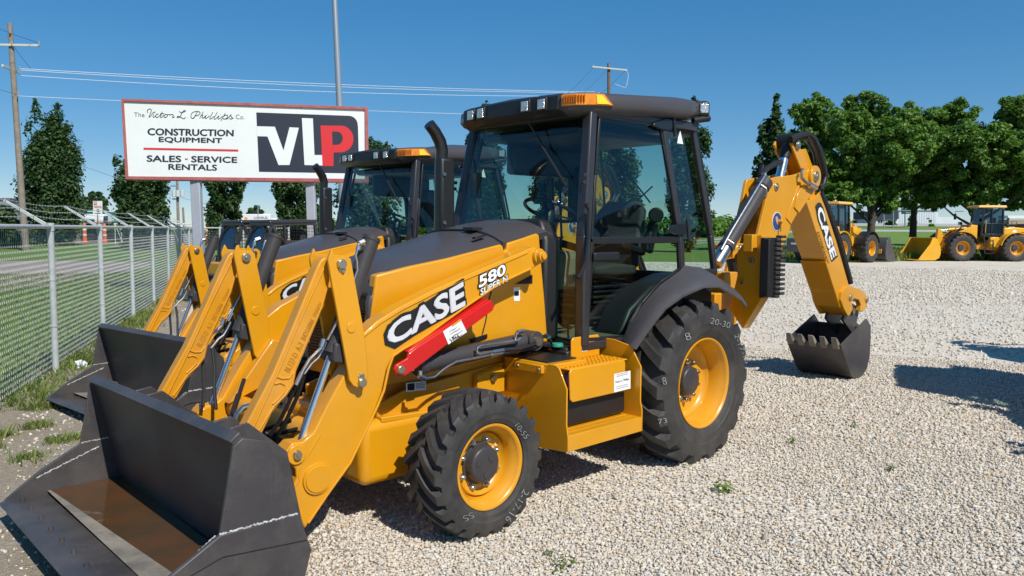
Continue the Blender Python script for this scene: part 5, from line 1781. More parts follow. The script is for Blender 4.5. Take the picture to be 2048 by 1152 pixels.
# far wood on the horizon, one mass
def far_wood():
    rng = np.random.default_rng(31)
    P, Nn = [], []
    for x0, x1, yt, D in ((1330, 1500, 434, 230), (1000, 1330, 440, 260), (640, 1000, 440, 260), (-40, 240, 447, 220), (1480, 1760, 446, 240), (1900, 2100, 450, 230)):
        for k in range(int((x1 - x0) / 3.0)):
            x = x0 + (x1 - x0) * rng.random()
            b = ground_at(x, D + rng.normal() * 12)
            Ht = max(1.2, zat(yt + rng.normal() * 3.5, x, D))
            n = 60
            d = rng.normal(size=(n, 3))
            d /= np.linalg.norm(d, axis=1)[:, None]
            q = d * np.array([2.4, 2.4, Ht * 0.5]) * (0.5 + 0.5 * rng.random(n))[:, None] + np.array([b.x, b.y, Ht * 0.5])
            P.append(q)
            nn = d + rng.normal(size=(n, 3)) * 0.5 + np.array([0, 0, 0.3])
            Nn.append(nn / np.linalg.norm(nn, axis=1)[:, None])
    o = leaves_mesh('far_wood', np.concatenate(P), np.concatenate(Nn), 0.75, LEAF['mid'], None, rng)
    kind(o, 'stuff')
far_wood()

# blades of grass: weedy strip along the fence, tall verge behind the wheel loaders
def blades(name, pts, h, wid, m, seed, clump=7, spread=0.05):
    rng = np.random.default_rng(seed)
    V, n = [], 0
    for p in pts:
        for k in range(clump):
            a = rng.random() * 6.28
            q = np.array(p) + np.array([rng.normal() * spread, rng.normal() * spread, 0])
            hh = h * (0.5 + 0.8 * rng.random())
            ln = np.array([math.cos(a), math.sin(a), 0])
            sd_ = np.array([-math.sin(a), math.cos(a), 0]) * wid * (0.6 + 0.7 * rng.random())
            tip = q + ln * hh * (0.2 + 0.8 * rng.random()) + np.array([0, 0, hh])
            V += [q - sd_, q + sd_, q * 0.45 + tip * 0.55 + sd_ * 0.8 + np.array([0, 0, hh * 0.12]), tip]
            n += 1
    V = np.array(V)
    me = bpy.data.meshes.new(name)
    me.vertices.add(len(V))
    me.vertices.foreach_set('co', V.reshape(-1).astype(np.float32))
    me.loops.add(n * 4)
    me.loops.foreach_set('vertex_index', np.arange(n * 4).astype(np.int32))
    me.polygons.add(n)
    me.polygons.foreach_set('loop_start', (4 * np.arange(n)).astype(np.int32))
    me.update(calc_edges=True)
    me.materials.append(m)
    o = bpy.data.objects.new(name, me)
    COL.objects.link(o)
    return o
rg = random.Random(8)
pts = []
for k in range(1500):
    d = rg.uniform(-5, 15)
    off = -abs(rg.gauss(0, 0.28)) + 0.10
    p = fp(d, off)
    if math.sin(d * 3.1) + math.sin(d * 1.3 + 1) + rg.uniform(-1.2, 1.2) > -0.3: pts.append(p)
kind(blades('fence_grass', pts, 0.10, 0.006, LEAF['grass'], 41, 8, 0.04), 'stuff')
pts = []
for k in range(5200):
    x = rg.uniform(1540, 2060)
    y = rg.uniform(470.5, 520)
    D = 1.73 * FPX / (y - hor(x) + 0.5) if y > hor(x) + 14 else rg.uniform(50, 110)
    if D < 46: continue
    D = min(D, 112)
    b = ground_at(x, D)
    pts.append(b)
kind(blades('tall_grass', pts, 0.42, 0.05, LEAF['grass'], 42, 7, 0.5), 'stuff')
pts = []
for k in range(5000):
    d = rg.uniform(-6, 22)
    p = fp(d, 0.15 + 9 * rg.random() ** 1.3)
    pts.append(p)
kind(blades('lawn_grass', pts, 0.07, 0.008, LEAF['grass'], 43, 9, 0.12), 'stuff')

def weed(label, x, y, h, n, seed, nm='weed', size=None):
    p = at(x, y, Z=0.0)
    rng = np.random.default_rng(seed)
    T = thing(nm, label, 'weed', p, 0, 'weeds growing through the gravel')
    P, Nn = [], []
    for k in range(n):
        a = rng.random() * 6.28
        r_ = h * 0.9 * rng.random()
        P.append((r_ * math.cos(a), r_ * math.sin(a), 0.015 + h * rng.random() * (1 - 0.4 * r_ / h)))
        nn = np.array([math.cos(a) * 0.5, math.sin(a) * 0.5, 1.0]) + rng.normal(size=3) * 0.35
        Nn.append(nn / np.linalg.norm(nn))
    leaves_mesh('leaf', np.array(P), np.array(Nn), size or h * (0.28 if n < 60 else 0.17), LEAF['weed'], T, rng, 0.5)
    m = MB()
    for k in range(4):
        a = k * 1.7
        m.tube([(0, 0, -0.01), (h * 0.2 * math.cos(a), h * 0.2 * math.sin(a), h * 0.5), (h * 0.5 * math.cos(a), h * 0.5 * math.sin(a), h * 0.85)], [0.003, 0.002, 0.001], 5)
    m.build('stem', LEAF['weed'], T)
    return T
weed('green seedling standing alone in the gravel right of the near rear tyre', 1448, 985, 0.075, 30, 1)
weed('small green weed at the far right of the near gravel', 1780, 942, 0.05, 16, 2)
weed('small weed with pale stems behind the lone gravel seedling', 1584, 888, 0.055, 16, 3)
weed('yellowish weed tuft in the gravel beyond the near rear tyre', 1708, 858, 0.05, 18, 4)
weed('weed at the bottom picture edge with brown dead leaves beside it', 1125, 1140, 0.065, 18, 5)
weed('pale little weed above the bottom edge, below the front tyre', 1102, 1112, 0.04, 12, 6)
def tuft(label, x, y, n, h, sp_, seed):
    p = at(x, y, Z=0.0)
    r_ = random.Random(seed)
    pts = [(r_.gauss(0, sp_ * 0.7), r_.gauss(0, sp_ * 0.5), 0.0) for _ in range(n)]
    o = blades('grass_tuft', pts, h, 0.0042, LEAF['grass'], seed, 9, 0.03)
    o.location = p
    tag(o, label, 'weed', 'grassy weed tufts along the fence')
tuft('grassy weed tuft left of the near bucket, nearest the fence', 72, 855, 34, 0.055, 0.085, 7)
tuft('spreading weed patch between the two loader buckets', 128, 880, 36, 0.05, 0.10, 8)
tuft('low weed patch beside the near bucket lip', 55, 915, 20, 0.04, 0.075, 9)
tuft('weed tuft at the foot of the fence behind the far bucket', 258, 650, 40, 0.12, 0.16, 10)
tuft('grassy weed tuft by the white plastic litter', 186, 726, 40, 0.10, 0.13, 11)
tuft('weedy tuft at the base of the first full fence post', 105, 812, 60, 0.08, 0.17, 12)
tuft('thin weed shoot in the dirt at the left picture edge', 8, 870, 14, 0.05, 0.06, 13)

# plastic litter by the fence
p = at(160, 737, Z=0.0)
rng = random.Random(2)
bm = bmesh.new()
bmesh.ops.create_icosphere(bm, subdivisions=4, radius=0.062)
from mathutils import noise
for v in bm.verts:
    d = noise.noise(v.co * 26) * 0.45 + noise.noise(v.co * 60) * 0.22
    v.co *= 1 + d
    v.co.z = max(v.co.z * 0.85 + 0.045, -0.0)
    v.co.x *= 1.15
me = bpy.data.meshes.new('plastic_bag')
bm.to_mesh(me)
bm.free()
me.materials.append(mat('white_plastic', (0.72, 0.75, 0.78), 0.35, var=0.15, vscale=20))
o = bpy.data.objects.new('plastic_bag', me)
COL.objects.link(o)
o.location = p
tag(o, 'crumpled white plastic bag lying at the foot of the fence', 'litter')
# ------------------------------------------------------------------ muddy water standing in the near bucket
wm = mat('muddy_water', (0.105, 0.046, 0.018), 0.05, spec=0.5, var=0.7, vscale=3.5, alt=(0.055, 0.040, 0.021), ralt=0.03)
mb = MB()
mb.add([(3.50, 1.02, 0.146), (3.74, 1.02, 0.146), (3.78, 0.5, 0.146), (3.82, 0.0, 0.146), (3.86, -0.6, 0.146), (3.89, -1.02, 0.146), (3.47, -1.02, 0.146)], [tuple(range(7))])
kind(mb.build('water', wm, None, smooth=0), 'structure')

# ------------------------------------------------------------------ chain link fence
GV = M['galv']
FZ = 1.735
fence = thing('chain_link_fence', 'galvanised chain-link fence with barbed wire arms along the left side of the lot', 'fence', F0)
FO = F0.copy()
def fl(d, off=0.0, z=0.0): return FD * d + FN * off + Vector((0, 0, z))
# first run, corner at 15.4, then a shorter run to the right behind the billboard post
D2 = (RT * 0.96 + DR * 0.28)
D2 = Vector((D2.x, D2.y, 0)).normalized()
CN = FD * 19.6
runs = [(lambda d, off=0.0, z=0.0: fl(d, off, z), -8.6, 19.6, FN), (lambda d, off=0.0, z=0.0: CN + D2 * d + Vector((DR.x, DR.y, 0)) * off + Vector((0, 0, z)), 0.0, 3.2, Vector((DR.x, DR.y, 0)))]
step = 2.82
for ri, (fn, a0, a1, nv) in enumerate(runs):
    d = a0 if ri == 0 else 0.8
    a_start = -8.46 if ri == 0 else 0.8
    k = 0
    ds = []
    while a_start + k * (step if ri == 0 else 0.8) <= a1 + 0.01:
        ds.append(a_start + k * (step if ri == 0 else 0.8))
        k += 1
    for d in ds:
        m = MB().cyl(fn(d, 0, -0.15), fn(d, 0, FZ + 0.02), 0.036, n=14)
        m.cyl(fn(d, 0, FZ - 0.05), fn(d, 0, FZ + 0.045), 0.042, n=14)
        po = m.build('post', GV, fence)
        m = MB().loft([[fn(d, 0.0, FZ + 0.02) + FD * q for q in (-0.02, 0.02)] + [fn(d, 0.05, FZ + 0.0) + FD * q for q in (0.02, -0.02)],
                       [fn(d, 0.46, FZ + 0.32) + FD * q for q in (-0.012, 0.012)] + [fn(d, 0.475, FZ + 0.295) + FD * q for q in (0.012, -0.012)]])
        m.build('barb_arm', GV, po, bevel=0.004)
        for z in (0.55, 1.1):
            m = MB().cyl(fn(d, 0, z), fn(d, 0, z + 0.018), 0.042, n=12)
            m.build('tie_band', GV, po)
    m = MB().tube([fn(a0, 0.0, FZ), fn(a1, 0.0, FZ)], 0.024, 12)
    m.build('top_rail', GV, fence)
    for q in (0.16, 0.30, 0.44):
        pts = []
        for i in range(len(ds) - 1):
            for u in (0, 0.25, 0.5, 0.75):
                dd = ds[i] + (ds[i + 1] - ds[i]) * u
                pts.append(fn(dd, q, FZ + 0.02 + q * 0.66 - 0.03 * math.sin(math.pi * u)))
        if len(pts) > 1:
            m = MB().tube(pts, 0.0035, 4)
            rng = random.Random(4)
            for i in range(len(pts) - 1):
                for u in (0.15, 0.35, 0.55, 0.75, 0.95):
                    c = pts[i].lerp(pts[i + 1], u)
                    m.bar(c + Vector((0, 0, 0.012)), c - Vector((0, 0, 0.012)), 0.004, 0.004)
            m.build('barbed_wire', GV, fence, smooth=0)
    # woven mesh: zigzag wires
    pit = 0.060 if ri == 0 else 0.09
    wr = 0.0025 if ri == 0 else 0.0036
    nz = int((FZ - 0.03) / pit)
    V, Fc = [], []
    d = a0
    while d < a1:
        base = len(V)
        for j in range(nz * 2 + 1):
            z = 0.02 + j * pit / 2
            side = (j % 2) * pit
            o_ = 0.006 * (1 if j % 2 else -1)
            c = fn(d + side, 0.028 + o_, z)
            for q in range(3):
                th = 2 * math.pi * q / 3
                V.append(c + (FD if ri == 0 else D2) * (wr * math.cos(th)) + nv * (wr * math.sin(th)))
        for j in range(nz * 2):
            for q in range(3):
                a, b = base + j * 3 + q, base + j * 3 + (q + 1) % 3
                Fc.append((a, b, b + 3, a + 3))
        d += pit
    m = MB()
    m.add(V, Fc)
    m.build('wire_mesh', GV, fence, smooth=0, recalc=False)

# ------------------------------------------------------------------ billboard
TL, BL_, TR, BR_ = at(243, 198, D=20), at(252, 358, D=20), at(736, 215, D=21.4), at(737.5, 364, D=21.4)
SN = (TR - TL).cross(BL_ - TL).normalized()
if SN.dot(CAM - TL) < 0: SN = -SN
def sg(x, y, lift=0.0): return at(x, y, P=TL + SN * lift, N=SN)
sign = thing('billboard', 'large white dealer billboard with dusty red frame on two grey posts behind the fence', 'billboard', (0, 0, 0))
WHITE = mat('sign_white', (0.72, 0.74, 0.72), 0.4, var=0.06, vscale=1.2)
NAVY = mat('sign_navy', (0.020, 0.022, 0.036), 0.4)
SRED = mat('sign_red', (0.60, 0.020, 0.022), 0.4)
SFR = mat('sign_frame_red', (0.30, 0.062, 0.066), 0.6, var=0.35, vscale=5, alt=(0.40, 0.13, 0.11))
c4 = [sg(248, 203), sg(257, 353), sg(731, 358.5), sg(730, 220)]
m = MB().slab(c4, -SN * 0.12)
m.build('sign_panel', WHITE, sign)
m = MB()
oc = [sg(243, 198), sg(252, 359), sg(737.5, 365), sg(736, 215)]
for i in range(4):
    a, b = oc[i], oc[(i + 1) % 4]
    ia, ib = c4[i], c4[(i + 1) % 4]
    m.slab([a + SN * 0.05, b + SN * 0.05, ib + SN * 0.05, ia + SN * 0.05], -SN * 0.22)
m.build('sign_frame', SFR, sign)
def sgpoly(name, px, mt, lift, parent=sign):
    mm = MB()
    mm.add([sg(x, y, lift) for x, y in px], [tuple(range(len(px)))])
    return mm.build(name, mt, parent, smooth=0, recalc=False)
def arcp(cx, cy, rx, ry, a0, a1, n=10): return [(cx + rx * math.cos(R(a0 + (a1 - a0) * i / n)), cy + ry * math.sin(R(a0 + (a1 - a0) * i / n))) for i in range(n + 1)]
logo = sgpoly('logo_field', [(512.5, 224.8), (518, 343.5), (718.5, 347), (716, 252)] + arcp(697, 250, 18.5, 18.5, 0, -90) , NAVY, 0.004)
sgpoly('logo_letter', [(513, 252.4), (549.8, 253.4), (567, 301), (579, 254.5), (597.7, 255.5), (579, 330), (557, 330), (535, 273), (514.4, 272.4)], WHITE, 0.008)
sgpoly('logo_letter', [(603.7, 236), (625.8, 236.8), (629, 310), (644, 310), (645, 331), (609, 330)], WHITE, 0.008)
sgpoly('logo_letter', [(641, 250.8), (645, 332), (667, 332), (667, 305)] + arcp(681, 278, 26, 26.7, 90, -85, 14) + [(664, 251.3), (664, 263)] + [(672, 263.4)] + arcp(674, 276.6, 11.5, 13.2, -80, 80, 10) + [(665, 290), (664, 263.2), (664, 251.2)], SRED, 0.008)
m = MB()
m.add([sg(x, y, 0.006) for x, y in ((287, 295.3), (287, 299.3), (476.5, 303), (476.5, 299))], [(0, 1, 2, 3)])
m.build('red_rule', SRED, sign, smooth=0, recalc=False)
for t_, q, off, mt in (('CONSTRUCTION', [(295.6, 270), (466.5, 272.3), (467, 259.8), (295.6, 256.4)], 0.035, NAVY), ('EQUIPMENT', [(318, 285.3), (444, 287.8), (444, 276.4), (318, 273.8)], 0.035, NAVY),
                   ('SALES', [(294, 323), (362, 324), (362, 311.7), (294, 310.7)], 0.035, NAVY), ('-', [(370, 319), (375.5, 319.1), (375.5, 317), (370, 316.9)], 0.03, SRED), ('SERVICE', [(383, 324.2), (474, 325.5), (474, 314), (383, 312)], 0.035, NAVY),
                   ('RENTALS', [(337.3, 339), (433.6, 341), (433.6, 329.3), (337.3, 328)], 0.035, NAVY), ('The', [(268, 233.5), (289, 234.2), (289, 225.6), (268, 224.9)], -0.008, NAVY), ('Co.', [(471.6, 238), (489, 238.6), (489, 229.6), (471.6, 229)], -0.008, NAVY)):
    m = MB()
    if off > 0: bold(m, t_, *[sg(x, y, 0.006) for x, y in q], w=0.06, off=0.0)
    else: lettering(m, t_, *[sg(x, y, 0.006) for x, y in q], off=off)
    m.build('sign_lettering', mt, sign, smooth=0, recalc=False)
strokes = [[(330, 165), (324, 140), (340, 112), (375, 106), (392, 126), (372, 185), (352, 240), (385, 215), (415, 170), (455, 150)], [(432, 188), (418, 232), (440, 236), (470, 208)], [(505, 195), (490, 185), (468, 202), (462, 230), (482, 244), (515, 228), (545, 190)], [(572, 150), (540, 232), (560, 242), (600, 205)], [(540, 180), (604, 182)],
           [(625, 194), (605, 208), (602, 236), (628, 245), (652, 225), (648, 198), (625, 194)], [(648, 200), (690, 196), (700, 205), (720, 196), (745, 198), (750, 214), (738, 240), (752, 246), (772, 230)], [(850, 140), (872, 165), (920, 155), (952, 140), (930, 130), (898, 162), (872, 215), (842, 245), (810, 240), (832, 224), (880, 246), (928, 265), (950, 240)],
           [(985, 244), (989, 247)], [(1100, 248), (1066, 260), (1040, 240), (1046, 190), (1082, 155), (1150, 145), (1188, 160), (1176, 196), (1130, 216), (1102, 206)], [(1142, 158), (1112, 215), (1074, 260)], [(1242, 150), (1184, 256)], [(1196, 225), (1224, 202), (1238, 212), (1222, 248), (1246, 252), (1292, 206)], [(1292, 206), (1272, 254), (1296, 256), (1345, 215)], [(1400, 158), (1348, 258), (1374, 263), (1420, 225)],
           [(1472, 160), (1418, 262), (1446, 266), (1500, 215)], [(1502, 215), (1482, 263), (1510, 264), (1560, 222)], [(1602, 176), (1530, 302)], [(1574, 226), (1610, 206), (1640, 216), (1630, 254), (1592, 270), (1562, 262)], [(1592, 270), (1640, 262), (1698, 196), (1690, 216), (1714, 248), (1702, 270), (1668, 264)], [(1702, 268), (1738, 252)], [(1312, 184), (1315, 187)], [(1526, 194), (1529, 197)], [(452, 164), (455, 167)]]
m = MB()
for st_ in strokes:
    P_ = [sg(255 + x * 0.12207, 205 + y * 0.12207, 0.006) for x, y in st_]
    # smooth the pen stroke
    Q = []
    for i in range(len(P_) - 1):
        p0, p1, p2, p3 = P_[max(i - 1, 0)], P_[i], P_[i + 1], P_[min(i + 2, len(P_) - 1)]
        for k in range(4):
            u = k / 4
            Q.append(0.5 * ((2 * p1) + (p2 - p0) * u + (2 * p0 - 5 * p1 + 4 * p2 - p3) * u * u + (3 * p1 - p0 - 3 * p2 + p3) * u ** 3))
    Q.append(P_[-1])
    m.tube(Q, 0.0085, 5)
m.build('script_lettering', NAVY, sign)
PGREY = mat('post_grey', (0.36, 0.38, 0.43), 0.45, var=0.12, vscale=2)
for xc, xw, D in ((391.5, 19, 20.5), (620.5, 17.5, 21.2)):
    wv = xw * D / FPX
    t = at(xc - 0.5, 340, D=D)
    b = at(xc + 7.5 if xc < 500 else xc + 6, 520, D=D)
    b = t + (b - t) * ((t.z + 0.3) / (t.z - b.z))
    m = MB().bar(b, t, wv, 0.2, (DR.x, DR.y, 0))
    m.build('sign_post', PGREY, sign, bevel=0.02)

# ------------------------------------------------------------------ poles and wires
WOOD = mat('weathered_wood', (0.27, 0.225, 0.185), 0.85, var=0.35, vscale=3, bump=0.4, bscale=20)
WOOD2 = mat('brown_wood', (0.20, 0.125, 0.08), 0.85, var=0.35, vscale=3, bump=0.4, bscale=20)
ARM = mat('pale_crossarm', (0.62, 0.62, 0.60), 0.6, var=0.15, vscale=8)
POLEG = mat('grey_pole', (0.30, 0.33, 0.37), 0.4, metal=0.3, var=0.1, vscale=3)
ALU = mat('bright_wire', (0.80, 0.80, 0.80), 0.45)
DARKW = mat('dark_wire', (0.05, 0.05, 0.055), 0.5)
INS = mat('insulator', (0.28, 0.30, 0.32), 0.3)
D1 = 57
p1b = ground_at(51, D1)
p1t = at(19.5, 47, D=D1)
P1 = thing('utility_pole', 'tall leaning timber utility pole with two crossarms at the left edge', 'utility pole', p1b)
def up1(y): return at(19.5 + (51 - 19.5) * (y - 47) / (503 - 47), y, D=D1)
m = MB().tube([(0, 0, -0.3)] + [up1(y) - p1b for y in (430, 330, 230, 130, 47)], [0.25, 0.235, 0.22, 0.205, 0.19, 0.165], 14)
m.build('pole', WOOD, P1)
m = MB().bar(at(-40, 89, D=D1 - 0.25) - p1b, at(79, 91, D=D1 - 0.25) - p1b, 0.13, 0.16)
m.build('crossarm', ARM, P1, bevel=0.01)
m = MB().bar(at(5, 131, D=D1 - 1.5) - p1b, at(40, 146, D=D1 + 2.0) - p1b, 0.13, 0.16)
m.build('crossarm', ARM, P1, bevel=0.01)
for x, y in ((78, 87), (24, 86), (40, 137), (36, 188), (20, 62)):
    c = at(x, y, D=D1 - 0.3) - p1b
    m = MB().cyl(c - Vector((0, 0, 0.18)), c + Vector((0, 0, 0.18)), 0.07, 0.05, 10)
    m.build('insulator', INS, P1)
D2_ = 78
p2b = ground_at(1219, D2_)
P2 = thing('utility_pole', 'brown utility pole with a white crossarm rising behind the cab roof', 'utility pole', p2b)
m = MB().tube([(0, 0, -0.3), at(1218, 300, D=D2_) - p2b, at(1217.5, 127, D=D2_) - p2b], [0.20, 0.19, 0.16], 12)
m.build('pole', WOOD2, P2)
m = MB().bar(at(1184.5, 133.5, D=D2_ - 0.3) - p2b, at(1254, 140.5, D=D2_ - 0.3) - p2b, 0.12, 0.15)
m.build('crossarm', ARM, P2, bevel=0.01)
for x, y in ((1253, 138), (1218, 131), (1186, 131)):
    c = at(x, y, D=D2_ - 0.3) - p2b
    m = MB().cyl(c - Vector((0, 0, 0.16)), c + Vector((0, 0, 0.16)), 0.06, 0.05, 8)
    m.build('insulator', INS, P2)
m = MB().tube([at(x, y, D=D2_ - 0.2) - p2b for x, y in ((1254, 141), (1256.5, 148), (1256, 158), (1254, 168), (1251, 176), (1240, 172), (1230, 168))], 0.022, 6)
m.build('jumper_wire', ALU, P2)
def wire(label, a, b, sag, mt, r, grp='overhead wires'):
    n = 28
    pts = []
    for k in range(n + 1):
        u = k / n
        q = a.lerp(b, u)
        q.z -= sag * 4 * u * (1 - u)
        pts.append(q)
    o = MB().tube(pts, r, 5).build('overhead_wire', mt, None)
    tag(o, label, 'wire', grp)
DE = 76
wire('top one of the three bright wires running from the left pole above the billboard', at(38, 137, D=D1), at(1190, 184, D=DE), 0.25, ALU, 0.019)
wire('middle one of the three bright wires above the billboard', at(38, 140, D=D1), at(1200, 186, D=DE), 0.35, ALU, 0.019)
wire('lowest one of the three bright wires above the billboard', at(40, 151, D=D1), at(1190, 192, D=DE), 0.45, ALU, 0.019)
wire('single thin bright wire that passes behind the billboard top', at(36, 192, D=D1), at(1190, 235, D=DE), 0.15, ALU, 0.016)
wire('dark wire crossing from the upper left corner to the tall pole crossarm', at(-60, 32, D=D1 - 4), at(78, 86, D=D1), 0.1, DARKW, 0.016)
wire('dark wire sloping from the pole top down right past its crossarm', at(22, 84, D=D1), at(62, 137, D=D1 + 3), 0.1, DARKW, 0.014)
wire('dark wire from the left picture edge to the pole below its lower crossarm', at(-40, 163, D=D1 - 4), at(34, 188, D=D1), 0.1, DARKW, 0.014)
wire('thin dark wire sloping down from the left crossarm end of the pole behind the cab', at(1186, 135, D=D2_), at(1130, 192, D=D2_ - 8), 0.1, DARKW, 0.014)
wire('thin dark wire sloping down from the centre of the crossarm behind the cab', at(1212, 140, D=D2_), at(1160, 192, D=D2_ - 8), 0.1, DARKW, 0.014)
wire('thin dark wire sloping down from the right crossarm end behind the cab', at(1250, 142, D=D2_), at(1195, 192, D=D2_ - 8), 0.1, DARKW, 0.014)
wire('faint low wire right of the big twin-topped tree', at(160, 330, D=100), at(420, 410, D=120), 0.3, DARKW, 0.02)
# mast behind the billboard
DM = 31
mbase = ground_at(688, DM)
ms = thing('light_mast', 'tall plain grey metal mast rising behind the billboard out of the frame', 'mast', mbase)
m = MB().tube([(0, 0, -0.2), at(679, 210, D=DM) - mbase, at(669, 0, D=DM) - mbase, at(663, -120, D=DM) - mbase], [0.15, 0.125, 0.105, 0.09], 18)
m.build('mast_tube', POLEG, ms)
m = MB().cyl((0, 0, -0.02), (0, 0, 0.05), 0.26, n=16)
m.build('base_flange', POLEG, ms)
# far poles
def farpole(label, x0, y0, D, w_, mt, cans=False, arms=()):
    b = ground_at(x0 + 3, D)
    T = thing('utility_pole', label, 'utility pole', b)
    m = MB().tube([(0, 0, -0.2), at(x0, y0, D=D) - b], [w_, w_ * 0.75], 10)
    m.build('pole', mt, T)
    for (xa, ya, xb, yb) in arms:
        MB().bar(at(xa, ya, D=D - 0.2) - b, at(xb, yb, D=D - 0.2) - b, 0.12, 0.14).build('crossarm', mt, T)
    if cans:
        for x in (348, 355.5, 364.5):
            c = at(x, 387, D=D - 0.5) - b
            MB().cyl(c - Vector((0, 0, 0.42)), c + Vector((0, 0, 0.42)), 0.24, n=14).build('transformer', mat('transformer_grey', (0.55, 0.57, 0.58), 0.4), T, bevel=0.03)
    return T
farpole('distant pole with three pale transformers left of the left billboard post', 354, 355, 100, 0.20, WOOD, True, ((341, 372, 352, 372), (345, 398, 358, 398)))
farpole('thick weathered distant pole stub beside the transformer pole', 366, 415, 95, 0.16, WOOD)
farpole('plain thin distant pole just right of the left billboard post', 402.5, 378, 105, 0.14, WOOD2, False, ((398, 420, 409, 420),))
b = ground_at(516, 150)
lp = thing('street_lamp', 'distant thin street lamp above the white rental truck', 'street lamp', b)
MB().tube([(0, 0, 0), at(516, 411, D=150) - b], 0.09, 8).build('lamp_post', POLEG, lp)
MB().bar(at(516, 411, D=150) - b, at(520, 412, D=150) - b, 0.3, 0.2).build('lamp_head', POLEG, lp)

# ------------------------------------------------------------------ left background
def box_px(mb, x0, y0, x1, y1, D, depth, inset=0.0):
    """block whose front fills a picture rectangle at depth D"""
    q = [at(x0, y0, D=D), at(x0, y1, D=D), at(x1, y1, D=D), at(x1, y0, D=D)]
    v = Vector((DR.x, DR.y, 0)).normalized() * depth
    return mb.slab(q, v)
def to_local(mb, b):
    mb.v = [tuple(Vector(p) - b) for p in mb.v]
    return mb
b = ground_at(195, 52)
np_ = thing('parking_sign', 'small white no parking sign with red lettering on a thin post beyond the fence', 'sign', b)
pw = mat('sign_face', (0.72, 0.70, 0.69), 0.5, var=0.1, vscale=8)
pr_ = mat('sign_red_print', (0.38, 0.05, 0.06), 0.5)
pk = mat('sign_dark_print', (0.06, 0.06, 0.06), 0.5)
to_local(box_px(MB(), 186, 402, 204.5, 429, 52, 0.02), b).build('sign_face', pw, np_)
m = MB()
for t_, q in (('PARKING', [(188, 416), (203, 416), (203, 411.3), (188, 411.3)]),):
    lettering(m, t_, *[at(x, y, D=51.98) - b for x, y in q], off=0.01)
patch(m, *[at(x, y, D=51.98) - b for x, y in ((187.6, 409.5), (193.8, 409.5), (193.8, 403.2), (187.6, 403.2))])
m.build('red_print', pr_, np_, smooth=0, recalc=False)
m = MB()
lettering(m, 'NO', *[at(x, y, D=51.96) - b for x, y in ((188.3, 408.5), (193.2, 408.5), (193.2, 404.2), (188.3, 404.2))], off=0.02)
m.build('white_print', M['white'], np_, smooth=0, recalc=False)
m = MB()
for t_, q in (('ANY', [(193, 420.5), (199, 420.5), (199, 417.8), (193, 417.8)]), ('TIME', [(193, 424.5), (199, 424.5), (199, 421.8), (193, 421.8)])):
    lettering(m, t_, *[at(x, y, D=51.98) - b for x, y in q], off=0.02)
m.bar(at(189.5, 426.8, D=51.98) - b, at(201.5, 426.8, D=51.98) - b, 0.004, 0.03, (0, 0, 1))
m.build('dark_print', pk, np_, smooth=0, recalc=False)
MB().bar((0, 0, -0.2), at(195.2, 428, D=52.05) - b, 0.06, 0.05).build('sign_post', WOOD2, np_)

DT = 92
b = ground_at(200, DT)
tr = thing('semi_truck', 'white semi truck pulling a teal trailer, parked beyond the fence', 'truck', b)
TEAL = mat('teal_paint', (0.005, 0.20, 0.165), 0.4)
WHP = mat('white_vehicle_paint', (0.74, 0.75, 0.75), 0.35, var=0.08, vscale=1)
to_local(box_px(MB(), 163, 422.5, 232, 446, DT + 2.5, 2.4), b).build('trailer', TEAL, tr, bevel=0.12)
to_local(box_px(MB(), 162.5, 422, 232.5, 423.4, DT + 2.42, 2.5), b).build('trailer_rail', WHP, tr)
to_local(box_px(MB(), 165, 428, 207, 447, DT + 0.1, 2.2), b).build('cab', WHP, tr, bevel=0.3, seg=4)
to_local(box_px(MB(), 206.5, 432, 214, 445.5, DT - 0.1, 0.3), b).build('side_window', M['glassdark'], tr, bevel=0.05)
to_local(box_px(MB(), 168, 438, 188, 445, DT + 0.0, 0.2), b).build('windscreen', M['blackgloss'], tr, bevel=0.05)
m = MB()
lettering(m, 'AO', *[at(x, y, D=DT + 2.45) - b for x, y in ((209, 430.5), (217, 430.5), (217, 427), (209, 427))], off=0.012)
lettering(m, 'ake', *[at(x, y, D=DT + 2.45) - b for x, y in ((215, 441), (228, 441), (228, 436.5), (215, 436.5))], off=0.012)
m.build('trailer_lettering', M['white'], tr, smooth=0, recalc=False)
for x in (172, 182, 214, 224):
    c = at(x, 456, D=DT + 1.0)
    c.z = 0.5
    m = MB().cyl(c - b - Vector((DR.x, DR.y, 0)) * 0.5, c - b + Vector((DR.x, DR.y, 0)) * 1.6, 0.5, n=20)
    m.build('wheel', M['rubber'], tr, bevel=0.05)
ORB = mat('barrel_orange', (0.80, 0.16, 0.03), 0.5)
for x, yt, yb, lab in ((169, 446, 463, 'orange traffic barrel left of the no parking sign post'), (198, 446, 461, 'orange traffic barrel just right of the no parking sign post'), (209, 447, 459, 'orange traffic barrel under the teal trailer'), (415.5, 446, 460, 'orange traffic barrel right of the left billboard post'), (12, 449, 461, 'orange traffic barrel at the left picture edge')):
    D = 88 if x < 300 else 84
    bb = ground_at(x, D)
    T = thing('traffic_barrel', lab, 'traffic barrel', bb, 0, 'orange traffic barrels along the road')
    h = zat(yt, x, D)
    MB().tube([(0, 0, 0), (0, 0, 0.08), (0, 0, 0.1), (0, 0, h * 0.9), (0, 0, h)], [0.36, 0.36, 0.24, 0.17, 0.12], 14).build('barrel', ORB, T)
    for q in (0.35, 0.62):
        MB().cyl((0, 0, h * q), (0, 0, h * (q + 0.09)), 0.252 - 0.075 * q, 0.242 - 0.075 * q, 14).build('reflective_band', M['white'], T)
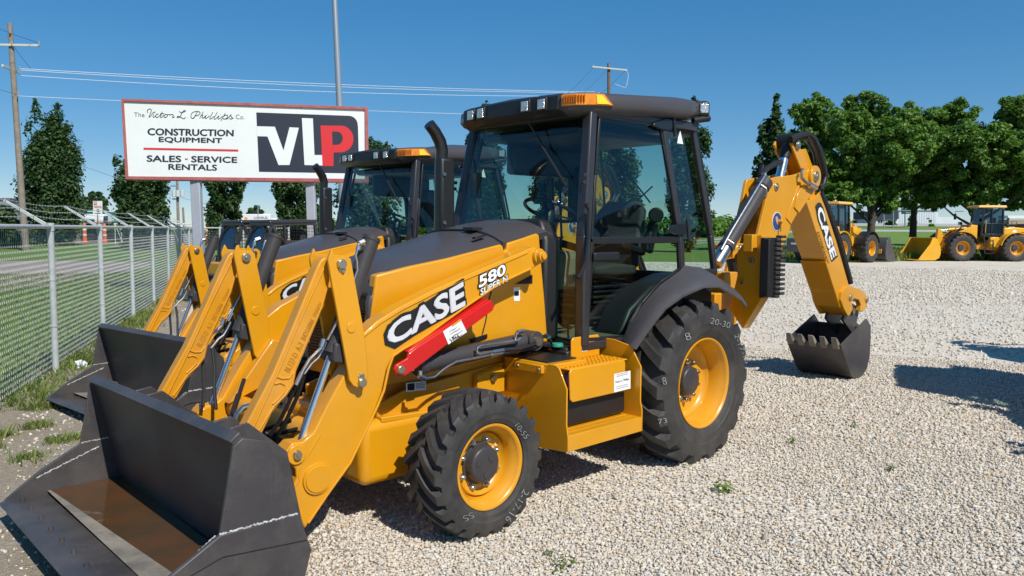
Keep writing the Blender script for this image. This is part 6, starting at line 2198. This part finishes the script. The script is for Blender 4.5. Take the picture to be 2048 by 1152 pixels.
# white pipe barriers along the road
for x0, x1, lab in ((14, 92, 'white pipe rail barrier at the foot of the leaning pole'), (228, 256, 'short white pipe rail right of the teal trailer'), (340, 384, 'white pipe rail left of the left billboard post')):
    D = 80
    bb = ground_at((x0 + x1) / 2, D)
    T = thing('pipe_barrier', lab, 'barrier', bb, 0, 'white pipe barriers along the road')
    a, c = at(x0, 447.5, D=D) - bb, at(x1, 447.5, D=D) - bb
    MB().tube([a, c], 0.06, 8).build('rail', WHP, T)
    for u in (0.06, 0.5, 0.94):
        q = a.lerp(c, u)
        MB().tube([q, Vector((q.x, q.y, 0))], 0.05, 8).build('post', WHP, T)
        MB().tube([q, Vector((q.x, q.y, 0)) + (c - a).normalized() * 0.8], 0.04, 6).build('brace', WHP, T)
b = ground_at(5, 98)
gb = thing('shed', 'grey corrugated shed cut by the left picture edge', 'shed', b)
GC = mat('grey_cladding', (0.26, 0.28, 0.31), 0.5, var=0.2, vscale=2)
to_local(box_px(MB(), -40, 398, 16, 462, 98, 5), b).build('wall', GC, gb)
m = to_local(box_px(MB(), -42, 396, 18, 399, 97.8, 5.5), b)
m.build('roof', mat('shed_roof', (0.12, 0.11, 0.11), 0.6), gb)
m = MB()
for k in range(12):
    a = at(-38 + k * 4.6, 400, D=97.97) - b
    c = at(-38 + k * 4.6, 460, D=97.97) - b
    m.bar(a, c, 0.05, 0.05)
m.build('cladding_rib', GC, gb)
DU = 150
b = ground_at(512, DU)
uh = thing('rental_truck', 'white rental box truck with orange spot, half hidden behind the black skid steers', 'truck', b)
to_local(box_px(MB(), 481, 428, 540, 452, DU, 2.4), b).build('box_body', WHP, uh, bevel=0.15)
to_local(box_px(MB(), 540, 436, 552, 454, DU + 0.1, 2.2), b).build('cab', WHP, uh, bevel=0.3)
m = MB()
lettering(m, 'U-HAUL', *[at(x, y, D=DU - 0.04) - b for x, y in ((508, 437.5), (536, 437.5), (536, 433), (508, 433))], off=0.012)
m.build('body_lettering', pk, uh, smooth=0, recalc=False)
c = at(492, 437, D=DU - 0.03) - b
m = MB().cyl(c, c - Vector((DR.x, DR.y, 0)) * 0.02, 0.33, n=20)
m.build('orange_spot', mat('spot_orange', (0.85, 0.35, 0.02), 0.5), uh)
for x in (490, 530, 546):
    c = at(x, 455, D=DU + 0.2)
    c.z = 0.45
    MB().cyl(c - b, c - b + Vector((DR.x, DR.y, 0)) * 2.0, 0.45, n=16).build('wheel', M['rubber'], uh)

# ------------------------------------------------------------------ right background: rising ground, roads, signs, buildings
prof = [(44, -0.03), (58, 0.02), (72, 0.35), (88, 1.05), (104, 1.74), (106, 1.78), (113, 2.06), (115, 2.08), (126, 2.66), (128, 2.70), (141, 3.30), (146, 3.3), (190, 3.0), (260, -0.2)]
cols = [1390, 1440, 1500, 1560, 1640, 1740, 1840, 1960, 2100, 2300, 2600]
V, Fc = [], []
for x in cols:
    fade = min(1.0, max(0.0, (x - 1390) / 230.0))
    fade = fade * fade * (3 - 2 * fade)
    for D, z in prof:
        q = ground_at(x, D)
        V.append((q.x, q.y, -0.035 + (z + 0.035) * fade))
n = len(prof)
for i in range(len(cols) - 1):
    for j in range(n - 1):
        Fc.append((i * n + j, (i + 1) * n + j, (i + 1) * n + j + 1, i * n + j + 1))
m = MB()
m.add(V, Fc)
kind(m.build('grass_bank', GR, None, smooth=60), 'structure')
CONC = ground_mat('concrete_road', [(0.36, 0.34, 0.31), (0.42, 0.40, 0.36), (0.47, 0.45, 0.41)], 1.5, 0.1, bump=0.05)
for nm, j in (('service_road', 5), ('highway', 9)):
    m = MB()
    vs, fs = [], []
    for i, x in enumerate(cols):
        for jj in (j, j + 1):
            q = Vector(V[i * n + jj])
            vs.append((q.x, q.y, q.z + 0.012))
    for i in range(len(cols) - 1):
        fs.append((2 * i, 2 * i + 2, 2 * i + 3, 2 * i + 1))
    m.add(vs, fs)
    kind(m.build(nm, CONC, None, smooth=0), 'structure')
HG = mat('highway_green', (0.005, 0.042, 0.032), 0.45)
HT = mat('sign_print_pale', (0.34, 0.42, 0.40), 0.5)
for lab, x0, y0, x1, y1, ysp, words in (('left green highway sign, partly covered by maple leaves', 1761, 399, 1793.5, 424.5, 419, (('Kansas City', 1765, 423.3, 1789, 420.5), ('Emporia', 1764, 417, 1783, 413))),
                                   ('right green highway sign with a pale arrow', 1803, 401.5, 1835, 428, 421, (('Wichita', 1811, 427, 1826, 423.5), ('Emporia', 1805, 418.4, 1820, 415), ('South', 1822, 407, 1833, 404)))):
    D = 120
    b = ground_at((x0 + x1) / 2, D)
    b.z = 1.9
    T = thing('highway_sign', lab, 'road sign', b, 0, 'green highway signs')
    to_local(box_px(MB(), x0, y0, x1, y1, D, 0.06), b).build('sign_panel', HG, T)
    m = MB()
    for w_, xa, yb, xb, yt in words:
        lettering(m, w_, *[at(x, y, D=D - 0.04) - b for x, y in ((xa, yb), (xb, yb), (xb, yt), (xa, yt))], off=0.012)
    m.build('sign_lettering', HT, T, smooth=0, recalc=False)
    m = MB()
    patch(m, *[at(x, y, D=D - 0.03) - b for x, y in ((x0 + 0.6, ysp + 0.4), (x1 - 0.6, ysp + 0.4), (x1 - 0.6, ysp - 0.3), (x0 + 0.6, ysp - 0.3))])
    m.build('dividing_line', HT, T, smooth=0)
    if x0 > 1800:
        m = MB()
        m.add([at(x, y, D=D - 0.04) - b for x, y in ((1825.5, 416.5), (1829, 411), (1827.5, 410.5), (1830.5, 408.5), (1831, 413), (1830, 412), (1827, 417))], [tuple(range(7))])
        m.build('arrow', HT, T, smooth=0, recalc=False)
    for xs in (x0 + 7, x1 - 7):
        m = MB().tube([at(xs, y0 + 4, D=D + 0.1) - b, at(xs, 459, D=D + 0.1) - b], 0.09, 8)
        m.build('sign_leg', POLEG, T)
    for xs, lab_ in ((x0 + 4, 'route_shield'), (x0 + 12, 'route_shield')):
        c = at(xs + 2, y0 + 5.5, D=D - 0.04) - b
        m = MB().cyl(c, c - Vector((DR.x, DR.y, 0)) * 0.01, 0.24, n=12)
        m.build('route_shield', mat('shield', (0.20, 0.10, 0.14), 0.5), T)
D = 152
b = ground_at(1850, D)
b.z = 3.0
wh = thing('warehouse', 'long low white warehouse behind the right green highway sign', 'building', b)
WW = mat('white_cladding', (0.62, 0.65, 0.70), 0.5, var=0.08, vscale=0.4)
to_local(box_px(MB(), 1796, 421, 1876, 452, D, 14), b).build('wall', WW, wh)
to_local(box_px(MB(), 1874, 434, 1925, 452, D + 1, 12), b).build('annex_wall', WW, wh)
to_local(box_px(MB(), 1795, 420, 1877, 421.6, D - 0.2, 14.4), b).build('roof_edge', GC, wh)
to_local(box_px(MB(), 1854.5, 436, 1859, 437.4, D - 0.1, 0.2), b).build('window', M['black'], wh)
m = MB()
for k in range(22):
    a, c = at(1799 + k * 3.4, 422, D=D - 0.03) - b, at(1799 + k * 3.4, 450, D=D - 0.03) - b
    m.bar(a, c, 0.05, 0.05)
m.build('cladding_rib', WW, wh, smooth=0)
b = ground_at(1776, 146)
b.z = 3.0
nb_ = thing('blue_building', 'navy blue roofed building under the left green highway sign', 'building', b)
to_local(box_px(MB(), 1753, 422, 1797.5, 438, 146, 10), b).build('roof', mat('navy_roof', (0.018, 0.024, 0.060), 0.6, var=0.3, vscale=1), nb_)
to_local(box_px(MB(), 1752, 438, 1797, 452, 146.4, 9), b).build('wall', WW, nb_)
for x in (1757, 1762, 1788):
    to_local(box_px(MB(), x, 440, x + 3, 446, 146.3, 0.2), b).build('window', M['black'], nb_)
b = ground_at(2036, 120)
b.z = 2.2
ft = thing('flatbed_trailer', 'pale truck trailers behind the right wheel loader at the picture edge', 'trailer', b)
to_local(box_px(MB(), 2016, 431, 2075, 437, 120, 2.4), b).build('cargo', WHP, ft)
to_local(box_px(MB(), 2016, 439, 2075, 448, 120, 2.4), b).build('trailer_bed', mat('tan_load', (0.34, 0.27, 0.20), 0.7), ft)
to_local(box_px(MB(), 2018, 448, 2075, 453, 120.3, 2.0), b).build('undercarriage', M['black'], ft)
# red hanging marker under the right tree
b = ground_at(1927, 56)
hm = MB().loft([[(0.0 + dx * s_, 0.02 * q, dz) for q, dx, dz in ((1, 0.0, 0.0),)] for s_ in (1,)]) if False else None
# ------------------------------------------------------------------ wheel loaders
def make_wheel_loader(label, loc, rz, bucketmat, word, bucket_bolt=False):
    T = thing('wheel_loader', label, 'wheel loader', loc, rz, 'wheel loaders at the far edge of the gravel')
    O = M['orange2']
    both = (1, -1)
    def add(mb, name, m, s=1, parent=T, **k): return (mb if s > 0 else mb.mirrored()).build(name, m, parent, **k)
    for X in (1.62, -1.62):
        for s in both:
            make_wheel(T, (X, 0.98 * s, 0.80), s, 0.82, 0.58, 0.40, 18, 0.035, 0.11, 0.16, 0.06, -0.02, 10, 0.12 * s)
    m = MB().box((-1.5, 0, 0.95), (2.3, 0.9, 0.55))
    m.box((1.3, 0, 0.95), (2.0, 0.8, 0.5))
    m.box((0.0, 0, 0.9), (0.8, 0.5, 0.4))
    add(m, 'chassis', M['cast'], bevel=0.03)
    hp = [(-1.10, 1.20), (-1.10, 2.02), (-1.7, 2.08), (-2.45, 2.02), (-2.75, 1.75), (-2.80, 1.20)]
    hd = add(MB().ply(hp, -0.72, 0.72), 'engine_hood', O, bevel=0.08, seg=3)
    for s in both:
        m = MB()
        for k in range(6): m.box((-2.1 + k * 0.0, 0.725, 1.35 + k * 0.08), (0.7, 0.012, 0.04))
        add(m, 'hood_vent', M['black'], s, parent=hd)
        m = MB().cyl((-1.75, 0.725, 1.78), (-1.75, 0.735, 1.78), 0.13, n=24)
        add(m, 'round_decal', M['white'], s, parent=hd)
        m = MB()
        for x in (-1.3, -1.6, -1.9): m.tube([(x, 0.66, 2.02), (x, 0.66, 2.42)], 0.018, 6)
        m.tube([(-1.3, 0.66, 2.42), (-1.9, 0.66, 2.42)], 0.018, 6)
        m.tube([(-1.3, 0.66, 2.22), (-1.9, 0.66, 2.22)], 0.014, 6)
        add(m, 'handrail', M['black'], s, parent=hd)
    m = MB().box((-3.0, 0, 1.0), (0.45, 2.45, 0.75))
    m.box((-2.86, 0, 1.72), (0.24, 1.75, 1.0))
    cw = add(m, 'counterweight', M['charcoal'], bevel=0.06, seg=3)
    m = MB()
    for k in range(8):
        m.bar((-3.23, 0.55 + k * 0.05, 1.02), (-3.23, 0.58 + k * 0.05, 1.12), 0.03, 0.006, (1, 0, 0))
    add(m, 'warning_stripe', M['white'], parent=cw)
    kids0 = set(T.children)
    # cab
    m = MB()
    for s in both:
        m.bar((0.62, 0.60 * s, 1.55), (0.50, 0.56 * s, 3.22), 0.09, 0.09, (1, 0, 0))
        m.bar((0.05, 0.66 * s, 1.55), (0.02, 0.60 * s, 3.22), 0.08, 0.06, (1, 0, 0))
        m.bar((-0.68, 0.64 * s, 1.55), (-0.66, 0.58 * s, 3.22), 0.10, 0.10, (1, 0, 0))
        m.bar((0.62, 0.62 * s, 1.60), (-0.68, 0.65 * s, 1.60), 0.08, 0.12)
        m.bar((0.6, 0.63 * s, 2.28), (-0.68, 0.645 * s, 2.28), 0.05, 0.05)
    m.box((-0.03, 0, 1.52), (1.35, 1.30, 0.10))
    m.box((-0.68, 0, 1.95), (0.06, 1.2, 0.75))
    cb = add(m, 'cab_frame', M['blackgloss'], bevel=0.01)
    def pane(pts, nm):
        mm = MB()
        mm.add(pts, [tuple(range(len(pts)))])
        mm.build(nm, M['glassdark'], T, smooth=0)
    pane([(0.63, -0.58, 1.6), (0.63, 0.58, 1.6), (0.51, 0.54, 3.2), (0.51, -0.54, 3.2)], 'windscreen')
    pane([(-0.68, -0.58, 2.3), (-0.68, 0.58, 2.3), (-0.66, 0.54, 3.2), (-0.66, -0.54, 3.2)], 'rear_window')
    for s in both:
        pane([(0.61, 0.61 * s, 1.62), (0.05, 0.66 * s, 1.62), (0.03, 0.60 * s, 3.2), (0.50, 0.565 * s, 3.2)], 'side_window')
        pane([(0.04, 0.66 * s, 1.62), (-0.67, 0.645 * s, 1.62), (-0.66, 0.585 * s, 3.2), (0.02, 0.605 * s, 3.2)], 'door_window')
    m = MB().loft([[(0.85, -0.62, 3.24), (0.85, 0.62, 3.24), (-0.80, 0.66, 3.24), (-0.80, -0.66, 3.24)], [(0.88, -0.66, 3.27), (0.88, 0.66, 3.27), (-0.84, 0.70, 3.27), (-0.84, -0.70, 3.27)], [(0.80, -0.62, 3.39), (0.80, 0.62, 3.39), (-0.80, 0.66, 3.39), (-0.80, -0.66, 3.39)]])
    add(m, 'cab_roof', mat('tan_roof', (0.72, 0.42, 0.12), 0.5), bevel=0.02)
    m = MB().box((-0.25, 0, 1.95), (0.45, 0.5, 0.7))
    m.box((-0.42, 0, 2.35), (0.15, 0.48, 0.6))
    add(m, 'operator_seat', M['seat'], bevel=0.05)
    m = MB().box((0.38, 0, 1.9), (0.25, 0.6, 0.6))
    add(m, 'dashboard', M['black'], bevel=0.05)
    for c_ in T.children:
        if c_ not in kids0: c_.location.x -= 0.42
    for s in both:
        m = MB().box((0.80, 0.62, 2.30), (0.16, 0.22, 0.18))
        hl = add(m, 'headlight', M['black'], s, bevel=0.02)
        m = MB().box((0.885, 0.62, 2.30), (0.02, 0.17, 0.13))
        add(m, 'headlight_lens', M['lens'], s, parent=hl)
        m = MB()
        for k in range(3):
            m = MB().tube([(0.9, 0.20 + 0.06 * k, 2.1), (1.2, 0.22 + 0.06 * k, 2.05), (1.5, 0.22 + 0.05 * k, 1.85), (1.9, 0.25 + 0.05 * k, 1.55)], 0.022, 6)
            add(m, 'hydraulic_hose', M['hose'], s)
        m = MB().tube([(0.0, 0.69, 1.7), (0.02, 0.74, 1.75), (0.02, 0.74, 2.45), (0.0, 0.69, 2.5)], 0.018, 6)
        add(m, 'grab_rail', M['orange2'], s)
    m = MB().tube([(-0.95, 0.35, 2.02), (-0.95, 0.35, 2.55), (-1.0, 0.35, 2.62)], 0.06, 10)
    m.v = [(p[0] - 0.6, p[1], p[2]) for p in m.v]
    add(m, 'exhaust_pipe', M['black'])
    m = MB().box((-0.45, 0.0, 3.44), (0.16, 0.16, 0.10))
    add(m, 'beacon_lamp', M['amber'], bevel=0.03)
    for s in both:
        m = MB().tube([(0.62, 0.62, 3.05), (0.95, 0.95, 3.05), (0.95, 0.95, 2.85)], 0.02, 6)
        m.box((0.95, 0.95, 2.72), (0.06, 0.22, 0.36))
        add(m, 'mirror', M['black'], s, bevel=0.01)
        m = MB()
        for x in (0.10, -0.45):
            m.bar((x, 0.90, 0.45), (x, 0.72, 1.55), 0.05, 0.05, (1, 0, 0))
        for k in range(4):
            u = k / 3.5
            m.bar((0.10, 0.90 - 0.15 * u, 0.48 + 0.9 * u), (-0.45, 0.90 - 0.15 * u, 0.48 + 0.9 * u), 0.10, 0.03)
        add(m, 'ladder', M['black'], s, bevel=0.004)
        m = MB().box((-0.55, 0.66, 1.15), (0.55, 0.25, 0.62))
        add(m, 'side_tank', O, s, bevel=0.04)
        # fenders
        for X, a0, a1, nm in ((1.62, 20, 165, 'front_fender'), (-1.62, 10, 120, 'rear_fender')):
            A = arc2(X, 0.80, 0.93, a0, a1, 12)
            B = arc2(X, 0.80, 0.97, a0, a1, 12)
            m = MB().ply(A + B[::-1], 0.68, 1.25)
            add(m, nm, M['black'] if X > 0 else O, s, smooth=40)
        ap = [(0.55, 2.02), (0.85, 2.10), (1.6, 1.75), (2.5, 1.05), (3.00, 0.50), (3.08, 0.34), (2.95, 0.28), (2.82, 0.36), (2.25, 0.95), (1.5, 1.42), (0.62, 1.70)]
        ao = add(MB().ply(ap, 0.50, 0.62), 'loader_arm', O, s, bevel=0.01)
        m = MB()
        a, c = Vector((2.80, 0.628, 0.46)), Vector((1.30, 0.628, 1.66))
        dv = (c - a).normalized()
        nv = Vector((-dv.z, 0, dv.x)) * 0.19
        if nv.z < 0: nv = -nv
        if s > 0 and word: 
            lettering(m, word, c - nv * 0.6, a - nv * 0.1, a + nv * 0.7, c + nv * 0.2, off=0.02)
            # reads from the machine's left side
            m = MB()
            lettering(m, word, a - nv * 0.25, c - nv * 0.65, c + nv * 0.25, a + nv * 0.65, off=0.02)
            add(m, 'arm_lettering', M['blackdecal'], s, parent=ao, smooth=0, recalc=False)
        m = MB().cyl((0.75, 0.48, 1.05), (1.55, 0.52, 1.50), 0.09, n=16)
        add(m, 'lift_cylinder', O, s, bevel=0.01)
    m = MB()
    m.ply([(0.35, 1.2), (0.35, 2.18), (0.85, 2.22), (0.95, 1.9), (1.0, 1.2)], -0.48, -0.30)
    m.ply([(0.35, 1.2), (0.35, 2.18), (0.85, 2.22), (0.95, 1.9), (1.0, 1.2)], 0.30, 0.48)
    m.box((0.75, 0, 1.35), (0.8, 0.7, 0.5))
    add(m, 'front_tower', O, bevel=0.03)
    m = MB().ply([(2.35, 1.95), (2.55, 1.95), (2.60, 1.4), (2.72, 0.75), (2.55, 0.72), (2.32, 1.15), (2.22, 1.5)], -0.12, 0.12)
    m.box((2.1, 0, 1.22), (0.25, 1.0, 0.2))
    add(m, 'tilt_lever', O, bevel=0.02)
    m = MB().cyl((0.75, 0, 1.98), (1.9, 0, 1.90), 0.10, n=16)
    tc = add(m, 'tilt_cylinder', O, bevel=0.01)
    add(MB().cyl((1.85, 0, 1.90), (2.45, 0, 1.86), 0.05, n=12), 'tilt_rod', M['chrome'], parent=tc)
    sp = [(3.10, 0.20), (3.02, 0.45), (3.05, 0.85), (3.22, 1.28), (3.42, 1.42), (3.55, 1.40), (3.68, 1.05), (4.35, 0.12), (4.30, 0.04), (3.35, 0.05)]
    m = MB()
    m.ply(sp, 1.33, 1.37)
    m.ply(sp, -1.37, -1.33)
    inner = [(3.40, 0.12), (3.16, 0.28), (3.10, 0.48), (3.13, 0.85), (3.28, 1.24), (3.46, 1.38)]
    outer = [(3.42, 1.43), (3.22, 1.28), (3.04, 0.88), (3.01, 0.45), (3.09, 0.20), (3.35, 0.05), (4.38, 0.04), (4.40, 0.07)]
    m.ply(inner + outer, -1.34, 1.34)
    bk_ = add(m, 'loader_bucket', bucketmat, bevel=0.01)
    m = MB().ply([(4.2, 0.03), (4.55, 0.05), (4.4, 0.09), (4.2, 0.09)], -1.36, 1.36)
    add(m, 'cutting_edge', bucketmat, parent=bk_)
    if bucket_bolt:
        m = MB().box((3.28, -0.95, 1.02), (0.05, 0.0, 0.0))
        m = MB().box((3.02, -1.0, 0.62), (0.05, 0.26, 0.26))
        add(m, 'yellow_plate', M['orange2'], parent=bk_, bevel=0.01)
        m = MB().box((3.07, -0.3, 1.02), (0.10, 1.2, 0.16))
        add(m, 'back_slot', M['black'], parent=bk_)
    return T
fw = -RT
pc = at(1979, 523, Z=0)
lv = Vector((-fw.y, fw.x, 0)).normalized()
p = Vector((pc.x, pc.y, 0)) - lv * 1.25
make_wheel_loader('yellow wheel loader facing left with a yellow bucket, at the right picture edge', (p.x, p.y, 0), math.atan2(fw.y, fw.x), M['orange2'], 'HYUNDAI')
fw = (RT * 0.77 + DR * 0.64)
pc = at(1716, 526.5, Z=0)
lv = Vector((fw.y, -fw.x, 0)).normalized()
p = Vector((pc.x, pc.y, 0)) - lv * 1.25
make_wheel_loader('yellow wheel loader with a black bucket, seen from behind beside the near dipper arm', (p.x, p.y, 0), math.atan2(fw.y, fw.x), M['charcoal'], 'HYUNDAI', True)

# ------------------------------------------------------------------ skid steers
def make_skid(label, loc, rz):
    T = thing('skid_steer', label, 'skid steer', loc, rz, 'black skid steers behind the backhoes')
    both = (1, -1)
    def add(mb, name, m, s=1, parent=T, **k): return (mb if s > 0 else mb.mirrored()).build(name, m, parent, **k)
    m = MB().box((-0.35, 0, 0.62), (2.5, 0.95, 0.55))
    m.ply([(-1.75, 0.45), (-1.75, 1.25), (-1.45, 1.45), (-0.9, 1.45), (-0.9, 0.45)], -0.75, 0.75)
    add(m, 'body', M['orange'], bevel=0.04)
    for s in both:
        for X in (0.45, -0.75):
            make_wheel(T, (X, 0.75 * s, 0.40), s, 0.42, 0.30, 0.22, 14, 0.024, 0.06, 0.09, 0.06, 0.0, 8, 0.3 * s)
        m = MB()
        m.bar((0.62, 0.42, 0.85), (0.60, 0.42, 1.30), 0.07, 0.06, (1, 0, 0))
        m.bar((0.60, 0.42, 1.30), (0.42, 0.42, 1.86), 0.07, 0.06, (1, 0, 0))
        m.bar((-0.78, 0.42, 1.1), (-0.72, 0.42, 1.86), 0.07, 0.07, (1, 0, 0))
        m.bar((0.42, 0.42, 1.84), (-0.74, 0.42, 1.86), 0.06, 0.09)
        m.bar((0.60, 0.42, 1.02), (-0.78, 0.42, 1.14), 0.06, 0.06)
        m.bar((0.42, 0.42, 1.80), (0.30, 0.42, 1.60), 0.06, 0.08)
        fr = add(m, 'cab_frame', M['frame'], s, bevel=0.01)
        m = MB()
        for k in range(16):
            x = -0.72 + k * 0.083
            m.tube([(x, 0.42, 1.08), (x, 0.42, 1.84)], 0.004, 4)
        for k in range(10):
            z = 1.10 + k * 0.08
            m.tube([(-0.76, 0.42, z), (0.56 - 0.25 * max(0, z - 1.3), 0.42, z)], 0.004, 4)
        add(m, 'side_screen', M['black'], s, parent=fr, smooth=0)
        m = MB().bar((-1.5, 0.62, 1.30), (0.55, 0.62, 0.95), 0.10, 0.16)
        m.bar((0.52, 0.62, 1.02), (0.92, 0.62, 0.35), 0.10, 0.14)
        m.bar((-1.5, 0.62, 1.35), (-1.5, 0.62, 0.8), 0.10, 0.2, (1, 0, 0))
        add(m, 'lift_arm', M['charcoal'], s, bevel=0.015)
        m = MB().box((0.46, 0.30, 1.835), (0.05, 0.17, 0.085))
        add(m, 'cab_light', M['lens'], s, bevel=0.012)
    m = MB().loft([[(0.52, -0.50, 1.86), (0.52, 0.50, 1.86), (-0.78, 0.48, 1.88), (-0.78, -0.48, 1.88)], [(0.50, -0.46, 1.93), (0.50, 0.46, 1.93), (-0.76, 0.45, 1.95), (-0.76, -0.45, 1.95)]])
    m.box((0.46, 0, 1.83), (0.06, 0.96, 0.09))
    add(m, 'cab_roof', M['frame'], bevel=0.02)
    m = MB()
    dp = [(0.63, -0.37, 0.80), (0.63, 0.37, 0.80), (0.61, 0.38, 1.35), (0.53, 0.30, 1.62), (0.46, 0.12, 1.78), (0.46, -0.12, 1.78), (0.53, -0.30, 1.62), (0.61, -0.38, 1.35)]
    m.add(dp, [tuple(range(8))])
    fd = m.build('front_door_glass', mat('blue_door_glass', (0.012, 0.028, 0.060), 0.08, spec=0.8), T, smooth=0)
    m = MB()
    for i in range(8): m.bar(dp[i], dp[(i + 1) % 8], 0.05, 0.05, (1, 0, 0))
    add(m, 'door_seal', M['black'], parent=fd)
    m = MB().box((-0.3, 0, 1.2), (0.5, 0.5, 0.5))
    m.box((-0.52, 0, 1.5), (0.15, 0.48, 0.4))
    add(m, 'operator_seat', M['seat'], bevel=0.05)
    sp = [(0.95, 0.05), (0.92, 0.30), (1.0, 0.56), (1.10, 0.62), (1.20, 0.56), (1.66, 0.10), (1.64, 0.03)]
    m = MB().ply(sp, 0.86, 0.90)
    m.ply(sp, -0.90, -0.86)
    m.ply([(0.95, 0.05), (0.91, 0.30), (0.99, 0.57), (1.10, 0.63), (1.12, 0.58), (1.03, 0.52), (0.97, 0.30), (1.02, 0.09), (1.66, 0.06), (1.72, 0.04), (1.64, 0.02)], -0.87, 0.87)
    bo = add(m, 'loader_bucket', M['bucket'], bevel=0.006)
    for s in both:
        m = MB().bar((1.24, 0.905, 0.54), (1.62, 0.905, 0.14), 0.004, 0.012, (0, 1, 0))
        m.bar((1.24, -0.855, 0.54), (1.62, -0.855, 0.14), 0.004, 0.012, (0, 1, 0)) if s > 0 else None
        add(m, 'weld_mark', M['chalk'], s, parent=bo) if s > 0 else None
    return T
p = at(528, 606, Z=0)
make_skid('black skid steer with mesh side screen, nearer of the two behind the farther backhoe', (p.x - 0.5, p.y - 0.2, 0), R(4))
p = at(480, 600, Z=0)
make_skid('black skid steer farther back, its bucket by the fence behind the second bucket', (p.x - 0.6, p.y - 0.7, 0), R(6))
